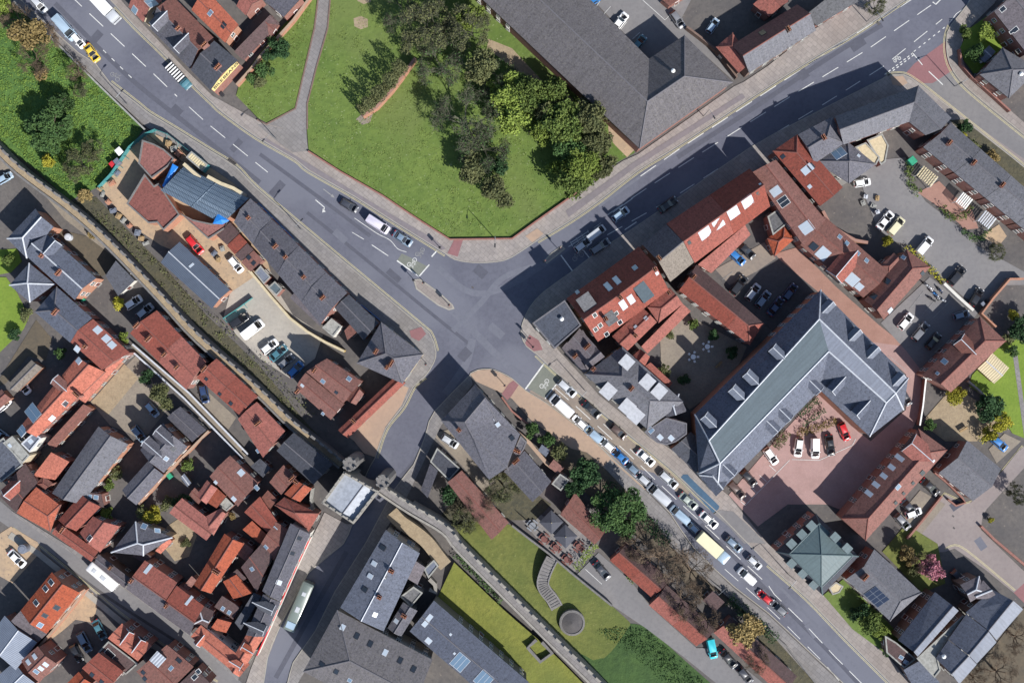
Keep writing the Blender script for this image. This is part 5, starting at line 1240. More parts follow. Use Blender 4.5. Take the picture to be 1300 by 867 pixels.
H('rear_extension', 'small red gabled extension at the top of the courtyard', 'extension', [G(800, 454, 813, 443, 825, 453, 818, 466, e=4.4, p=.6)], 'clay_red', 'brick_red')
H('rear_house', 'dark slate house between the rounded corner and the blue bay', 'house', [G(852, 570, 884, 600, 905, 572, 877, 548, e=5.6, p=.35)], 'slate_dark', 'brick_red')
H('apartment_building', 'big modern L shaped block with slate mansard, pale flat lead roofs and dormers', 'apartment building',
  [P_([(882, 526, 8), (1042, 368, 8), (1153, 480, 8), (1147, 520, 8), (1104, 554, 8), (1041, 495, 8), (910, 628, 8), (887, 601, 8), (900, 559, 12), (1040, 405, 12), (1137, 499, 12), (1125, 511, 12), (1052, 446, 12), (914, 588, 12)],
      [(0, 1, 9, 8), (1, 2, 10, 9), (2, 3, 10), (3, 4, 11, 10), (4, 5, 12, 11), (5, 6, 13, 12), (6, 7, 13), (7, 0, 8, 13), (8, 9, 12, 13), (9, 10, 11, 12)], {8: 'lead_green', 9: 'lead_pale'})], 'slate_blue', 'brick_orange', lead=True,
  dor=[(952, 479, 2.0, 2.4, 'g', 'lead_pale'), (934, 498, 2.0, 2.4, 'g', 'lead_pale'), (899, 533, 2.0, 2.4, 'g', 'lead_pale'), (985, 447, 2.0, 2.4, 'g', 'lead_pale'), (1050, 389, 1.8, 2.2, 'g', 'lead_pale'), (1084, 424, 1.8, 2.2, 'g', 'lead_pale'), (1107, 446, 1.8, 2.2, 'g', 'lead_pale'), (1139, 481, 1.8, 2.2, 'g', 'lead_pale'),
       (1034, 491, 2.0, 2.2, 'g', 'slate_blue'), (996, 527, 2.0, 2.2, 'g', 'slate_blue'), (980, 542, 2.0, 2.2, 'g', 'slate_blue'), (925, 597, 2.0, 2.2, 'g', 'slate_blue'), (1060, 490, 2.2, 2.6, 'g', 'slate_blue'), (1091, 520, 2.2, 2.6, 'g', 'slate_blue')])
H('corner_turret', 'slate hipped corner of the modern block with white lead hips, beside the blue bay', 'apartment building', [G(888, 603, 909, 630, 924, 610, 904, 585, e=8.3, p=.7, ha=1)], 'slate_blue', 'render_white', lead=True)
H('rear_house', 'house with plum and orange hipped roof beside the pale cream shed', 'house', [G(1171, 476, 1244, 402, 1277, 433, 1207, 498, e=5.6, p=.66, hb=1)], 'clay_brown', 'brick_red', sky=[(1199, 459, 1.1, 1.3, 'b'), (1190, 474, .7, .7, 'b')], dor=[(1222, 437, 3, 2.6, 'g', 'clay_brown')])
H('garage_house', 'long house with a row of five white roof windows, plum and orange slopes', 'house', [G(1068, 658, 1166, 544, 1203, 571, 1099, 686, e=5.6, p=.66, ha=1, hb=1)], 'clay_brown', 'brick_red',
  sky=[(1142, 581, 1.0, 2, 'w'), (1132, 593, 1.0, 1.5, 'w'), (1122, 604, 1.0, 1.5, 'w'), (1112, 615, 1.0, 1.6, 'w'), (1103, 626, 1.0, 1.7, 'w'), (1171, 600, 1.0, 1.3, 'd'), (1159, 613, .7, .9, 'd'), (1147, 626, .6, .9, 'd'), (1137, 638, .7, 1, 'd'), (1185, 585, .6, .6, 'w'), (1140, 618, 1.2, 1.2, 'b')], dor=[(1160, 568, 4.4, 3, 'g', 'clay_red')])
H('garage_house', 'plain grey gabled slate house at the end of the pink road, near the blue car', 'house', [G(1192, 600, 1235, 636, 1271, 595, 1228, 559, e=5, p=.6)], 'slate_pale', 'brick_red')
H('garden_shed', 'pale cream timber slatted shed roof on the bright lawn at the right edge', 'shed', [G(1241, 468, 1262, 487, 1281, 467, 1260, 448, e=2.3, p=.25)], 'wood_slats', 'wood', win=False, ridge='lead_white')
H('villa', 'square villa with teal lead pyramid roof over slate mansard and dormers all round', 'house',
  [P_([(985, 700, 7), (1036, 652, 7), (1090, 706, 7), (1044, 755, 7), (1002, 703, 9.6), (1040, 664, 9.6), (1083, 705, 9.6), (1043, 745, 9.6), (1043, 704, 11.2)],
      [(0, 1, 5, 4), (1, 2, 6, 5), (2, 3, 7, 6), (3, 0, 4, 7), (4, 5, 8), (5, 6, 8), (6, 7, 8), (7, 4, 8)], {4: 'teal_lead', 5: 'teal_lead', 6: 'teal_lead', 7: 'teal_lead'})], 'slate_dark', 'brick_red', ridge='teal_lead',
  dor=[(1003, 689, 1.5, 1.5, 'box', 'teal_lead'), (1016, 677, 1.5, 1.5, 'box', 'teal_lead'), (1028, 666, 1.5, 1.5, 'box', 'teal_lead'), (1057, 680, 1.5, 1.5, 'box', 'teal_lead'), (1072, 694, 1.5, 1.5, 'box', 'teal_lead'), (1003, 713, 1.4, 1.5, 'box', 'teal_lead'), (1017, 726, 1.4, 1.5, 'box', 'teal_lead'), (1031, 740, 1.4, 1.5, 'box', 'teal_lead')])
H('detached_house', 'grey slate house with a black solar panel array on its south west slope', 'house', [G(1074, 735, 1130, 788, 1170, 752, 1110, 697, e=6, p=.62, hb=.6)], 'slate_pale', 'brick_red', sky=[(1113, 757, 4.0, 3.4, 'sol')], ch='1096,731', vents='')
H('modern_block', 'dark slate block with pale concrete edge roof beside the solar panelled house', 'apartment building', [P_([(1140, 812, 6), (1187, 751, 6), (1210, 769, 8.2), (1160, 827, 8.2), (1165, 833, 7.2), (1217, 775, 7.2)], [(0, 1, 2, 3), (3, 2, 5, 4)], {1: 'lead_pale'})], 'slate_blue', 'brick_brown')
H('flat_roof_link', 'stained concrete flat roof between the two dark slate blocks, bottom right', 'extension', [F(1163, 835, 1222, 780, 1229, 786, 1203, 812, 1190, 834, 1194, 850, 1186, 860, e=5.4, m='concrete', par=.25)], 'concrete', 'brick_brown')
H('modern_block', 'dark slate half of the bottom right block with pale lower strip, middle bay', 'apartment building', [P_([(1204, 811, 6.4), (1227, 779, 6.4), (1255, 801, 8.6), (1230, 831, 8.6), (1240, 842, 6.8), (1265, 815, 6.8)], [(0, 1, 2, 3), (3, 2, 5, 4)], {1: 'lead_pale'})], 'slate_blue', 'brick_brown')
H('modern_block', 'dark slate bay with round vent at the bottom of the right hand block', 'apartment building', [P_([(1188, 835, 6.4), (1204, 812, 6.4), (1230, 832, 8.4), (1208, 855, 8.4), (1218, 868, 6.8), (1240, 843, 6.8)], [(0, 1, 2, 3), (3, 2, 5, 4)], {1: 'lead_pale'})], 'slate_blue', 'brick_brown', vents='1197,832')
H('modern_block', 'dark slate top bay of the right hand block, beside the red road patch', 'apartment building', [P_([(1226, 777, 6.2), (1260, 748, 6.2), (1286, 762, 8.6), (1255, 800, 8.6), (1265, 812, 6.8), (1299, 773, 6.8)], [(0, 1, 2, 3), (3, 2, 5, 4)], {1: 'lead_pale'})], 'slate_blue', 'brick_brown')
H('gatehouse', 'plum hipped lodge with pale lead valleys on top of the right hand block', 'house', [G(1219, 742, 1243, 731, 1252, 752, 1232, 764, e=6.4, p=.5, hb=1), G(1234, 753, 1248, 736, 1268, 760, 1240, 760, e=6.5, p=.4)], 'slate_plum', 'brick_brown', lead=True)
H('outbuilding', 'slate lean to at the bottom edge beside the long pavement', 'outbuilding', [M(1165, 880, 1147, 850, 1168, 838, 1195, 868, e=4, p=.3)], 'slate_blue', 'brick_brown')
H('outbuilding', 'dark plum flat roofs with two skylights in the yard beside the slate blocks', 'outbuilding', [F(1123, 806, 1138, 815, 1163, 836, 1148, 848, 1125, 828, e=3.2, m='clay_dark', par=.2)], 'clay_dark', 'brick_brown', sky=[(1144, 834, 1, .8, 'b'), (1150, 840, 1, .8, 'b')])
H('garden_shed', 'tan flat roofed garden building beside the teal roofed villa', 'shed', [F(1052, 746, 1061, 738, 1071, 744, 1066, 752, 1057, 755, e=2.6, m='cream_felt', par=.1)], 'cream_felt', 'brick_red', win=False)

# ------------------------------------------------------------------ west side of the upper road
row((318, 252), (441, 372), (407, 412), (297, 282), [0, .22, .5, .78, 1], [
    dict(label='slate terrace house at the top of the row touching the blue curved roof', ch='316,277'),
    dict(label='slate terrace house in the row with the painted railings, second below the blue roof', ch='350,313'),
    dict(label='slate terrace house above the two pale flat yards of the long row', ch='364,327 386,352'),
    dict(label='slate terrace house ending at the tan party wall of the long row', ch='410,378')], roof='slate_grey', wall='brick_red', e=6.4, p=.6, group='slate terrace along the upper road')
H('terraced_house', 'short dark slate house between the tan party wall and the hipped corner building', 'house', [G(443, 374, 481, 410, 462, 432, 425, 391, e=5.8, p=.55)], 'slate_dark', 'brick_red')
H('corner_house', 'large hipped slate corner building at the junction with a row of orange chimney pots', 'house', [G(484, 409, 537, 450, 511, 487, 453, 461, e=7.2, p=.55, ha=1, hb=1)], 'slate_grey', 'render_cream', ch='478,446 497,461 492,466')
H('rear_wing', 'plum slate lean to wing behind the long slate terrace', 'extension', [M(406, 414, 368, 378, 379, 366, 417, 397, e=4.4, p=.3)], 'slate_plum', 'brick_red')
for q, r, l in (((275, 299, 288, 311, 304, 296, 292, 282), 'clay_dark', 'small dark roofed back extension nearest the blue tarp'), ((288, 312, 298, 323, 314, 308, 304, 297), 'clay_red', 'small red roofed back extension between two dark ones'),
                ((298, 324, 306, 332, 322, 317, 314, 309), 'clay_dark', 'small dark roofed back extension right of the red one'), ((306, 333, 318, 345, 334, 330, 322, 318), 'clay_brown', 'red brown back extension with two dark roof windows')):
    H('rear_extension', l, 'extension', [M(*q, e=3.6, p=.25)], r, 'brick_red', sky=[(316, 327, .9, 1, 'd'), (322, 334, .8, 1, 'd')] if r == 'clay_brown' else ())
H('flat_roof_extension', 'pale blue flat roof in the terrace back yards, upper one', 'extension', [F(323, 346, 331, 337, 344, 352, 335, 361, e=3, m='lead_pale', par=.15)], 'lead_pale', 'brick_red')
H('flat_roof_extension', 'pale green flat roof in the terrace back yards, lower one', 'extension', [F(340, 365, 349, 357, 359, 367, 351, 376, e=3, m='lead_green', par=.15)], 'lead_green', 'brick_red')
H('flat_roof_extension', 'whitish plastered flat roof below the tan party wall', 'extension', [F(409, 416, 421, 404, 434, 414, 423, 428, e=4, m='concrete', par=.2)], 'concrete', 'render_white')
H('rear_extension', 'small maroon roof beside the whitish plastered flat roof', 'extension', [M(437, 420, 441, 432, 455, 420, 447, 409, e=3.6, p=.3)], 'clay_brown', 'brick_red')
H('storage_shed', 'long blue grey metal shed roof in the middle of the building yard', 'warehouse', [G(204, 333, 269, 392, 292, 368, 228, 307, e=4.2, p=.45)], 'shed_blue', 'brick_orange', ridge='lead_white', vents='', sky=[(243, 337, .5, 1.2, 'w')])
H('building_shell', 'unfinished building with dusty red flat roof and dark parapets, by the teal fence', 'building site', [F(161, 259, 184, 221, 196, 236, 202, 233, 229, 273, 208, 293, 200, 283, 189, 284, e=4, m='red_membrane', par=.4, cop='stone_dark')], 'red_membrane', 'brick_orange', win=False)
H('building_shell', 'smaller unfinished block with red membrane roof and curved upper parapet', 'building site', [F(176, 208, 181, 178, 196, 183, 209, 190, 222, 202, 214, 212, 193, 227, e=4.4, m='red_membrane', par=.4, cop='stone_dark')], 'red_membrane', 'brick_orange', win=False)
H('building_shell', 'triangular red membrane roof between the blue curved roof and the back extensions', 'building site', [F(229, 271, 245, 279, 268, 284, 291, 281, 287, 290, 265, 304, e=3.8, m='red_membrane', par=.3, cop='stone_dark')], 'red_membrane', 'brick_orange', win=False)
def vault():
    """curved blue metal roof: a low barrel"""
    A, B, C, D = (204, 242), (282, 284), (316, 252), (233, 212); n = 8; v = []; f = []
    for i in range(n+1):
        t = i/n; h = 5+1.7*math.sin(math.pi*(.12+.86*t)); a, b = lerp2(A, D, t), lerp2(B, C, t); v += [(*a, h), (*lerp2(a, b, .5), h+.25), (*b, h)]
    for i in range(n):
        f += [(3*i, 3*i+1, 3*i+4, 3*i+3), (3*i+1, 3*i+2, 3*i+5, 3*i+4)]
    return P_(v, f)
H('building_shell', 'curved blue ribbed metal roof of the building under construction', 'building site', [vault()], 'metal_blue', 'brick_orange', win=False, ridge='metal_blue')
H('site_cabin', 'slatted timber and grey cabin roof beside the blue curved roof at the pavement', 'cabin', [F(236, 200, 243, 192, 264, 209, 257, 218, e=2.6, m='wood_slats', par=.1)], 'wood_slats', 'hoarding', win=False)
H('town_house', 'red house with roof windows and pale valley behind the thin red roof strip', 'house', [G(389, 472, 436, 512, 460, 484, 415, 455, e=5.8, p=.6), G(440, 508, 452, 488, 462, 500, 452, 514, e=5.4, p=.5)], 'clay_brown', 'brick_red', sky=[(410, 484, 1, 1, 'b'), (427, 498, .8, .8, 'd'), (443, 481, 1, 1, 'b')], ch='400,470', lead=False)
H('town_house', 'lower red gabled house in front of the scrub strip, with small skylights', 'house', [G(375, 493, 420, 533, 437, 513, 388, 473, e=5.2, p=.6)], 'clay_brown', 'brick_red', sky=[(410, 525, .7, .7, 'b'), (384, 489, .8, .8, 'w')], ch='379,496')
H('shop_row', 'long thin red tiled roof strip beside the tan pavement', 'shop', [G(429, 546, 500, 479, 515, 486, 442, 556, e=4.4, p=.5)], 'clay_red', 'brick_red', vents='', ch='449,534')
# ------------------------------------------------------------------ south of the junction
H('corner_house', 'slate corner building with skylights between the two lower roads', 'house',
  [P_([(560, 534, 7.4), (603, 488, 7.4), (660, 551, 8.6), (643, 594, 9.6), (621, 609, 7.4), (590, 536, 9.9), (616, 505, 9.9), (601, 556, 9.8), (631, 537, 8.9)], [(0, 1, 6, 5), (0, 5, 7, 3, 4), (5, 6, 8), (1, 2, 8, 6), (5, 8, 2, 3, 7)])], 'slate_grey', 'render_cream', sky=[(627, 528, 1.6, 1.6, 'w'), (650, 556, 1.0, 1.0, 'd'), (632, 539, .9, .9, 'w')], ch='583,545')
H('terraced_house', 'plain slate house behind the slate corner building, above the garden parasols', 'house', [G(640, 598, 676, 637, 700, 611, 666, 572, e=6, p=.55)], 'slate_grey', 'brick_red', ch='655,585')
H('flat_roof_extension', 'dark flat roof beside the small silver car, above the city wall', 'extension', [F(546, 586, 555, 568, 584, 594, 570, 610, e=3.4, m='slate_dark', par=.25)], 'slate_dark', 'stone_dark')
H('outbuilding', 'narrow grey leaning roof with white plastered end next to the dark flat roof', 'outbuilding', [M(534, 622, 546, 588, 556, 597, 543, 632, e=3, p=.3)], 'slate_grey', 'render_white')
H('cottage', 'weathered brown red roof overhung by bare trees near the city wall', 'house', [G(568, 612, 624, 685, 646, 663, 586, 597, e=4.2, p=.5)], 'clay_brown', 'brick_red')
H('cottage', 'plum red roof next to the paved beer garden', 'house', [G(711, 653, 755, 691, 768, 675, 730, 625, e=4, p=.45)], 'clay_brown', 'brick_red')
row((774, 711), (827, 758), (851, 736), (796, 689), [0, .5, 1], [
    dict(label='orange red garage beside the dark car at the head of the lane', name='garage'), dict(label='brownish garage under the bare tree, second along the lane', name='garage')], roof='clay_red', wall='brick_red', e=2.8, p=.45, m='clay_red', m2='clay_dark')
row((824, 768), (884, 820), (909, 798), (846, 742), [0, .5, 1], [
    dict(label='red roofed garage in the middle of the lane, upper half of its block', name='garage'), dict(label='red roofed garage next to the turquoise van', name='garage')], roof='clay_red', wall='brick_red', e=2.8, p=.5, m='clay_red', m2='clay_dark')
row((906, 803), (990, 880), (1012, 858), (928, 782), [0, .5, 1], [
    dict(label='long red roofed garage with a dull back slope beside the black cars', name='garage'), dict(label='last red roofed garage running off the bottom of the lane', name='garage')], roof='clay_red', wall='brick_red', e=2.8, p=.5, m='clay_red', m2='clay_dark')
H('outbuilding', 'brown flat roof hut half hidden under the bare trees beside the main road', 'outbuilding', [M(892, 762, 908, 776, 920, 764, 905, 750, e=2.6, p=.3)], 'clay_dark', 'brick_brown')
H('theatre_block', 'slate block along the shaded road with pale front parapet and many roof windows', 'hall', [G(432, 771, 490, 672, 533, 702, 487, 801, e=8.4, p=.34)], 'slate_blue', 'stone', ch='497,724 482,757', sky=[(486, 695, 1, 1.3, 'd'), (475, 715, 1, 1.2, 'w'), (470, 731, 1, 1.2, 'w'), (463, 748, 1, 1.2, 'd'), (511, 696, 1, 1.4, 'd'), (494, 729, 2.2, 1.5, 'k'), (476, 780, 1, 1, 'w'), (520, 688, .8, 1.1, 'd')], ridge='lead_white')
H('theatre_block', 'large hipped grey slate hall at the bottom edge with a line of small roof windows', 'hall', [G(549, 837, 428, 774, 385, 852, 515, 922, e=8.6, p=.38, hb=1)], 'slate_moss', 'stone', sky=[(435, 796, 1, 1.2, 'w'), (453, 807, 1, 1.3, 'd'), (470, 817, 1, 1.3, 'd'), (489, 828, 1, 1.3, 'w'), (508, 838, 1, 1.3, 'd'), (525, 849, 1, 1.3, 'd'), (409, 843, 1, 1.2, 'd'), (427, 852, 1, 1.2, 'd'), (444, 863, .9, .9, 'b')])
H('theatre_block', 'wide low slate roof beside the olive lawn with two big blue glazed panels', 'hall', [G(520, 801, 610, 878, 672, 866, 551, 762, e=7, p=.14)], 'slate_blue', 'stone_dark', sky=[(545, 784, 1, 1.5, 'w'), (540, 791, 1, 1.5, 'w'), (544, 813, 1.3, 1.2, 'w'), (584, 840, 3, 3.4, 'b'), (614, 862, 3, 3.4, 'b'), (572, 805, .5, .5, 'w'), (577, 829, .5, .5, 'w')])
H('flat_roof_extension', 'small grey flat roofs in the well between the slate halls', 'extension', [F(508, 757, 525, 744, 537, 752, 522, 770, e=5, m='felt_grey', par=.2)], 'felt_grey', 'stone_dark')
H('outbuilding', 'stone outbuilding with pale grey flat roof at the end of the ochre wall', 'outbuilding', [F(538, 722, 551, 710, 557, 718, 544, 734, e=3.5, m='lead_pale', par=.2)], 'lead_pale', 'stone')
H('rear_wing', 'slate valley roofs filling the gap between the flat corner building and the terrace', 'house', [G(718, 438, 742, 463, 758, 441, 736, 417, e=6.8, p=.4), M(736, 438, 746, 429, 740, 419, 728, 429, e=6, p=.1)], 'slate_plum', 'render_white', ch='745,440')
H('flat_roof_extension', 'dark grey flat roof between the plain slate house and the plum red cottage', 'extension', [F(700, 614, 711, 601, 723, 609, 712, 623, e=3.2, m='felt_grey', par=.2)], 'felt_grey', 'brick_brown')
H('conservatory', 'small pale glazed lean to among the clipped shrubs by the tan pavement', 'conservatory', [M(683, 572, 693, 580, 698, 572, 688, 564, e=2.4, p=.3)], 'lead_pale', 'white_paint', win=False)
H('outhouse', 'brown tiled outhouse in the narrow yard behind the three clipped shrubs', 'outhouse', [M(696, 592, 708, 602, 716, 594, 703, 583, e=2.6, p=.3)], 'clay_brown', 'brick_red', win=False)
H('rear_extension', 'slate link roof joining the slate corner building to the plain slate house', 'extension', [F(643, 594, 661, 553, 669, 561, 665, 571, 645, 598, e=6.4, m='slate_grey', par=.12, cop='ridge_slate')], 'slate_grey', 'render_cream', ch='656,572')
H('rear_wing', 'grey slate rear wing filling the yard beside the shaded road block', 'hall', [G(492, 797, 512, 764, 530, 775, 509, 808, e=6.6, p=.4)], 'slate_grey', 'stone_dark', sky=[(503, 788, .9, 1, 'w')], ch='513,781')
H('rear_extension', 'small plum lean to between the stone ruin and the grey slate wing', 'extension', [M(530, 742, 540, 720, 528, 712, 517, 734, e=4.4, p=.3)], 'slate_plum', 'stone_dark')
# ------------------------------------------------------------------ buildings, south west quarter
H('detached_house', 'long dark slate house with pale hips and two chimneys, left edge beside the city wall', 'house',
  [G(30, 322, 95, 381, 122, 353, 60, 298, e=6, p=.62), G(9, 303, 45, 265, 68, 288, 34, 328, e=6, p=.62, hb=.0, ha=1)], 'slate_blue', 'brick_orange', lead=True, ch='54,325 76,346', dor=[(68, 313, 2.6, 2.6, 'g', 'slate_blue')])
H('detached_house', 'fan shaped hipped slate wing beside the bright lawn at the left edge', 'house', [G(12, 362, 38, 384, 70, 361, 37, 334, e=5, p=.55, ha=1, hb=1)], 'slate_blue', 'brick_red', lead=True)
H('detached_house', 'square hipped slate house right of the brown yard', 'house', [G(44, 396, 89, 435, 117, 404, 72, 364, e=6, p=.62, ha=1)], 'slate_blue', 'brick_red', ch='71,396')
H('outbuilding', 'small dark slate outbuilding between the city wall and two parked cars', 'outbuilding', [M(150, 376, 171, 356, 147, 331, 134, 350, e=3.2, p=.2)], 'slate_dark', 'render_white')
H('town_house', 'red house with four white roof windows, top of the narrow lane', 'house', [G(88, 433, 130, 470, 165, 448, 118, 405, e=6, p=.5)], 'clay_red', 'brick_red', sky=[(124, 419, 1.5, 1.5, 'w'), (135, 430, 1.5, 1.5, 'w'), (98, 443, 1.2, 1.4, 'w'), (142, 438, 1.5, 1.4, 'w')], ch='110,440')
H('town_house', 'very long house with plum and orange slopes running down to the white flat roof', 'house', [G(98, 453, 27, 540, 47, 555, 133, 472, e=5.8, p=.55)], 'clay_orange', 'brick_red', sky=[(42, 524, 2.6, 4, 'b'), (28, 547, 1.8, 2.2, 'b'), (84, 513, 1.2, 1.5, 'k'), (66, 531, 1.3, 1, 'w'), (100, 458, 1.2, 1.4, 'w')], dor=[(76, 486, 2.2, 2.2, 'g', 'clay_brown')], ch='101,500')
H('rear_wing', 'thin brick and tile lean to along the straw coloured yard', 'extension', [M(163, 450, 108, 512, 100, 506, 155, 445, e=3.2, p=.35)], 'clay_orange', 'brick_orange')
H('rear_wing', 'jagged tan roofed back addition below the brick lean to', 'extension', [M(118, 519, 68, 571, 60, 563, 106, 513, e=3.4, p=.35)], 'clay_brown', 'brick_orange')
H('workshop', 'large slate gabled workshop with one light and one dark slope in the left yard', 'workshop', [G(125, 541, 66, 626, 103, 640, 163, 564, e=5.4, p=.5)], 'slate_pale', 'brick_orange')
H('terraced_house', 'slate house with two pale V shaped dormers beside the gravel yard', 'house', [G(178, 571, 207, 537, 238, 567, 208, 600, e=5.6, p=.5)], 'slate_grey', 'brick_orange', dor=[(208, 552, 2.4, 3, 'g', 'slate_grey'), (193, 566, 2.4, 3, 'g', 'slate_grey')], sky=[(211, 582, .9, 1, 'b'), (220, 570, .9, 1, 'd')], lead=False)
H('terraced_house', 'lower slate house joined to the one with V dormers, above the overgrown garden', 'house', [G(155, 622, 189, 584, 208, 603, 173, 641, e=5, p=.5)], 'slate_grey', 'brick_orange')
H('garden_shed', 'pale slate shed with white painted side beside the narrow lane', 'shed', [G(212, 530, 244, 561, 262, 546, 229, 516, e=3, p=.45)], 'slate_grey', 'render_white')
row((165, 423), (237, 495), (262, 460), (199, 394), [0, .5, 1], [
    dict(label='red terrace house beside the city wall, nearest the two parked cars', ch='190,430 175,413'), dict(label='red terrace house beside the narrow lane, backing on the dark parked car', ch='210,450 226,466')], roof='clay_red', wall='brick_red', e=5.8, p=.55, group='red terrace between lane and city wall')
row((250, 479), (305, 528), (327, 503), (275, 455), [0, .5, 1], [
    dict(label='red terrace house behind the dark parked car, between city wall and lane', ch='260,468', sky=[(262, 481, .7, .8, 'd'), (279, 500, .7, .8, 'd')]), dict(label='red terrace house in the middle of the group along the city wall', ch='', sky=[(293, 512, .8, .9, 'd')])], roof='clay_red', wall='brick_red', e=5.6, p=.5, group='red terrace between lane and city wall')
H('terraced_house', 'last red terrace house before the black slate roof along the city wall', 'house', [G(302, 532, 334, 581, 362, 547, 326, 510, e=5.6, p=.5)], 'clay_red', 'brick_red', ch='328,537', sky=[(329, 571, .9, 1.6, 'b')])
H('town_house', 'big dark slate house with pale south west slope, left of the stone gatehouse', 'house', [G(351, 572, 398, 615, 423, 589, 373, 549, e=6, p=.5)], 'slate_dark', 'brick_brown')
H('town_house', 'plum and red gabled house with a white skylight in the courtyard maze', 'house', [G(266, 605, 302, 643, 328, 613, 292, 578, e=6, p=.6)], 'clay_brown', 'brick_red', sky=[(306, 600, 1.3, 1.3, 'w'), (274, 612, .8, .8, 'w'), (297, 633, 1.1, 1.1, 'w'), (326, 619, 1.1, 1, 'b')])
H('town_house', 'red L shaped house with pale ridge lines around a small flowering shrub', 'house', [G(215, 651, 262, 686, 277, 668, 231, 632, e=5.4, p=.5), G(262, 655, 280, 645, 287, 652, 271, 680, e=5.4, p=.5), G(250, 628, 263, 609, 276, 620, 262, 640, e=5.2, p=.5)], 'clay_red', 'brick_red')
H('town_house', 'small orange roof beside a grey plaster flat in the courtyard maze', 'house', [M(262, 637, 276, 620, 287, 630, 275, 645, e=4.4, p=.3)], 'clay_orange', 'brick_orange')
H('town_house', 'small square red roof right below the city wall, left of the gatehouse', 'house', [G(342, 612, 357, 628, 376, 606, 360, 590, e=5.6, p=.5)], 'clay_brown', 'brick_red', ch='372,606')
H('town_house', 'bright orange roof with pale curved edge, next to the gatehouse', 'house', [G(361, 627, 377, 610, 396, 620, 381, 637, e=5.6, p=.3)], 'clay_orange', 'brick_red', ch='375,610')
H('town_house', 'red hipped corner house with pale hips beside the curved grey path', 'house', [G(349, 641, 361, 631, 405, 652, 392, 674, e=5.6, p=.45, ha=1, hb=1)], 'clay_red', 'brick_red')
H('town_house', 'red gable in the middle of the courtyard maze between plum roofs', 'house', [G(310, 650, 340, 676, 352, 662, 330, 630, e=5.4, p=.55)], 'clay_red', 'brick_red', sky=[(349, 671, 1, .9, 'b')])
H('town_house', 'orange lean to below the red gable of the courtyard maze', 'house', [M(308, 672, 330, 690, 338, 678, 320, 661, e=4.2, p=.35)], 'clay_orange', 'brick_red')
H('town_house', 'long plum and orange roof pointing up right, beside the yard with tables', 'house', [G(246, 742, 285, 677, 310, 690, 268, 753, e=5.6, p=.55)], 'clay_orange', 'brick_red', ch='275,725')
H('town_house', 'bright orange gable end roof in the dark courtyards near the slate street block', 'house', [G(283, 738, 296, 760, 321, 752, 300, 729, e=5, p=.35)], 'clay_orange', 'brick_red')
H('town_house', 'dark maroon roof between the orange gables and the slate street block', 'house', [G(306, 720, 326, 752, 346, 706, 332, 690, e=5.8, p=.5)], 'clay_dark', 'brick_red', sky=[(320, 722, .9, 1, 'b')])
H('town_house', 'maroon house with dark roof touching the upper end of the slate street block', 'house', [G(330, 692, 348, 712, 366, 672, 350, 662, e=5.6, p=.4)], 'clay_brown', 'brick_red', sky=[(337, 695, 1, 1.2, 'b')])
H('shop_row', 'mottled grey slate shop block along the bus street with red and white fascia', 'shop', [G(369, 664, 333, 750, 355, 763, 394, 678, e=7.4, p=.28)], 'slate_grey', 'render_white', sky=[(380, 683, .9, 1.1, 'd'), (371, 702, .9, 1.1, 'd'), (354, 739, 1.0, 1.2, 'w')])
H('shop_row', 'slate shop with two arched dark dormers at the lower end of the bus street', 'shop', [G(334, 754, 312, 806, 336, 808, 356, 764, e=7.2, p=.3)], 'slate_grey', 'render_white', dor=[(341, 771, 2, 2, 'g', 'slate_dark'), (330, 797, 2, 2, 'g', 'slate_dark')])
H('corner_shop', 'orange tiled corner shop with round white dormers at the bottom street corner', 'shop', [G(242, 808, 304, 859, 317, 843, 255, 793, e=6.4, p=.5), G(304, 859, 336, 806, 318, 796, 289, 846, e=6.4, p=.5)], 'clay_orange', 'render_white', dor=[(254, 813, 1.5, 1.5, 'g', 'clay_orange'), (302, 843, 1.5, 1.5, 'g', 'clay_orange'), (313, 822, 1.5, 1.5, 'g', 'clay_orange')])
H('town_house', 'small bright orange roof behind the orange corner shop', 'house', [M(267, 798, 287, 803, 294, 790, 276, 785, e=4.4, p=.3)], 'clay_orange', 'brick_red')
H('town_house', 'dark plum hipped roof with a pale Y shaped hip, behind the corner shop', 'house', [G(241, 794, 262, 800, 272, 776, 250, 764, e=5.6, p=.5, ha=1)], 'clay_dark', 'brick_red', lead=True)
H('terraced_house', 'street house with plum front slope and big red rear roof, left of the pair', 'house', [G(160, 747, 203, 779, 225, 739, 184, 711, e=6.2, p=.55, m='slate_plum', m2='clay_red')], 'clay_red', 'brick_red', ch='168,736', sky=[(188, 722, .8, 2.2, 'w')])
H('terraced_house', 'street house with plum front slope and red rear gables, right of the pair', 'house', [G(203, 779, 241, 806, 259, 769, 224, 743, e=6.2, p=.55, m='slate_plum', m2='clay_red')], 'clay_red', 'brick_red', ch='212,768', sky=[(240, 762, .6, 2.2, 'w')])
H('terraced_house', 'low grey slate street house just right of the white coach', 'house', [G(120, 715, 158, 746, 167, 735, 125, 703, e=5.2, p=.4)], 'slate_plum', 'brick_brown', ch='141,720')
H('detached_house', 'grey hipped slate house with pale hips in the middle of the old courtyards', 'house', [G(141, 701, 182, 705, 219, 682, 172, 662, e=5.4, p=.5, ha=1, hb=.7)], 'slate_grey', 'render_cream', lead=True, sky=[(183, 668, 1.2, 1.2, 'b'), (200, 673, 1.2, 1.2, 'b')])
H('rear_extension', 'thin orange roof strip at the edge of the yard beside the grey hipped house', 'extension', [M(204, 703, 219, 687, 213, 682, 197, 699, e=3.4, p=.4)], 'clay_orange', 'brick_orange')
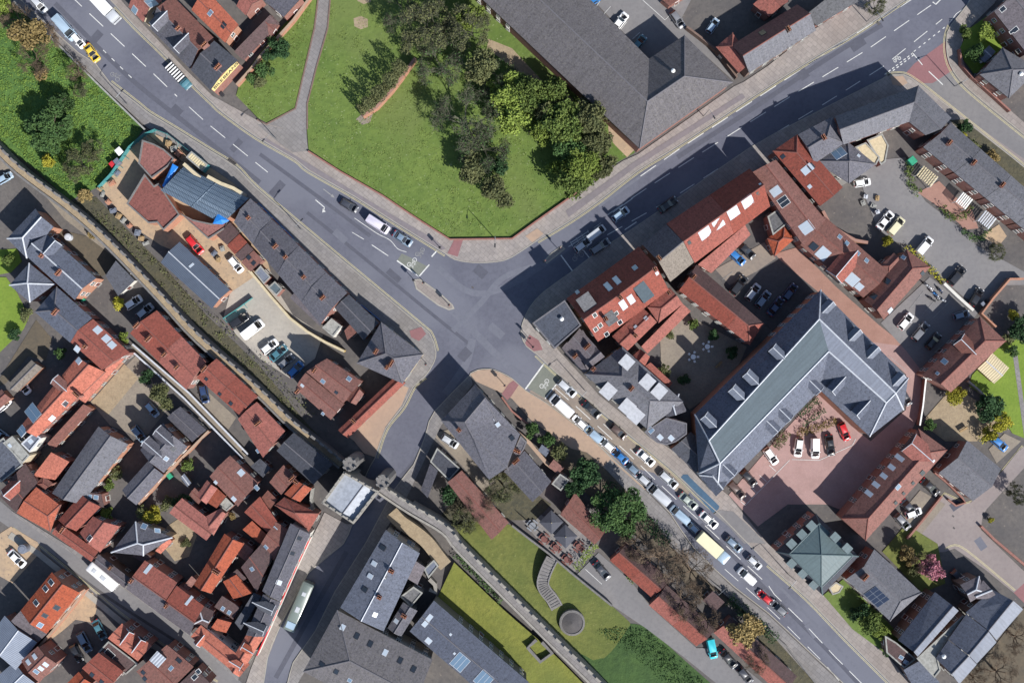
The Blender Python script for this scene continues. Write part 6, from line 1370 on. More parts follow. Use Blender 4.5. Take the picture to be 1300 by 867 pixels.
H('terraced_house', 'orange street house with pale hip line at the left end of the street', 'house', [G(21, 651, 64, 675, 76, 641, 46, 618, e=5.8, p=.4, hb=.4)], 'clay_orange', 'brick_red')
H('terraced_house', 'low red street front with white party lines left of the white coach', 'house', [G(66, 677, 116, 713, 125, 700, 75, 664, e=5.4, p=.45)], 'clay_red', 'brick_red', ch='80,672')
H('town_house', 'red gable with pale edge behind the low street front, left one', 'house', [G(97, 674, 128, 643, 103, 627, 74, 660, e=5.6, p=.5)], 'clay_red', 'brick_red')
H('town_house', 'plum and orange house with pale ridge and a dark round hole in its roof', 'house', [G(101, 676, 118, 655, 152, 668, 127, 701, e=5.8, p=.45)], 'clay_red', 'brick_red', sky=[(114, 683, 1.2, 1.0, 'k')])
H('town_house', 'dark plum tiled house at the left edge with a small red gable', 'house', [G(0, 630, 20, 650, 48, 612, 32, 588, e=5.8, p=.5)], 'clay_dark', 'brick_red', dor=[(15, 622, 2.6, 2.6, 'g', 'clay_red')])
H('town_house', 'flat looking orange square roof with white edge in the left courtyards', 'house', [M(42, 604, 70, 609, 88, 586, 65, 574, e=4.6, p=.18)], 'clay_orange', 'brick_red')
H('flat_roof_extension', 'large dark blue flat roof at the left edge', 'extension', [F(-10, 566, 5, 555, 30, 590, 2, 612, -10, 600, e=6, m='felt_blue', par=.25)], 'felt_blue', 'brick_red')
H('flat_roof_extension', 'mottled concrete flat roof beside the dark blue one', 'extension', [F(4, 562, 16, 553, 38, 578, 29, 588, e=6.2, m='concrete', par=.2)], 'concrete', 'render_cream', sky=[(12, 566, .9, .9, 'w')])
H('flat_roof_extension', 'pale square flat roof with small white lantern ending the long orange roof', 'extension', [F(27, 563, 43, 549, 53, 556, 38, 574, e=5.6, m='lead_pale', par=.25, cop='lead_white')], 'lead_pale', 'render_white', sky=[(39, 560, 1, 1, 'w')])
H('garage', 'long tan brick garage with low tiled roof behind the parked white car', 'garage', [G(7, 491, 40, 457, 54, 467, 22, 498, e=3, p=.3)], 'stone_tan', 'brick_orange', win=False)
H('garage', 'small tan roofed garage at the left edge above the white parked car', 'garage', [G(-8, 503, 2, 494, 14, 506, -2, 520, e=2.8, p=.4)], 'clay_brown', 'brick_orange', win=False)
H('cottage', 'orange and maroon modern house with six dark roof windows, bottom left', 'house', [G(26, 775, 66, 726, 101, 752, 59, 804, e=6, p=.5)], 'clay_orange', 'brick_orange', sky=[(65, 739, 1, 1.4, 'k'), (58, 747, 1, 1.4, 'k'), (46, 765, 1, 1.4, 'k'), (72, 771, 1.1, 1.3, 'd'), (57, 781, .9, 1.2, 'd'), (51, 793, 1.1, 1.2, 'b')])
H('rear_wing', 'plum roofed link between the orange modern house and the metal shed', 'extension', [M(46, 817, 60, 804, 26, 775, 14, 788, e=4, p=.25)], 'slate_plum', 'brick_red')
H('storage_shed', 'pale grey ribbed metal roof at the left edge below the orange modern house', 'warehouse', [G(-15, 810, 6, 781, 47, 815, 20, 850, e=5, p=.3)], 'metal_grey', 'brick_red', win=False)
H('storage_shed', 'ribbed metal roof in the bottom left corner beside the many windowed wall', 'warehouse', [G(-6, 860, 18, 840, 46, 868, 20, 896, e=4.6, p=.25)], 'metal_grey', 'brick_red', win=False)
H('apartment_building', 'maroon roof with rows of pale dormer windows at the bottom left edge', 'apartment building', [G(27, 838, 48, 820, 72, 842, 50, 866, e=7, p=.35)], 'clay_brown', 'brick_red', sky=[(36, 840, .8, 1.2, 'w'), (44, 833, .8, 1.2, 'w'), (52, 848, .8, 1.2, 'w'), (58, 843, .8, 1.2, 'w'), (46, 852, .8, 1.2, 'b')])
H('terraced_house', 'red gabled house with dark roof window at the bottom edge, left of the street', 'house', [G(104, 848, 136, 876, 157, 852, 125, 828, e=5.8, p=.45)], 'clay_red', 'brick_red', sky=[(117, 856, .9, 1.1, 'd'), (129, 865, .9, 1.1, 'd')])
H('terraced_house', 'orange roof corner at the bottom edge left of the red gabled house', 'house', [G(84, 868, 100, 852, 118, 868, 100, 890, e=5, p=.4)], 'clay_orange', 'brick_red')
H('terraced_house', 'street house with white end parapets and two small dormers across from the plum pair', 'house', [G(137, 810, 175, 839, 193, 819, 155, 791, e=6, p=.55)], 'clay_orange', 'brick_red', dor=[(162, 806, 1.7, 2, 'g', 'clay_red'), (177, 816, 1.7, 2, 'g', 'clay_red')])
H('flat_roof_extension', 'plum flat roof with white lattice roof light below the white parapet house', 'extension', [F(124, 828, 138, 813, 176, 842, 160, 856, e=3.4, m='clay_dark', par=.2)], 'clay_dark', 'brick_red', sky=[(137, 832, 2.4, 2.2, 'k'), (149, 849, 1.1, 1, 'k')])
H('terraced_house', 'red roof with a white box dormer and dark windows at the bottom of the street', 'house', [G(173, 852, 205, 886, 246, 846, 212, 818, e=6.2, p=.45)], 'clay_brown', 'brick_red', dor=[(201, 836, 2.2, 2.4, 'box', 'metal_white')], sky=[(182, 853, .9, 1, 'd'), (184, 861, .9, 1, 'd'), (217, 848, .8, 1, 'b'), (227, 838, 1.2, .8, 'd')])
H('terraced_house', 'dark plum roof with two white framed windows at the bottom street corner', 'house', [G(212, 882, 230, 905, 268, 868, 248, 848, e=6.2, p=.45)], 'clay_dark', 'brick_red', sky=[(252, 852, 1, 1.2, 'k'), (247, 859, 1, 1.2, 'k')])
H('garden_shed', 'tiny pale shed in the overgrown garden below the long slate houses', 'shed', [G(229, 606, 238, 618, 243, 613, 234, 601, e=2.2, p=.4)], 'lead_pale', 'wood', win=False)
H('rear_extension', 'dark slate lean to in the shaded yard behind the orange gables', 'extension', [M(272, 770, 296, 786, 304, 770, 282, 756, e=4, p=.25)], 'clay_dark', 'brick_red', sky=[(283, 772, .8, 1, 'b'), (291, 777, .8, 1, 'b')])
H('rear_extension', 'dark blue slate roof strip behind the arched dormers of the slate shop', 'extension', [M(306, 800, 332, 756, 322, 752, 298, 790, e=5, p=.2)], 'slate_dark', 'brick_red')
H('flat_roof_extension', 'grey plaster flat roof between orange roofs in the courtyard maze', 'extension', [F(287, 631, 297, 641, 288, 649, 278, 642, e=3.6, m='concrete', par=.15)], 'concrete', 'brick_red')
H('rear_extension', 'dark maroon lean to behind the orange gable end roof', 'extension', [M(290, 731, 303, 742, 313, 734, 301, 722, e=4.2, p=.3)], 'clay_dark', 'brick_red')
H('rear_extension', 'dark plum back roof with two blue skylights behind the red gabled street houses', 'extension', [M(112, 640, 132, 644, 128, 627, 104, 624, e=4.6, p=.25)], 'clay_dark', 'brick_red', sky=[(114, 630, 1, 1, 'b'), (122, 631, 1, 1, 'b')])
H('rear_extension', 'small plum curved looking roof between the two orange roofs at the left', 'extension', [G(44, 615, 57, 622, 67, 613, 55, 604, e=4.4, p=.4, ha=1)], 'clay_brown', 'brick_red')
H('rear_extension', 'low red roof on the brown yard side of the long plum and orange house', 'extension', [M(238, 752, 250, 736, 244, 730, 231, 746, e=3.4, p=.3)], 'clay_brown', 'brick_red')
H('rear_extension', 'maroon lean to in the narrow court between courtyard maze and slate street block', 'extension', [M(296, 700, 312, 712, 322, 698, 306, 686, e=4.2, p=.3)], 'clay_brown', 'brick_red')
H('rear_extension', 'dark red roof joining the gatehouse side roofs of the courtyard maze', 'extension', [M(330, 634, 343, 646, 352, 634, 340, 622, e=4, p=.3)], 'clay_brown', 'brick_red')
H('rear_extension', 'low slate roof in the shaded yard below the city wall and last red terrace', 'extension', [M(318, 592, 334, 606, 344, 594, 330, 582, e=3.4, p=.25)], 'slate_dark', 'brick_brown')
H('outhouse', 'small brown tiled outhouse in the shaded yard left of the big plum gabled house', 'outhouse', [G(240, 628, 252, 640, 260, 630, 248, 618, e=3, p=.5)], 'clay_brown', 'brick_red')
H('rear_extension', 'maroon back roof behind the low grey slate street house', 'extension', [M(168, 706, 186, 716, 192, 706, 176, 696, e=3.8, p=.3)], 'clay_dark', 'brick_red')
# ------------------------------------------------------------------ the lettered panel on the gable wall
def gable_sign():
    a, b = W(267, 115, 7.2), W(302, 77, 7.2); c = SIGNH.location
    t = (b-a); t.z = 0; L = t.length; t.normalize(); n = Vector((t.y, -t.x, 0))
    mid = (a+b)/2+n*(-.25+.03); mid.z = 0
    mb = MB(); z0, z1 = 4.3, 7.3; hw = L/2-.35
    def Q(x, z, o=0): p = mid+t*x+n*o; return Vector((p.x, p.y, z))
    mb.hull([Q(-hw, z0, 0), Q(hw, z0, 0), Q(hw, z0, .05), Q(-hw, z0, .05)][::-1], [Q(-hw, z1, 0), Q(hw, z1, 0), Q(hw, z1, .05), Q(-hw, z1, .05)][::-1])
    sg = link('wall_sign', local(mb, SIGNH).mesh('wall_sign', ['sign_yellow']), SIGNH)
    rz = math.atan2(t.y, t.x)
    def word(txt, size, x, z):
        cu = bpy.data.curves.new('lettering', 'FONT'); cu.body = txt; cu.size = size; cu.align_x = 'CENTER'; cu.extrude = .004; cu.offset = .035
        o = bpy.data.objects.new('lettering', cu); COL.objects.link(o); bpy.context.view_layer.update()
        me = bpy.data.meshes.new_from_object(o.evaluated_get(bpy.context.evaluated_depsgraph_get())); COL.objects.unlink(o); bpy.data.objects.remove(o)
        me.materials.clear(); me.materials.append(MATS['sign_black'])
        p = mid+t*x+n*.062-SIGNH.location; l = link('lettering', me, sg, (p.x, p.y, z)); l.rotation_euler = (math.pi/2, 0, rz); l.scale = (1, 1.45, 1)
    word('BILE', 1.5, -hw*.55, 5.0); word('BEANS', 1.5, hw*.42, 5.0)
gable_sign()

# ------------------------------------------------------------------ the stone gatehouse and the city walls
def gatehouse():
    e = 12.2
    A, B, C, D = W(437, 598, e), W(408, 638, e), W(449, 665, e), W(481, 623, e)
    root = empty('gatehouse', Vector(((A+B+C+D).x/4, (A+B+C+D).y/4, 0)), 'medieval stone gatehouse with white metal roof and two corner turrets, over the lower road', 'gatehouse')
    wb = MB()
    def lp(a, b, t): return a.lerp(b, t)
    def pier(q, z0, z1): wb.hull([(p.x, p.y, z0) for p in q], [(p.x, p.y, z1) for p in q])
    q = [A, B, C, D]; q = q if norm(q).z > 0 else q[::-1]
    iA, iB, iC, iD = A, B, C, D
    def quad(t0, t1): 
        r = [lp(A, D, t0), lp(B, C, t0), lp(B, C, t1), lp(A, D, t1)]; return r if norm(r).z > 0 else r[::-1]
    pier(quad(0, .28), 0, 5.2); pier(quad(.72, 1), 0, 5.2); pier(quad(0, 1), 5.2, e-.9)
    for k in range(5): pier(quad(.28+.02*k, .30+.02*k), 3.6+.35*k, 5.2); pier(quad(.70-.02*k, .72-.02*k), 3.6+.35*k, 5.2)
    link('wall', local(wb, root).mesh('wall', ['stone']), root)
    pb = MB(); ins = inset(q, .5)
    for i in range(4):
        a, b, c, d = q[i], q[(i+1) % 4], ins[(i+1) % 4], ins[i]
        pb.hull([(p.x, p.y, e-.9) for p in (a, b, c, d)], [(p.x, p.y, e+.25) for p in (a, b, c, d)])
        L = (b-a).length; k = int(L/1.5); t = (b-a).normalized(); nn = Vector((-t.y, t.x, 0))
        for j in range(k):
            m = a+t*((j+.5)*L/k)+nn*.24; pb.box((m.x, m.y, e+.2), (.9, .36, .35), math.atan2(t.y, t.x))
    link('parapet', local(pb, root).mesh('parapet', ['stone']), root)
    rb = MB(); r0, r1 = lp(ins[0], ins[1], .5), lp(ins[3], ins[2], .5)
    P = {k: min(ins, key=lambda p: (p-v).length) for k, v in zip('ABCD', (A, B, C, D))}
    g0, g1 = lp(P['A'], P['D'], .62), lp(P['B'], P['C'], .62)
    z0, z1 = e-.75, e-.1
    for f in ([P['A'], P['B'], g1, g0], [g0, g1, P['C'], P['D']]):
        pts = [Vector((p.x, p.y, z1 if p in (g0, g1) else z0)) for p in f]; rb.face(up(pts))
    ro = link('roof', local(rb, root).mesh('roof', ['gate_sheet']), root)
    sb = MB(); sb.tube((g0.x, g0.y, z1+.02), (g1.x, g1.y, z1+.02), .13, n=6); link('ridge', local(sb, root).mesh('ridge', ['ridge_slate']), ro)
    for px, py in ((444, 589), (486, 611)):
        c = W(px, py, 13); t = MB(); c.z = 0
        t.tube((c.x, c.y, 0), (c.x, c.y, 13), 1.5, 1.4, 12); 
        for k in range(12):
            a = k*math.pi/6
            t.tube((c.x+1.25*math.cos(a), c.y+1.25*math.sin(a), 12.9), (c.x+1.25*math.cos(a+.26), c.y+1.25*math.sin(a+.26), 12.9), .25, n=4)
            if k % 2: t.box((c.x+1.25*math.cos(a), c.y+1.25*math.sin(a), 13), (.4, .5, .6), a)
        t.tube((c.x, c.y, 12.6), (c.x, c.y, 13.1), .8, .3, 8)
        link('turret', local(t, root).mesh('turret', ['stone_dark']), root)
    f = MB(); m0, m1 = W(450, 590, 9), W(480, 606, 9); d = (m1-m0).normalized(); f.box(((m0.x+m1.x)/2, (m0.y+m1.y)/2, 0), ((m1-m0).length, 1.8, 0.3), math.atan2(d.y, d.x))
    return root
gatehouse()
def city_wall(label, pix, h, w, merl_side, both=False, z0=0.0, mat='stone', walk='flags', gap=None, cat='city wall'):
    pts = smooth_line(pix, 4, h); L, R = offset_line(pts, w/2), offset_line(pts, -w/2)
    root = empty('city_wall', pts[len(pts)//2]*1.0, label, cat); root.location.z = 0
    b = MB()
    for i in range(len(pts)-1):
        zb = z0
        if gap and gap[0] <= i < gap[1]: zb = h-1.6
        b.hull(*[[(p.x, p.y, z) for p in (R[i], R[i+1], L[i+1], L[i])] for z in (zb, h)])
    link('wall', local(b, root).mesh('wall', [mat]), root)
    wk = MB(); strip_mb(wk, pts, -w/2+.3, w/2-.3, h+.02); link('walkway', local(wk, root).mesh('walkway', [walk]), root)
    for side, hh in (((merl_side, 1.2),)+(((-merl_side, .45),))):
        pb = MB(); e0 = side*(w/2-.22)
        strip_mb(pb, pts, e0-.22, e0+.22, h+(.75 if hh > 1 else .4), thick=.75 if hh > 1 else .4)
        if hh > 1:
            acc = 0; line = offset_line(pts, e0)
            for a, c in zip(line, line[1:]):
                d = c-a; d.z = 0; l = d.length
                while acc < l:
                    m = a+d*(acc/l); pb.box((m.x, m.y, h+.7), (1.15, .5, .75), math.atan2(d.y, d.x)); acc += 2.3
                acc -= l
        link('parapet', local(pb, root).mesh('parapet', [mat]), root)
    return root
city_wall('long crenellated stone wall with pale wall walk along the left yards up to the gatehouse', [(-14, 178), (25, 217), (90, 266), (140, 311), (205, 379), (252, 430), (325, 494), (370, 538), (410, 570), (434, 590)], 3.4, 2.1, 1, walk='straw', mat='stone_dark')
city_wall('crenellated stone wall with paved walk from the gatehouse down past the lawns', [(484, 621), (520, 645), (565, 672), (585, 696), (650, 761), (700, 811), (757, 867), (800, 912)], 5.6, 2.3, 1, walk='flags_grey', mat='stone', gap=(0, 4))
wall_run('ruin_wall', 'broad curved ochre topped stone ruin beside the lower road, below the city wall', 'ruined wall', [(497, 650), (508, 662), (525, 674), (542, 688), (556, 706), (566, 718)], 2.6, 2.8, 'stone', 'straw', smooth=4)
wall_run('ruin_wall', 'small square stone foundation on the lawn beside the city wall', 'ruined wall', [(681, 812), (670, 822), (686, 840), (701, 829), (688, 815)], 2.4, .7, 'stone_dark')
wall_run('ruin_wall', 'tumbled stones around the small yard at the end of the ochre wall', 'ruined wall', [(545, 735), (552, 742), (553, 752), (545, 748)], 2.2, .8, 'stone')
# steps down to the round sunken pit on the lawn
def steps():
    pts = smooth_line([(701, 708), (694, 722), (689, 738), (692, 748), (700, 758), (707, 770)], 4, 1.0); mb = MB()
    strip_mb(mb, pts, -1.0, 1.0, 1.75, thick=1.75)
    for s in (-1.15, 1.15): strip_mb(mb, pts, s-.15, s+.15, 2.0, thick=2.0)
    for i in range(1, len(pts)-1):
        d = pts[i+1]-pts[i]; mb.box((pts[i].x, pts[i].y, 1.75), (.3, 2.0, .1), math.atan2(d.y, d.x), 1)
    tag(link('stone_steps', mb.mesh('stone_steps', ['flags_grey', 'stone_dark'])), 'winding flight of stone steps down the grass bank to a round pit', 'steps')
    c = W(726, 789, 1.0); m = MB(); n = 24
    for k in range(n):
        a, b = 2*math.pi*k/n, 2*math.pi*(k+1)/n
        def P(r, t, z): return (c.x+r*math.cos(t), c.y+r*math.sin(t), z)
        m.face([P(2.7, a, 2.1), P(2.7, b, 2.1), P(2.3, b, 2.15), P(2.3, a, 2.15)]); m.face([P(2.3, a, 2.15), P(2.3, b, 2.15), P(2.2, b, 2.0), P(2.2, a, 2.0)]); m.face([P(2.2, a, 2.0), P(2.2, b, 2.0), P(0, b, 2.6)], 1); m.face([P(2.75, a, 0), P(2.75, b, 0), P(2.7, b, 2.1), P(2.7, a, 2.1)])
    tag(link('stone_pit', m.mesh('stone_pit', ['stone_dark', 'tarmac_dark'])), 'round stone pit like a tower base at the foot of the steps', 'tower base')
steps()
# garden and boundary walls, fences
WR = wall_run
WR('boundary_wall', 'low brick wall with pale coping around the park lawn at the junction', 'wall', [(391, 192), (432, 218), (485, 248), (530, 278), (571, 304), (650, 303), (682, 280), (716, 256), (745, 236)], .7, .3, 'brick_red', None)
WR('boundary_wall', 'pink brick wall between the park grass and the back yards at the top', 'wall', [(300, 108), (318, 88), (333, 68), (352, 48), (372, 26), (394, -4)], 1.9, .5, 'brick_orange', 'flags_tan')
WR('boundary_wall', 'low wall along the pavement beside the rough green field', 'wall', [(17, 2), (64, 47), (122, 105), (184, 165)], 1.3, .35, 'brick_brown', 'concrete')
WR('path_edging', 'low brick edging on the left of the park path', 'wall', [(405, -10), (399, 37), (384, 100), (375, 138), (338, 158), (326, 152)], .32, .3, 'brick_brown')
WR('path_edging', 'low brick edging on the right of the park path', 'wall', [(420, -10), (416, 36), (401, 88), (390, 132), (390, 164)], .32, .3, 'brick_brown')
WR('lane_wall', 'pale coped wall on the upper side of the narrow lane', 'wall', [(168, 437), (240, 499), (315, 577)], 1.5, .36, 'stone', 'lead_white')
WR('lane_wall', 'pale coped wall on the lower side of the narrow lane', 'wall', [(162, 441), (234, 506), (308, 582)], 1.5, .36, 'stone', 'lead_white')
WR('yard_wall', 'ochre rendered wall between the building yard car park and the terrace back yards', 'wall', [(316, 343), (345, 378), (368, 404), (390, 421), (412, 434), (437, 446)], 2.2, .5, 'render_ochre', 'cream_felt')
WR('yard_wall', 'orange brick wall beside the overgrown garden of the slate houses', 'wall', [(265, 547), (240, 572), (210, 602), (176, 640)], 2.0, .5, 'brick_orange', 'flags_tan')
WR('yard_wall', 'brick wall with greenery along the sunny side of the slate workshop', 'wall', [(163, 566), (140, 592), (117, 620)], 2.4, .6, 'brick_orange')
WR('yard_wall', 'tan brick wall below the orange modern house', 'wall', [(108, 748), (92, 770), (64, 804), (48, 822), (36, 836)], 2.2, .5, 'brick_orange', 'flags_tan')
WR('yard_wall', 'brick wall at the top of the shaded hall yard', 'wall', [(872, 34), (888, 46), (910, 64), (936, 98)], 2.2, .4, 'brick_brown')
WR('garden_wall', 'red brick wall along the front garden at the right edge of the side road', 'wall', [(1219, 62), (1221, 82), (1234, 97), (1260, 120), (1283, 141)], 1.6, .35, 'brick_red')
WR('garden_wall', 'curved orange brick wall in the garden behind the maroon lane house', 'wall', [(1045, 268), (1054, 285), (1070, 296), (1086, 305), (1102, 308)], 1.6, .6, 'brick_orange', 'pavers')
WR('garden_wall', 'orange brick wall of the yard near the black hatchback, right edge', 'wall', [(1300, 354), (1283, 354), (1262, 378), (1247, 398), (1265, 415)], 1.8, .4, 'brick_orange')
WR('lane_wall', 'pale wall between the motorbike yard and the car park', 'wall', [(1199, 360), (1218, 378), (1236, 394)], 1.6, .6, 'render_white')
WR('lane_wall', 'white topped wall of the narrow yard left of the garden, right of the brick lane', 'wall', [(1176, 478), (1172, 515), (1168, 540)], 2.0, .3, 'brick_red', 'white_paint')
WR('garden_wall', 'pale curved wall on the bright lawn below the cream shed', 'wall', [(1230, 484), (1242, 494), (1256, 508), (1266, 514)], 1.2, .35, 'concrete')
WR('lane_wall', 'brick wall between the gravel parking and the pink road', 'wall', [(1152, 684), (1172, 660), (1196, 630)], 1.1, .4, 'brick_red')
WR('garden_wall', 'curved brick wall in front of the plain grey gabled house', 'wall', [(1187, 600), (1204, 614), (1222, 632), (1226, 638), (1214, 642), (1204, 634)], 1.0, .35, 'brick_red')
WR('lane_wall', 'brick edging wall along the lower right pavement', 'wall', [(1246, 668), (1262, 684), (1300, 716), (1330, 742)], 1.0, .5, 'brick_red')
WR('bank_wall', 'stone retaining wall between the beer garden and the grass bank', 'wall', [(650, 667), (672, 684), (696, 702), (730, 731), (777, 769)], 1.7, .4, 'stone_dark')
WR('garden_wall', 'brick wall of the overgrown yard between the tan pavement and the slate house', 'wall', [(637, 504), (650, 522), (662, 532), (676, 544)], 1.6, .35, 'brick_red')
WR('yard_wall', 'tan wall and shed line in the narrow yards beside the tan pavement', 'wall', [(652, 545), (672, 562), (694, 588), (716, 605)], 1.8, .8, 'brick_orange', 'flags_tan')
WR('retaining_wall', 'dark stone retaining wall between the main road and the sunken trees', 'wall', [(850, 690), (905, 740), (955, 782), (1000, 822), (1050, 885)], 1.0, .35, 'stone_dark')
WR('parapet_wall', 'cream topped parapet beam along the pavement end of the curved blue roof', 'wall', [(263, 224), (280, 233), (296, 239), (306, 245)], 5.6, .7, 'concrete', 'cream_felt')
WR('parapet_wall', 'cream topped parapet beam at the upper end of the curved blue roof', 'wall', [(233, 208), (243, 217), (254, 226)], 5.6, .7, 'concrete', 'cream_felt')
WR('garden_wall', 'curved pale wall at the corner of the red courtyard house beside the gatehouse', 'wall', [(396, 620), (394, 634), (396, 646), (405, 655)], 2.4, .4, 'concrete')
WR('fascia_strip', 'red fascia strip with white ends along the bus street shop fronts', 'shop front', [(394, 682), (378, 716), (356, 766), (338, 806), (326, 832)], 3.0, .26, 'render_white', 'plastic_red')
WR('park_ruin', 'broken orange brick wall in the park with thick ivy on its north side', 'ruined wall', [(460, 147), (478, 136), (497, 115), (510, 98), (527, 74)], 2.6, .6, 'brick_orange', 'pavers')
hoard_run('site_fence', 'teal site hoarding curving round the red membrane roofs', 'fence', [(124, 237), (140, 220), (163, 186), (182, 170), (196, 164), (212, 170), (240, 192)], 2.0)
hoard_run('site_fence', 'teal green site fence in the building yard near the gravel cars', 'fence', [(283, 404), (298, 394), (320, 378)], 1.2)
fence_run('railing', 'painted railing along the fronts of the slate terrace', 'railing', [(328, 258), (370, 300), (400, 335), (443, 375), (482, 406)], 1.3, 'tarp_blue')
fence_run('railing', 'black railing by the wall of the rough green field', 'railing', [(188, 172), (230, 205), (262, 222)], 1.1)
fence_run('railing', 'black railing at the edge of the beer garden terrace', 'railing', [(658, 652), (690, 680), (726, 712)], 1.1)
# tarpaulins on the building site
def tarp(label, pix, h):
    mb = MB(); P = [W(x, y, h) for x, y in pix]; c = sum(P, Vector())/len(P); c.z += .35; n = len(P)
    for i in range(n): mb.face(up([P[i], P[(i+1) % n], c]))
    for i in range(n):
        a, b = P[i], P[(i+1) % n]; mb.face([a, b, b-Vector((0, 0, .25)), a-Vector((0, 0, .25))])
    tag(link('tarpaulin', mb.mesh('tarpaulin', ['tarp_blue'])), label, 'tarpaulin')
tarp('bright blue tarpaulin on the corner of the curved metal roof', [(270, 284), (277, 270), (286, 277), (291, 280), (282, 285)], 6.3)
tarp('long dark blue tarpaulin along the left edge of the curved metal roof', [(206, 236), (219, 208), (226, 212), (215, 230), (208, 239)], 5.6)
# ------------------------------------------------------------------ small built things
def canopy(px, py, w, d, rz, mat, label, h=2.5, name='porch_canopy'):
    p = W(px, py, h); p.z = 0; o = empty(name, p, label, 'pergola', 'slatted porch canopies on the patios', math.radians(rz))
    f = MB()
    for x in (-1, 1):
        for y in (-1, 1): f.box((x*(w/2-.1), y*(d/2-.1), 0), (.12, .12, h))
        f.box((x*(w/2-.1), 0, h-.12), (.12, d, .14))
    link('frame', f.mesh('frame', ['white_paint']), o); s = MB(); k = int(w/.45)
    for i in range(k): s.box((-w/2+(i+.5)*w/k, 0, h+.03), (w/k*.55, d, .08))
    link('slats', s.mesh('slats', [mat]), o)
canopy(1177, 224, 4.0, 2.6, 52-90, 'wood_slats', 'cream slatted porch canopy by the hedge at the top of the car park')
canopy(1224, 255, 2.7, 2.6, 52-90, 'white_paint', 'white slatted porch canopy between two brick patios')
canopy(1253, 279, 3.0, 2.8, 52-90, 'lead_white', 'bluish white slatted porch canopy next to the pale sunny patio')
def parasol(px, py, w, label):
    p = W(px, py, 2.9); p.z = .1; o = empty('garden_parasol', p, label, 'parasol', None, math.radians(-44)); m = MB(); h = w/2
    c = [(-h, -h, 2.4), (h, -h, 2.4), (h, h, 2.4), (-h, h, 2.4)]; t = (0, 0, 3.2)
    for i in range(4):
        a, b = Vector(c[i]), Vector(c[(i+1) % 4]); m.face([a, b, t]); m.face([a-Vector((0, 0, .22)), b-Vector((0, 0, .22)), b, a])
    link('canopy', m.mesh('canopy', ['canopy_charcoal']), o); q = MB(); q.tube((0, 0, 0), (0, 0, 3.25), .06, n=8); q.box((0, 0, 0), (.7, .7, .1)); link('pole', q.mesh('pole', ['black_metal']), o)
    k = MB(); k.tube((0, 0, 3.2), (0, 0, 3.34), .12, .04, 8); link('finial', k.mesh('finial', ['paint_yellow']), o)
parasol(700, 663, 3.6, 'large square charcoal parasol in the beer garden, upper one'); parasol(718, 681, 3.6, 'large square charcoal parasol in the beer garden, lower one by the hedge')
def picnic(px, py, label, mat='wood_dark', s=1.0):
    p = W(px, py, .7); p.z = .1; o = empty('picnic_table', p, label, 'table', 'tables in the beer garden', math.radians(-40)); o.scale = (s,)*3
    t = MB(); t.tube((0, 0, .68), (0, 0, .76), .75, n=8); link('table_top', t.mesh('table_top', [mat]), o); l = MB(); l.box((0, 0, 0), (.14, 1.3, .68), .7); l.box((0, 0, 0), (.14, 1.3, .66), -.7); link('leg', l.mesh('leg', [mat]), o)
    for k in range(4):
        a = k*math.pi/2; b = MB(); b.box((1.05*math.cos(a), 1.05*math.sin(a), .4), (.32, 1.25, .06), a); b.box((1.05*math.cos(a), 1.05*math.sin(a), 0), (.1, .7, .4), a); link('bench', b.mesh('bench', [mat]), o)
for x, y, l in ((691, 684, 'dark red octagonal picnic table left of the parasols'), (706, 695, 'dark red octagonal picnic table below the parasols by the bank wall'), (735, 694, 'dark red octagonal picnic table right of the lower parasol'), (720, 710, 'dark red octagonal picnic table at the bottom corner of the beer garden'), (676, 667, 'grey metal table at the top of the beer garden')):
    picnic(x, y, l, 'wood_dark' if 'red' in l else 'steel')
def patio_set(px, py, label, lc):
    p = W(px, py, .7); p.z = .12; o = empty('patio_table', p, label, 'table', None); t = MB(); t.tube((0, 0, .7), (0, 0, .75), .55, n=14); link('table_top', t.mesh('table_top', ['white_paint']), o); t = MB(); t.tube((0, 0, 0), (0, 0, .7), .06); link('leg', t.mesh('leg', ['white_paint']), o)
    for k in range(5):
        a = k*1.257; r = empty('garden_chair', p+Vector((1.0*math.cos(a), 1.0*math.sin(a), 0)), lc, 'chair', 'white chairs round the patio tables', a)
        for nm, c, d in (('seat', (0, 0, .4), (.45, .45, .06)), ('backrest', (.22, 0, .4), (.05, .45, .45)), ('leg', (0, 0, 0), (.3, .3, .4))): b = MB(); b.box(c, d); link(nm, b.mesh(nm, ['white_paint']), r)
patio_set(880, 453, 'round white patio table in the middle of the courtyard garden', 'white garden chair round the patio table in the middle of the courtyard'); patio_set(898, 440, 'round white patio table near the long courtyard range', 'white garden chair round the patio table near the courtyard range')
def pole_light(px, py, label, h=7.5, arm=1.6, rz=0):
    p = W(px, py); p.z = .1; o = empty('street_lamp', p, label, 'street lamp', 'street lamps', math.radians(rz)); m = MB(); m.tube((0, 0, 0), (0, 0, h), .1, .06, 8); m.tube((0, 0, h), (arm, 0, h+.3), .05, n=6); link('pole', m.mesh('pole', ['steel']), o)
    k = MB(); k.box((arm+.3, 0, h+.24), (.8, .3, .14), top=(.8, .7)); link('lamp_head', k.mesh('lamp_head', ['black_metal']), o)
for x, y, l, r in ((352, 178, 'street lamp on the pavement at the foot of the park path', -135), (629, 304, 'street lamp at the point of the park lawn by the junction', -90), (893, 148, 'street lamp on the pavement in front of the mossy hall', -60), (1100, 28, 'street lamp near the top edge beside the tall roadside grass', -60),
                   (162, 133, 'street lamp by the wall of the rough green field', 45), (383, 292, 'street lamp in front of the slate terrace', 45), (742, 495, 'street lamp in front of the slate terrace facing the queue', -135), (1000, 728, 'street lamp on the long pavement beside the villa', -135), (905, 745, 'street lamp on the verge opposite the villa', 45), (1212, 110, 'street lamp on the side road corner', -150)):
    pole_light(x, y, l, rz=r)
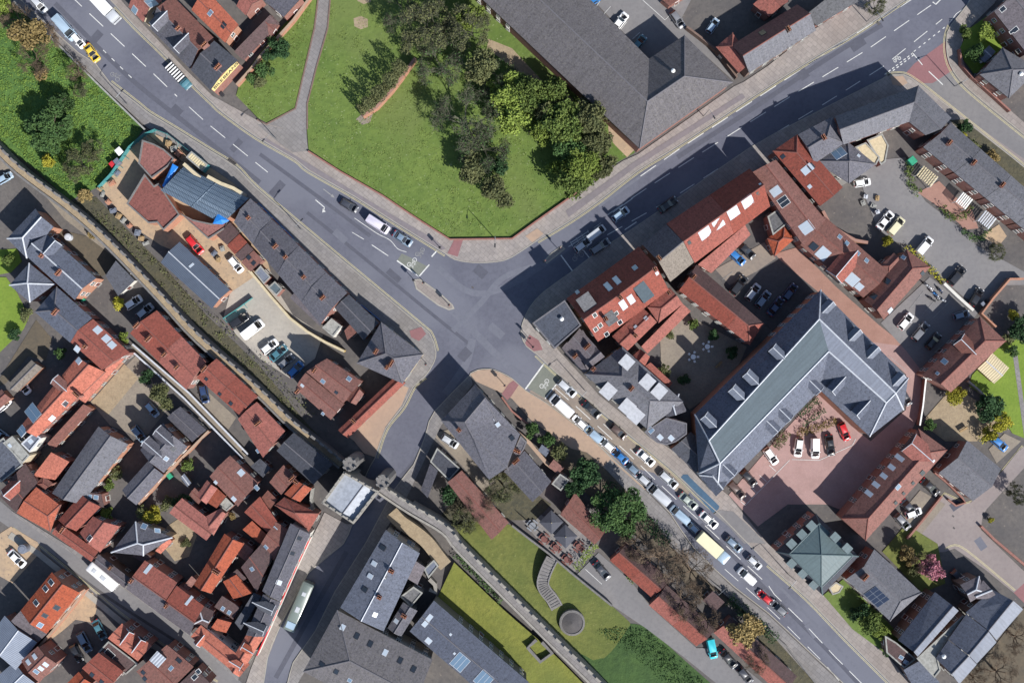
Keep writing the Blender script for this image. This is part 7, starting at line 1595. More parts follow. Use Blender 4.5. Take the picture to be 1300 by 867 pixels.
def signal(px, py, label, rz):
    p = W(px, py); p.z = .1; o = empty('traffic_light', p, label, 'traffic light', 'traffic lights at the junction', math.radians(rz)); m = MB(); m.tube((0, 0, 0), (0, 0, 3.4), .07, n=8); link('pole', m.mesh('pole', ['black_metal']), o)
    h = MB(); h.box((.16, 0, 2.35), (.3, .42, 1.05)); h.box((.05, 0, 2.25), (.04, .7, 1.3)); hd = link('signal_head', h.mesh('signal_head', ['black_metal']), o)
    for z, c in ((3.2, 'lamp_red'), (2.87, 'paint_yellow'), (2.54, 'plastic_green')): l = MB(); l.tube((.31, 0, z), (.42, 0, z), .11, n=8); link('lens', l.mesh('lens', [c]), hd)
for x, y, l, r in ((560, 316, 'traffic light on the park corner beside the red paving', 140), (527, 357, 'traffic light at the upper tip of the long refuge', 140), (570, 387, 'traffic light at the lower tip of the long refuge', -40), (539, 359, 'traffic light in the middle of the long refuge', -130), (690, 333, 'traffic light on the lower end of the small refuge', 30), (709, 317, 'traffic light on the upper end of the small refuge', 30), (541, 461, 'traffic light on the pavement outside the hipped slate corner', -60), (677, 441, 'traffic light beside the flat roofed corner building', 135), (640, 488, 'traffic light on the tan pavement near the cycle box', -45), (672, 430, 'second traffic light at the kerb of the flat roofed corner', 60)):
    signal(x, y, l, r)
def bin_(px, py, label, mat, s=1.0, group=None):
    p = W(px, py); p.z = .13; o = empty('wheelie_bin', p, label, 'bin', group, math.radians(40)); b = MB(); b.box((0, 0, .08), (.55*s, .6*s, .9*s), top=(1.15, 1.15)); link('body', b.mesh('body', [mat]), o); l = MB(); l.box((0, 0, .98*s), (.68*s, .74*s, .1), top=(.85, .9)); link('lid', l.mesh('lid', [mat]), o)
for x, y, l, m, s in ((283, 121, 'dark litter bin at the foot of the lettered gable', 'black_metal', 1.2), (1252, 382, 'dark bin beside the orange brick wall at the car park', 'black_metal', 1), (1245, 386, 'pale blue bin at the end of the pale wall', 'lead_pale', 1.2), (1154, 206, 'large green bin beside the brick yard of the corner block', 'plastic_green', 2.2), (218, 603, 'bright green bin in the overgrown garden', 'plastic_green', 1.6), (107, 380, 'small green bin beside the long slate house', 'plastic_green', 1.3), (155, 194, 'white square skip bag inside the site hoarding', 'white_paint', 2.0), (145, 210, 'red site bin near the hoarding', 'plastic_red', 1.5), (152, 207, 'pale blue site bin near the hoarding', 'lead_pale', 1.8)):
    bin_(x, y, l, m, s)
def water_tank(px, py, r, h, mat, label):
    p = W(px, py, h); p.z = 0; m = MB(); m.tube((p.x, p.y, 0), (p.x, p.y, h), r, r*.97, 18); m.tube((p.x, p.y, h), (p.x, p.y, h+.12), r*.75, r*.7, 14); tag(link('water_tank', m.mesh('water_tank', [mat])), label, 'tank')
water_tank(86, 301, .75, 1.2, 'lead_white', 'round white topped tank in the garden below the city wall'); water_tank(28, 697, 1.0, 2.2, 'lead_pale', 'white round drum standing beside the white car on the sandy yard')
def pallets(pix, label, seed, mats=('wood', 'concrete', 'brick_orange', 'lead_pale')):
    rnd = random.Random(seed)
    for i, (x, y) in enumerate(pix):
        p = W(x, y); b = MB(); w, d, h = rnd.uniform(.8, 1.5), rnd.uniform(.7, 1.2), rnd.uniform(.3, 1.1); rz = rnd.uniform(0, 1.5)
        for k in range(3): b.box((p.x+(k-1)*w*.33*math.cos(rz), p.y+(k-1)*w*.33*math.sin(rz), .05), (.1, d, .1), rz)
        b.box((p.x, p.y, .15), (w, d, h), rz, 0, top=(.96, .96)); b.box((p.x+.1, p.y-.05, .15+h), (w*.6, d*.5, .2), rz+.3, 0)
        tag(link('material_stack', b.mesh('material_stack', [mats[i % len(mats)]])), label, 'building materials', 'stacks of materials in the building yard')
pallets([(128, 240), (131, 247), (139, 257), (145, 268), (152, 275), (158, 280), (166, 287), (176, 296), (180, 303), (186, 309), (143, 233), (150, 220), (215, 183), (222, 190), (228, 196), (273, 322), (278, 330), (283, 316)], 'low stack of building materials along the sandy yard between scrub and roofs', 3)
pallets([(1108, 262), (1112, 270), (1120, 282), (1095, 258), (1098, 250), (1113, 252)], 'clutter of pots and boxes in the little garden beside the car park', 8, ('concrete', 'lead_white', 'wood'))
def bench(px, py, rz, label):
    p = W(px, py); p.z = .16; o = empty('park_bench', p, label, 'bench', None, math.radians(rz)); s = MB(); s.box((0, 0, .42), (1.8, .45, .06)); link('seat', s.mesh('seat', ['wood']), o); b = MB(); b.box((0, .24, .5), (1.8, .06, .45)); link('backrest', b.mesh('backrest', ['wood']), o)
    for x in (-.75, .75): l = MB(); l.box((x, 0, 0), (.08, .45, .42)); link('leg', l.mesh('leg', ['black_metal']), o)
bench(912, 463, 45, 'bench in the courtyard garden beside the modern block'); bench(1222, 545, 30, 'pale bench in the sunny garden right of the long hipped house')
# ------------------------------------------------------------------ vehicles
GP = 'cars parked in the yards and car parks'; GQ = 'vehicles queueing on the lower road'; GO = 'vehicles coming up the lower road'; GR = 'vehicles on the upper roads'
RZ, YZ = .02, .10
# upper roads
car(49, 6, 48, 'hatch', 'silver', 'silver car parked at the kerb by the top left corner', group=GR)
car(83, 36, 49, 'van', 'paleblue', 'long white blue van parked on the left of the upper road, first in line', group=GR, scale=1.12)
car(99, 52, 50, 'mini', 'white', 'short white and blue car squeezed between the long van and the yellow car', group=GR)
car(116, 67, 54, 'sports', 'yellow', 'yellow sports car parked at the kerb of the upper road', group=GR)
big_vehicle(131, 8, 47, 'lorry', 'white', 'white box lorry at the kerb by the red house, top edge', 8.0, 2.4, 3.2, 'silver', group=GR)
big_vehicle(227, 97, 47, 'flatbed', 'white', 'dark pickup with white slatted load bed parked by the lettered gable house', 6.6, 2.1, 1.4, 'teal', 'pickup', 'pickup', GR)
car(480, 285, 33, 'van', 'lilac', 'pale lilac van waiting on the upper road near the junction', group=GR)
car(511, 303, 33, 'saloon', 'slate', 'blue grey saloon between the lilac van and the green cycle box', group=GR)
car(443, 261, 30, 'hatch', 'dark', 'dark car following the lilac van on the upper road', group=GR)
# shaded right-hand road
car(788, 272, -37, 'hatch', 'paleblue', 'pale blue car in the shadow on the right-hand road, last of the group', group=GR)
car(757, 296, -37, 'van', 'silver', 'silver van in the shadow at the head of the right-hand road lane', group=GR, scale=.85)
car(740, 311, -37, 'hatch', 'silver', 'silver hatchback at the shaded stop line of the right-hand road', group=GR)
car(762, 313, -34, 'estate', 'grey', 'grey estate in the inner lane of the shaded right-hand road', group=GR)
car(848, 260, -35, 'saloon', 'black', 'black saloon deep in the shadow in front of the glazed panel roofs', group=GR)
# queue towards the junction (left lane)
car(713, 515, 222, 'van', 'white', 'long white van at the front of the queue behind the cycle box', group=GQ, scale=1.12)
car(736, 536, 222, 'mini', 'white', 'small white car second in the queue', group=GQ)
car(753, 551, 222, 'smallvan', 'paleblue', 'pale blue small van fourth in the queue', group=GQ)
car(742.5, 543.5, 222, 'mini', 'cream', 'cream yellow small car between two white ones in the queue', group=GQ, scale=.62)
car(770, 564, 222, 'hatch', 'white', 'white hatchback in the queue ahead of the blue car', group=GQ)
car(786, 578, 222, 'saloon', 'blue', 'mid blue saloon in the middle of the queue', group=GQ)
car(801, 593, 222, 'hatch', 'slate', 'slate blue hatchback in the queue behind the blue saloon', group=GQ)
car(814, 606, 222, 'estate', 'silver', 'silver estate in the queue ahead of the long pale van', group=GQ, scale=.92)
car(836, 627, 222, 'van', 'silver', 'long silver white van in the queue near the green tree', group=GQ, scale=1.1)
car(863, 653, 222, 'van', 'paleblue', 'pale blue ribbed van in the queue ahead of the cream lorry', group=GQ, scale=.9)
car(879, 669, 222, 'mini', 'paleblue', 'small pale blue car tucked in front of the cream lorry', group=GQ, scale=.9)
big_vehicle(905, 695, 42, 'lorry', 'cream', 'cream box lorry with a blue cab in the queue', 7.9, 2.5, 3.3, 'paleblue', group=GQ)
car(948, 731, 222, 'smallvan', 'white', 'white small van behind the cream lorry', group=GQ)
car(971, 758, 222, 'hatch', 'red', 'red hatchback at the end of the queue', group=GQ, scale=.85)
car(989, 772, 222, 'hatch', 'grey', 'grey car on its own below the red hatchback', group=GQ)
# the other lane
car(720, 493, 42, 'estate', 'silver', 'silver grey estate in the right lane beside the front of the queue', group=GO)
car(751, 520, 42, 'saloon', 'black', 'black saloon in the right lane opposite the pale blue small van', group=GO)
car(785, 548, 42, 'hatch', 'bronze', 'dark bronze car in the right lane by the rounded corner', group=GO)
car(820, 581, 42, 'saloon', 'white', 'white saloon with black glass in the right lane above the blue bay', group=GO)
car(849, 609, 42, 'estate', 'silver', 'silver estate in the right lane at the top of the blue bay', group=GO)
car(874, 636, 42, 'saloon', 'sage', 'grey green saloon in the right lane beside the blue bay', group=GO)
car(900, 660, 42, 'saloon', 'white', 'white saloon with dark rear window at the lower end of the blue bay', group=GO)
car(932, 691, 42, 'hatch', 'slate', 'slate grey hatchback in the right lane by the brick lot entrance', group=GO)
car(958, 714, 42, 'mini', 'silver', 'small silver car in the right lane below the brick lot entrance', group=GO)
# street at the lower left
big_vehicle(380, 769, 113, 'coach', 'sage_shaded', 'grey green single deck bus parked in the shade of the bus street', 10.8, 2.5, 3.0, 'pod', 'bus', 'bus', GR)  # street shade is painted into the bus body colour
big_vehicle(131, 731, 40, 'coach', 'white', 'white minibus parked in the narrow street outside the low slate house', 7.3, 2.2, 2.6, '', 'minibus', 'minibus', GR)
for a in [
 (21, 709, 45, 'saloon', 'white', 'white saloon on the sandy yard beside the round drum'), (126, 799, 62, 'saloon', 'teal', 'teal saloon in the shaded court below the tan yard'), (107, 815, 62, 'estate', 'slate', 'slate blue estate in the shaded court left of the teal saloon'), (97, 829, 62, 'hatch', 'black', 'black hatchback hidden in the darkest part of the shaded court'),
 (29, 490, 52, 'hatch', 'white', 'white hatchback parked below the tan brick garage'), (5, 514, -40, 'mini', 'white', 'small white car at the left edge by the small garage'), (1, 552, 35, 'hatch', 'paleblue', 'pale blue car at the left edge beside the blue flat roof'), (259, 500, 78, 'hatch', 'navy', 'dark navy hatchback in the gap between red terrace houses'), (176, 551, 52, 'hatch', 'slate', 'blue car with pale bonnet in the gravel yard by the slate workshop'), (193, 520, 50, 'mini', 'paleblue', 'pale blue small car in the shade of the gravel yard garden'),
 (169, 384, -33, 'hatch', 'white', 'white hatchback, left of the pair below the small slate outbuilding'), (184, 395, -40, 'hatch', 'silver', 'silver hatchback, right of the pair beside the red terrace'), (247, 311, 50, 'estate', 'red', 'bright red estate in the building yard beside the metal shed'), (299, 336, 50, 'hatch', 'white', 'white hatchback on the sand behind the slate terrace'),
 (304, 407, -35, 'suv', 'black', 'black four by four at the head of the gravel car park'), (321, 418, -38, 'van', 'white', 'white van in the gravel car park beside the black four by four', ), (342, 440, -38, 'hatch', 'white', 'white hatchback with dark glass next to the yard shadow'), (353, 448, -40, 'saloon', 'teal', 'dark teal saloon in the yard shadow next to the white hatchback'), (363, 459, -40, 'hatch', 'grey', 'grey hatchback in the yard shadow beside the scrub'), (375, 469, -45, 'hatch', 'blue', 'bright blue hatchback in the yard shadow by the red gabled house'), (6, 226, -30, 'mini', 'paleblue', 'pale small car at the left edge on the gravel above the slate house'),
 (571, 560, 33, 'hatch', 'silver', 'small silver hatchback alone beside the slate corner building'), (764, 724, 50, 'saloon', 'dark', 'dark saloon parked at the head of the garage lane'), (904, 823, 78, 'smallvan', 'turquoise', 'turquoise small van at the end of the red garage'), (925, 836, 50, 'saloon', 'black', 'black saloon next to the turquoise van'), (946, 857, 50, 'hatch', 'dark', 'dark hatchback at the bottom of the garage lane'),
 (787, 28, -52, 'saloon', 'white', 'white saloon with black roof glass behind the mossy hall'), (754, 0, -35, 'hatch', 'blue', 'bright blue car at the top edge behind the mossy hall'), (811, 55, -50, 'hatch', 'teal', 'teal car in the hall yard shadow'), (860, 25, 55, 'hatch', 'grey', 'grey hatchback by the brick wall of the hall yard'), (905, 33, -55, 'mini', 'paleblue', 'pale blue small car in the deep shade behind the red hipped house'),
 (936, 327, 42, 'hatch', 'blue', 'bright blue hatchback behind the red lean to'), (947, 318, 42, 'saloon', 'black', 'black saloon beside the bright blue hatchback'), (938, 362, -52, 'suv', 'black', 'black four by four in the small car park, first of its row'), (956, 371, -52, 'hatch', 'silver', 'silver hatchback in the small car park beside the black four by four'), (969, 380, -52, 'hatch', 'slate', 'slate blue hatchback in the small car park row'), (985, 389, -52, 'saloon', 'navy', 'navy saloon in the shade of the modern block roof'), (1003, 371, -52, 'hatch', 'navy', 'navy hatchback in the top corner of the small car park'),
 (1095, 232, -10, 'mini', 'white', 'small white car by the little garden of the car park'), (1124, 280, -50, 'saloon', 'white', 'white saloon in the car park left of the cream van'), (1138, 287, -50, 'smallvan', 'cream', 'cream van with ribbed roof in the car park'), (1174, 312, -50, 'smallvan', 'white', 'white van with blue side standing alone in the car park'), (1215, 350, -48, 'suv', 'black', 'black four by four in the sunny part of the car park'), (1240, 377, -58, 'hatch', 'black', 'black hatchback by the orange brick wall of the car park'),
 (1150, 408, -50, 'hatch', 'white', 'white hatchback in the yard of the motorbikes'), (1169, 421, -50, 'estate', 'grey', 'grey estate in the shade beside the white hatchback'), (1185, 433, -50, 'hatch', 'black', 'black hatchback in the shaded corner above the plum house'), (1221, 400, -15, 'mini', 'slate', 'slate blue small car in the shade near the pale wall'),
 (1014, 568, 97, 'hatch', 'white', 'white hatchback on the brick lot, left of two white cars'), (1035, 569, 90, 'smallvan', 'white', 'white van with ribbed roof on the brick lot'), (1054, 565, 82, 'saloon', 'black', 'black saloon on the brick lot between the van and the red car'), (1072, 548, 68, 'hatch', 'red', 'bright red hatchback on the brick lot'), (979, 579, 55, 'hatch', 'white', 'white hatchback on the brick lot close to the block wall'), (951, 607, 48, 'hatch', 'black', 'black hatchback in the marked bay by the slate turret'), (935, 622, 48, 'estate', 'bronze', 'bronze estate in the brick bay nearest the planted strip'),
 (1269, 563, 40, 'hatch', 'blue', 'bright blue hatchback under the golden bush at the right'), (1181, 618, 42, 'saloon', 'black', 'black saloon on the gravel beside the long hipped house'), (1155, 645, 48, 'saloon', 'dark', 'dark saloon with pale bonnet on the gravel parking'), (1146, 662, 48, 'hatch', 'grey', 'grey hatchback at the lower end of the gravel parking'), (1160, 651, -20, 'mini', 'white', 'small white car at the edge of the gravel parking'), (1217, 733, 48, 'hatch', 'dark', 'dark hatchback in the shade right of the pink tree'), (1150, 505, 60, 'mini', 'dark', 'small dark car in the shade of the brick lane bend')]:
    car(a[0], a[1], a[2], a[3], a[4], a[5], group=GP, z=YZ)
for i, (x, y, r, c) in enumerate(((1176, 362, 40, 'silver'), (1181, 366, 60, 'white'), (1185, 372, 35, 'blue'), (1190, 376, 70, 'silver'), (1183, 380, 30, 'black'), (1193, 368, 55, 'navy'), (1196, 381, 20, 'silver'))):
    motorbike(x, y, r, c, ['silver motorbike at the top of the cluster by the pale wall', 'white motorbike second in the cluster', 'blue motorbike in the middle of the cluster', 'silver motorbike at the lower right of the cluster', 'black motorbike at the bottom of the cluster', 'navy motorbike against the pale wall', 'silver motorbike lying nearest the shade'][i], 'motorbikes in the yard')
# ------------------------------------------------------------------ trees and shrubs
PT = 'trees in the park'
for a in [
 (590, 152, 46, 'wisp', 'big half leafless tree on the park lawn with dark streaky crown', 13), (615, 186, 34, 'wisp', 'half leafless tree just above the sunny gap in the park trees', 11), (598, 212, 22, 'olive', 'round olive tree with a tan centre over the park shadow', 7), (632, 243, 22, 'olive', 'lone olive tree low on the park lawn near the junction', 7), (634, 212, 15, 'dark', 'dark evergreen between the two olive park trees', 6),
 (540, 30, 40, 'barey', 'bare grey tree by the top of the park shadow', 12), (590, 32, 34, 'barey', 'bare grey tree beside the end of the mossy hall', 12), (560, 82, 34, 'wisp', 'dark streaky tree in the middle of the park wood', 11), (510, 12, 30, 'wisp', 'dark green wispy tree at the top of the park', 10), (548, 48, 26, 'wisp', 'dark green wispy tree above the ivy wall', 9), (598, 20, 18, 'lime', 'lime green young tree at the top beside the hall', 9), (610, 86, 26, 'olive', 'grey olive tree along the straw bed of the hall', 11), (632, 98, 26, 'wisp', 'dark wispy tree below the straw bed', 9),
 (645, 122, 30, 'lime', 'bright leafy tree at the centre of the park wood', 10), (672, 118, 26, 'green', 'fresh green tree next to the bright leafy one', 10), (655, 150, 24, 'lime', 'bright leafy tree above the sunny gap', 9), (684, 166, 18, 'lime', 'small bright tree right of the sunny gap', 8), (624, 128, 22, 'wisp', 'thin grey green tree left of the bright leafy trees', 9), (700, 118, 22, 'green', 'green tree below the little straw bed of the hall', 9),
 (712, 158, 32, 'green', 'broad green tree in the right part of the park wood', 11), (745, 150, 30, 'olive', 'broad olive green tree close to the hall wall', 11), (722, 185, 22, 'deep', 'deep green tree in the shade of the broad ones', 9), (757, 182, 26, 'olive', 'olive tree beside the hall corner', 9), (742, 205, 30, 'lime', 'bright tree overhanging the pavement, main lobe', 10), (765, 212, 20, 'olive', 'olive brown tree at the pavement by the hall corner', 8), (730, 232, 24, 'green', 'low bright tree at the park corner by the pavement', 8), (705, 212, 10, 'lime', 'small bright shrub tree at the edge of the lawn', 5), (748, 128, 20, 'barey', 'thin bare tree against the hall wall', 9), (695, 140, 18, 'olive', 'olive tree between the bright tree and the broad ones', 9)]:
    tree(a[0], a[1], a[2], a[3], a[4], a[5], PT)
hedge('thick grey green ivy and shrub on the shaded side of the broken park wall', [(456, 140), (470, 130), (485, 114), (498, 98), (512, 80)], 2.6, 6.8, 'olive', 'ivy', 'ivy', 110)
for a in [(35, 40, 26, 'leaf', 'straw'), ]: pass
for a in [
 (36, 42, 24, 'straw', 'large straw brown tree in the rough field by the top left road', 9), (62, 42, 18, 'bare', 'bare brown tree against the field wall', 8), (18, 22, 22, 'bare', 'bare brown tree in the top left corner', 9), (40, 74, 24, 'bare', 'bare brown tree in the middle of the rough field', 8), (4, 8, 16, 'lime', 'yellow green tree in the very corner at top left', 7), (97, 92, 15, 'bare', 'small bare tree by the field wall half way down', 6), (52, 94, 9, 'straw', 'small straw coloured bush in the rough field', 3), (103, 114, 11, 'barey', 'small grey bare bush by the field railing', 3.5), (62, 165, 30, 'deep', 'broad deep green tree in the rough field shadow', 8), (75, 132, 18, 'deep', 'smaller deep green tree above the broad one', 6),
 (98, 208, 24, 'barey', 'grey bare tree by the city wall end of the field', 8), (118, 192, 15, 'barey', 'grey bare bush near the site hoarding', 5), (60, 205, 9, 'yellow', 'yellow flowering bush by the city wall in the field', 4), (106, 248, 10, 'straw', 'straw coloured bush at the end of the scrub strip', 2.5)]:
    tree(a[0], a[1], a[2], a[3], a[4], a[5], 'trees in the rough field')
for a in [
 (786, 648, 34, 'deep', 'dense green tree beside the queue of vehicles', 9), (745, 600, 20, 'dark', 'dark evergreen in the yard by the tan pavement', 7), (728, 622, 13, 'dark', 'small dark evergreen above the plum red cottage', 5), (840, 712, 36, 'bare', 'large bare brown tree over the brownish garage', 11), (808, 692, 24, 'bare', 'bare brown tree next to the dense green tree', 9), (868, 765, 26, 'bare', 'bare brown tree over the middle garages', 9), (900, 790, 20, 'bare', 'bare brown tree over the gap between garages', 8), (946, 800, 24, 'straw', 'rusty brown tree over the lower garages', 7), (965, 838, 20, 'bare', 'bare brown tree at the bottom by the last garage', 8), (880, 728, 30, 'bare', 'bare dark tree between the lorry and the garages', 9), (612, 640, 26, 'bare', 'bare tree over the weathered cottage roof', 8), (640, 620, 22, 'barey', 'bare tree between the cottage and the slate house', 7), (590, 660, 18, 'barey', 'bare shrub tree by the city wall and cottage', 5), (566, 628, 12, 'dark', 'dark green shrub tree left of the weathered cottage', 5),
 (1182, 722, 18, 'pink', 'pink blossom tree at the bend of the pink road', 6), (1168, 712, 17, 'bare', 'bare plum coloured tree beside the pink blossom', 6), (1153, 704, 13, 'straw', 'round olive straw tree left of the pink blossom', 5), (1158, 722, 9, 'olive', 'small olive bush below the straw tree', 3), (1127, 306, 7.5, 'yellow', 'round yellow tree beside the white saloon and cream van', 4), (1213, 504, 14, 'yellow', 'golden bush at the corner of the plum and orange house', 4.5), (1273, 536, 14, 'yellow', 'tall golden hedge tree above the bright blue hatchback', 5), (1258, 552, 10, 'yellow', 'golden hedge bush left of the bright blue hatchback', 4), (1255, 515, 20, 'dark', 'dark shaded tree in the garden right of the golden bush', 6),
 (1225, 162, 10, 'dark', 'dark green bush behind the corner block', 4), (1236, 185, 10, 'olive', 'olive shrub in the verge behind the slate cottages', 3), (1262, 198, 9, 'straw', 'straw coloured shrub in the verge of the side road', 2.5), (1222, 172, 6, 'yellow', 'small yellow green shrub behind the corner block', 2), (1258, 215, 7, 'olive', 'small shrub lower in the verge of the side road', 2),
 (1107, 790, 16, 'green', 'green tree in the garden below the solar panelled house', 5), (1098, 775, 11, 'dark', 'dark shrub beside the solar panelled house', 4), (1120, 800, 13, 'lime', 'bright shrub at the corner of the long pavement', 3.5), (1099, 771, 4, 'yellow', 'small bright yellow bush by the solar house', 2), (1083, 778, 8, 'dark', 'dark shrub near the tan garden building', 3), (1128, 826, 8, 'dark', 'dark shrub beside the plum flat roofs', 2.5),
 (1272, 856, 26, 'bare', 'bare brown tree in the bottom right corner', 8), (1296, 812, 22, 'bare', 'bare brown tree at the right edge near the bottom', 8), (1240, 862, 14, 'bare', 'small bare tree below the right hand block', 6), (1292, 628, 14, 'barey', 'grey bare tree at the bend of the right hand pavement', 6), (1258, 660, 4.5, 'yellow', 'tiny yellow bush behind the right hand pavement', 1.5), (1113, 8, 14, 'barey', 'tall grey grass clump tree on the roadside at the top', 4),
 (1240, 66, 13, 'deep', 'deep green tree in the shaded garden by the side road', 5), (1226, 42, 10, 'green', 'green bush at the road end of the corner garden', 3), (1250, 40, 12, 'lime', 'bright bush in the corner garden lawn', 3.5), (1265, 320, 13, 'barey', 'grey bare bush below the sunny patio', 3.5), (1300, 420, 20, 'dark', 'dark tree in the walled garden at the right edge', 5), (1287, 400, 8, 'yellow', 'small yellow bush in the walled garden at the right edge', 3), (1284, 428, 10, 'olive', 'olive bush at the bottom of the walled garden', 3), (1181, 540, 8, 'deep', 'round green bush by the long hipped house', 3),
 (1285, 445, 8, 'deep', 'green shrub at the top of the bright lawn', 2.5)]:
    tree(a[0], a[1], a[2], a[3], a[4], a[5], 'trees and bushes of the gardens', cat='tree')
for a in [
 (206, 503, 17, 'olive', 'olive tree at the corner of the gravel yard', 5), (188, 480, 10, 'dark', 'dark shrub by the narrow lane and gravel yard', 3), (76, 448, 8, 'deep', 'round clipped green bush at the end of the brown yard', 3), (195, 655, 13, 'yellow', 'yellow green tree in the overgrown garden', 4), (180, 648, 9, 'olive', 'olive shrub at the end of the lower slate house', 3), (232, 640, 12, 'dark', 'dark shrub in the overgrown garden', 3.5), (212, 640, 11, 'olive', 'olive shrub in the middle of the overgrown garden', 3), (238, 590, 10, 'green', 'green shrub by the orange brick garden wall', 3), (137, 850 - 240, 0, '', '', 0)][:-1]+[
 (146, 602, 9, 'olive', 'olive shrub by the sunny brick wall of the workshop', 2.5), (138, 616, 8, 'green', 'green shrub lower on the sunny brick wall', 2.5), (134, 655, 10, 'lime', 'lime shrub at the back of the grey hipped house', 3), (156, 430, 8, 'lime', 'lime shrub between the parked pair and the red house', 2.5), (150, 385, 9, 'yellow', 'yellow green bush beside the parked pair', 2.5), (294, 655, 5, 'straw', 'small flowering shrub in the red courtyard house', 2), (235, 690, 7, 'olive', 'scrubby bush in the straw yard', 1.5), (10, 330, 9, 'green', 'green bush at the left edge below the fan slate wing', 2.5), (32, 400, 10, 'olive', 'olive bush on the edge of the bright left lawn', 2.5), (18, 424, 9, 'dark', 'dark round bush at the bottom of the bright left lawn', 2.5), (118, 298, 8, 'straw', 'straw bush by the city wall garden', 2),
 (675, 546, 11, 'deep', 'round dark green shrub, left of three along the tan pavement', 4), (694, 558, 11, 'deep', 'round dark green shrub, middle of three along the tan pavement', 4), (711, 572, 11, 'olive', 'round olive shrub, right of three along the tan pavement', 4),
 (346, 54, 8, 'deep', 'green shrub by the park back wall, upper', 3), (340, 72, 9, 'dark', 'dark shrub mass at the park back wall', 3), (336, 90, 12, 'deep', 'broad green shrub below the dark clipped tree', 3.5), (329, 104, 10, 'olive', 'yellow green shrub at the bottom of the park bed', 2.5), (357, 62, 14, 'dark', 'dark round clipped tree beside the park path lawn', 5), (321, 100, 8, 'deep', 'green shrub at the foot of the lettered gable garden', 2.5),
 (850, 424, 8, 'olive', 'olive bush at the top of the courtyard garden', 2.5), (880, 412, 8, 'green', 'green bush in the courtyard garden by the long range', 2.5), (843, 470, 9, 'olive', 'straw olive bush by the red lean to in the courtyard', 3), (905, 425, 8, 'dark', 'dark bush by the courtyard range wall', 2.5), (930, 448, 9, 'dark', 'dark bush at the lower end of the courtyard', 3), (868, 480, 8, 'dark', 'dark bush beside the slate terrace backs', 2.5)]:
    tree(a[0], a[1], a[2], a[3], a[4], a[5], 'shrubs in the town gardens', 'shrub' if a[5] < 4 else 'tree', 'shrub' if a[5] < 4 else 'tree')
# hedges
hedge('curving green hedge at the top edge of the car park', [(1154, 202), (1153, 218), (1158, 236), (1168, 246)], 1.6, 1.6, 'green')
hedge('bright green hedge round the first brick patio', [(1196, 262), (1207, 276), (1222, 276), (1233, 262)], 1.5, 1.6, 'green')
hedge('green hedge round the sunny patio', [(1222, 292), (1238, 304), (1248, 302), (1256, 290)], 1.4, 1.6, 'deep')
hedge('yellow green hedge along the wall between car park and motorbike yard', [(1150, 314), (1166, 326), (1182, 342), (1198, 358)], 1.3, 1.4, 'yellow')
hedge('tall bright hedge at the right side of the beer garden', [(757, 690), (745, 704), (731, 722)], 1.8, 2.4, 'lime')
hedge('straw coloured planted strip behind the parked cars of the brick lot', [(1012, 550), (1030, 546), (1048, 540), (1062, 534)], 1.8, .9, 'straw')
hedge('clipped olive planting at the corner of the brick lot', [(985, 568), (992, 560), (998, 548)], 2.0, 1.0, 'olive')
hedge('green creeper strip along the foot of the city wall by the olive lawn', [(580, 702), (600, 722), (622, 745), (638, 762)], 2.0, 1.2, 'deep')
hedge('overgrown strip of scrub below the gravel car park', [(318, 448), (345, 478), (372, 505), (396, 528)], 2.4, 2.2, 'olive', 'undergrowth', 'undergrowth', 3)
hedge('scrub and brambles beside the city wall near the metal shed', [(200, 335), (235, 372), (270, 405), (300, 432)], 1.5, 1.3, 'olive', 'undergrowth', 'undergrowth', 3)
hedge('scrub strip between the site yard and the city wall', [(118, 268), (145, 292), (172, 315), (196, 335)], 1.4, 1.1, 'olive', 'undergrowth', 'undergrowth', 3)
hedge('yellow hedge left of the blue hatchback driveway', [(1245, 560), (1252, 552), (1262, 540)], 1.6, 2.4, 'yellow')
hedge('green creeper along the foot of the garages', [(797, 730), (805, 738)], 1.2, 1.0, 'green')
hedge('dark roadside shrubs on the verge opposite the villa', [(925, 760), (945, 775), (965, 795), (985, 812)], 2.4, 2.2, 'dark')
hedge('dark ivy beneath the trees by the queue', [(770, 612), (800, 640), (830, 672), (850, 690)], 3.0, 1.6, 'dark', 'ivy', 'ivy', 16)
hedge('tall planting in the little courtyard of the modern block', [(1016, 528), (1028, 515), (1040, 508)], 1.4, 1.8, 'dark')
hedge('second row of planting in the courtyard of the modern block', [(1020, 540), (1036, 528), (1048, 520)], 1.2, 1.5, 'dark')
def tufts(name, pix, n, mat, h=.35, seed=1, z=.05, s=.3):
    """rough grass nobody could count: one mesh of blades"""
    rnd = random.Random(seed); P = [W(x, y) for x, y in pix]; xs = [p.x for p in P]; ys = [p.y for p in P]; mb = MB(); k = 0
    while k < n:
        cx, cy = rnd.uniform(min(xs), max(xs)), rnd.uniform(min(ys), max(ys)); m = rnd.randrange(4, 16)
        for _ in range(m):
            x, y = cx+rnd.gauss(0, .45), cy+rnd.gauss(0, .45)
            if inpoly(x, y, P): leaf_card(mb, Vector((x, y, z+rnd.uniform(.05, h))), s, rnd, .9); k += 1
    tag(link(name, mb.mesh(name, [mat], uv=False)), kind='stuff')
tufts('grass', [(-20, 20), (17, 10), (60, 50), (120, 108), (153, 138), (178, 163), (158, 193), (128, 232), (90, 248), (45, 212), (0, 180), (-20, 165)], 12000, 'leaf_blade', .3, 3, .06, .2)
tufts('grass', [(738, 812), (758, 798), (790, 795), (822, 800), (905, 875), (805, 890), (765, 856)], 4500, 'leaf_deep', .3, 4, .4, .18)
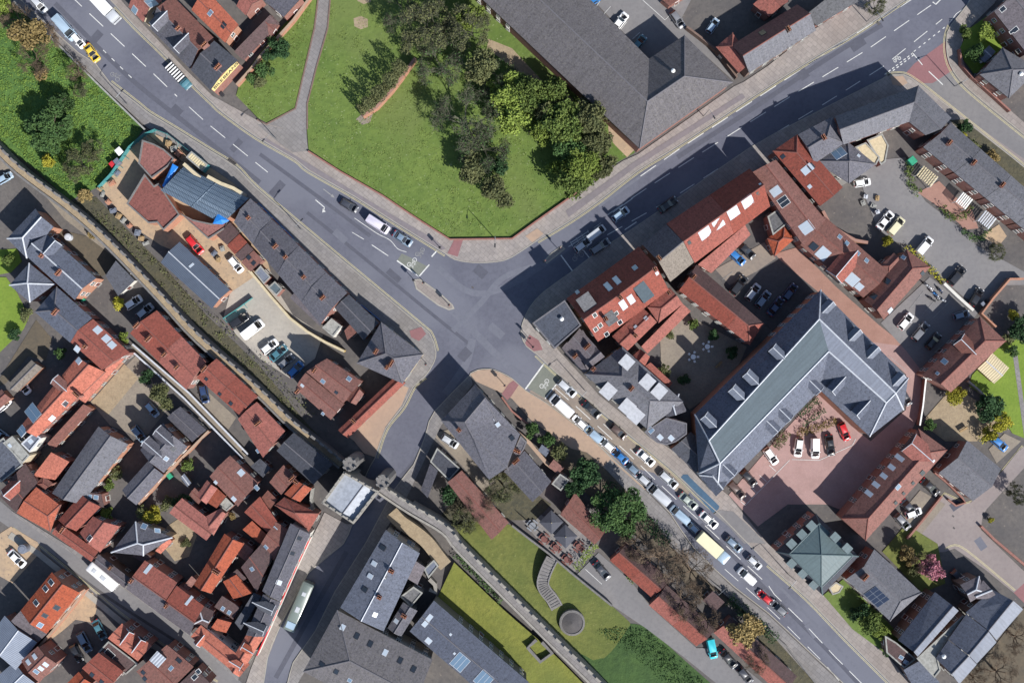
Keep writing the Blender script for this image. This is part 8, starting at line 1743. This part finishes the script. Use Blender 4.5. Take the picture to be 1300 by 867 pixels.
tufts('grass', [(20, 190), (45, 214), (92, 257), (122, 252), (160, 292), (205, 337), (262, 402), (330, 467), (392, 542), (424, 580), (372, 535), (325, 489), (252, 428), (205, 375), (140, 307), (90, 263)], 800, 'leaf_olive', .45, 5, .05, .2)
tufts('grass', [(395, 5), (398, 36), (382, 98), (372, 136), (338, 154), (328, 148), (302, 122), (308, 100), (337, 62)], 1200, 'leaf_lawn', .1, 6, .16, .16)
tufts('grass', [(421, -10), (417, 36), (402, 88), (392, 132), (392, 190), (432, 214), (485, 244), (530, 274), (571, 300), (650, 299), (682, 276), (716, 252), (770, 212), (700, 175), (640, 100), (590, -10)], 8000, 'leaf_lawn', .1, 7, .16, .16)
# ------------------------------------------------------------------ windows, then the light and the camera
place_windows()
def world():
    w = bpy.data.worlds.new('World'); SC.world = w; w.use_nodes = True; nt = w.node_tree
    bg = nt.nodes['Background']; sky = nt.nodes.new('ShaderNodeTexSky'); sky.sky_type = 'NISHITA'; sky.sun_disc = False
    EL, AZ = math.radians(40.5), math.radians(138)
    sky.sun_elevation = EL; sky.sun_rotation = AZ; sky.air_density = 1.0; sky.dust_density = 0.6; sky.ozone_density = 1.2
    nt.links.new(sky.outputs[0], bg.inputs['Color']); bg.inputs['Strength'].default_value = 0.086
    d = Vector((math.sin(AZ)*math.cos(EL), math.cos(AZ)*math.cos(EL), math.sin(EL)))
    l = bpy.data.lights.new('sun', 'SUN'); l.energy = 4.2; l.angle = math.radians(.55); l.color = (1.0, .965, .915)
    o = bpy.data.objects.new('sun', l); COL.objects.link(o); o.rotation_euler = d.to_track_quat('Z', 'Y').to_euler(); o.location = (0, 0, 90)
world()
cam = bpy.data.cameras.new('camera'); co = bpy.data.objects.new('camera', cam); COL.objects.link(co)
co.location = (0, 0, HC); co.rotation_euler = (0, 0, 0); cam.sensor_width = 36; cam.lens = 36*HC/(1300*S); cam.clip_end = 6000; cam.clip_start = 1
SC.camera = co
vs = SC.view_settings; vs.view_transform = 'Standard'; vs.look = 'None'; vs.gamma = 1.0; vs.exposure = 0.7; vs.use_curve_mapping = False
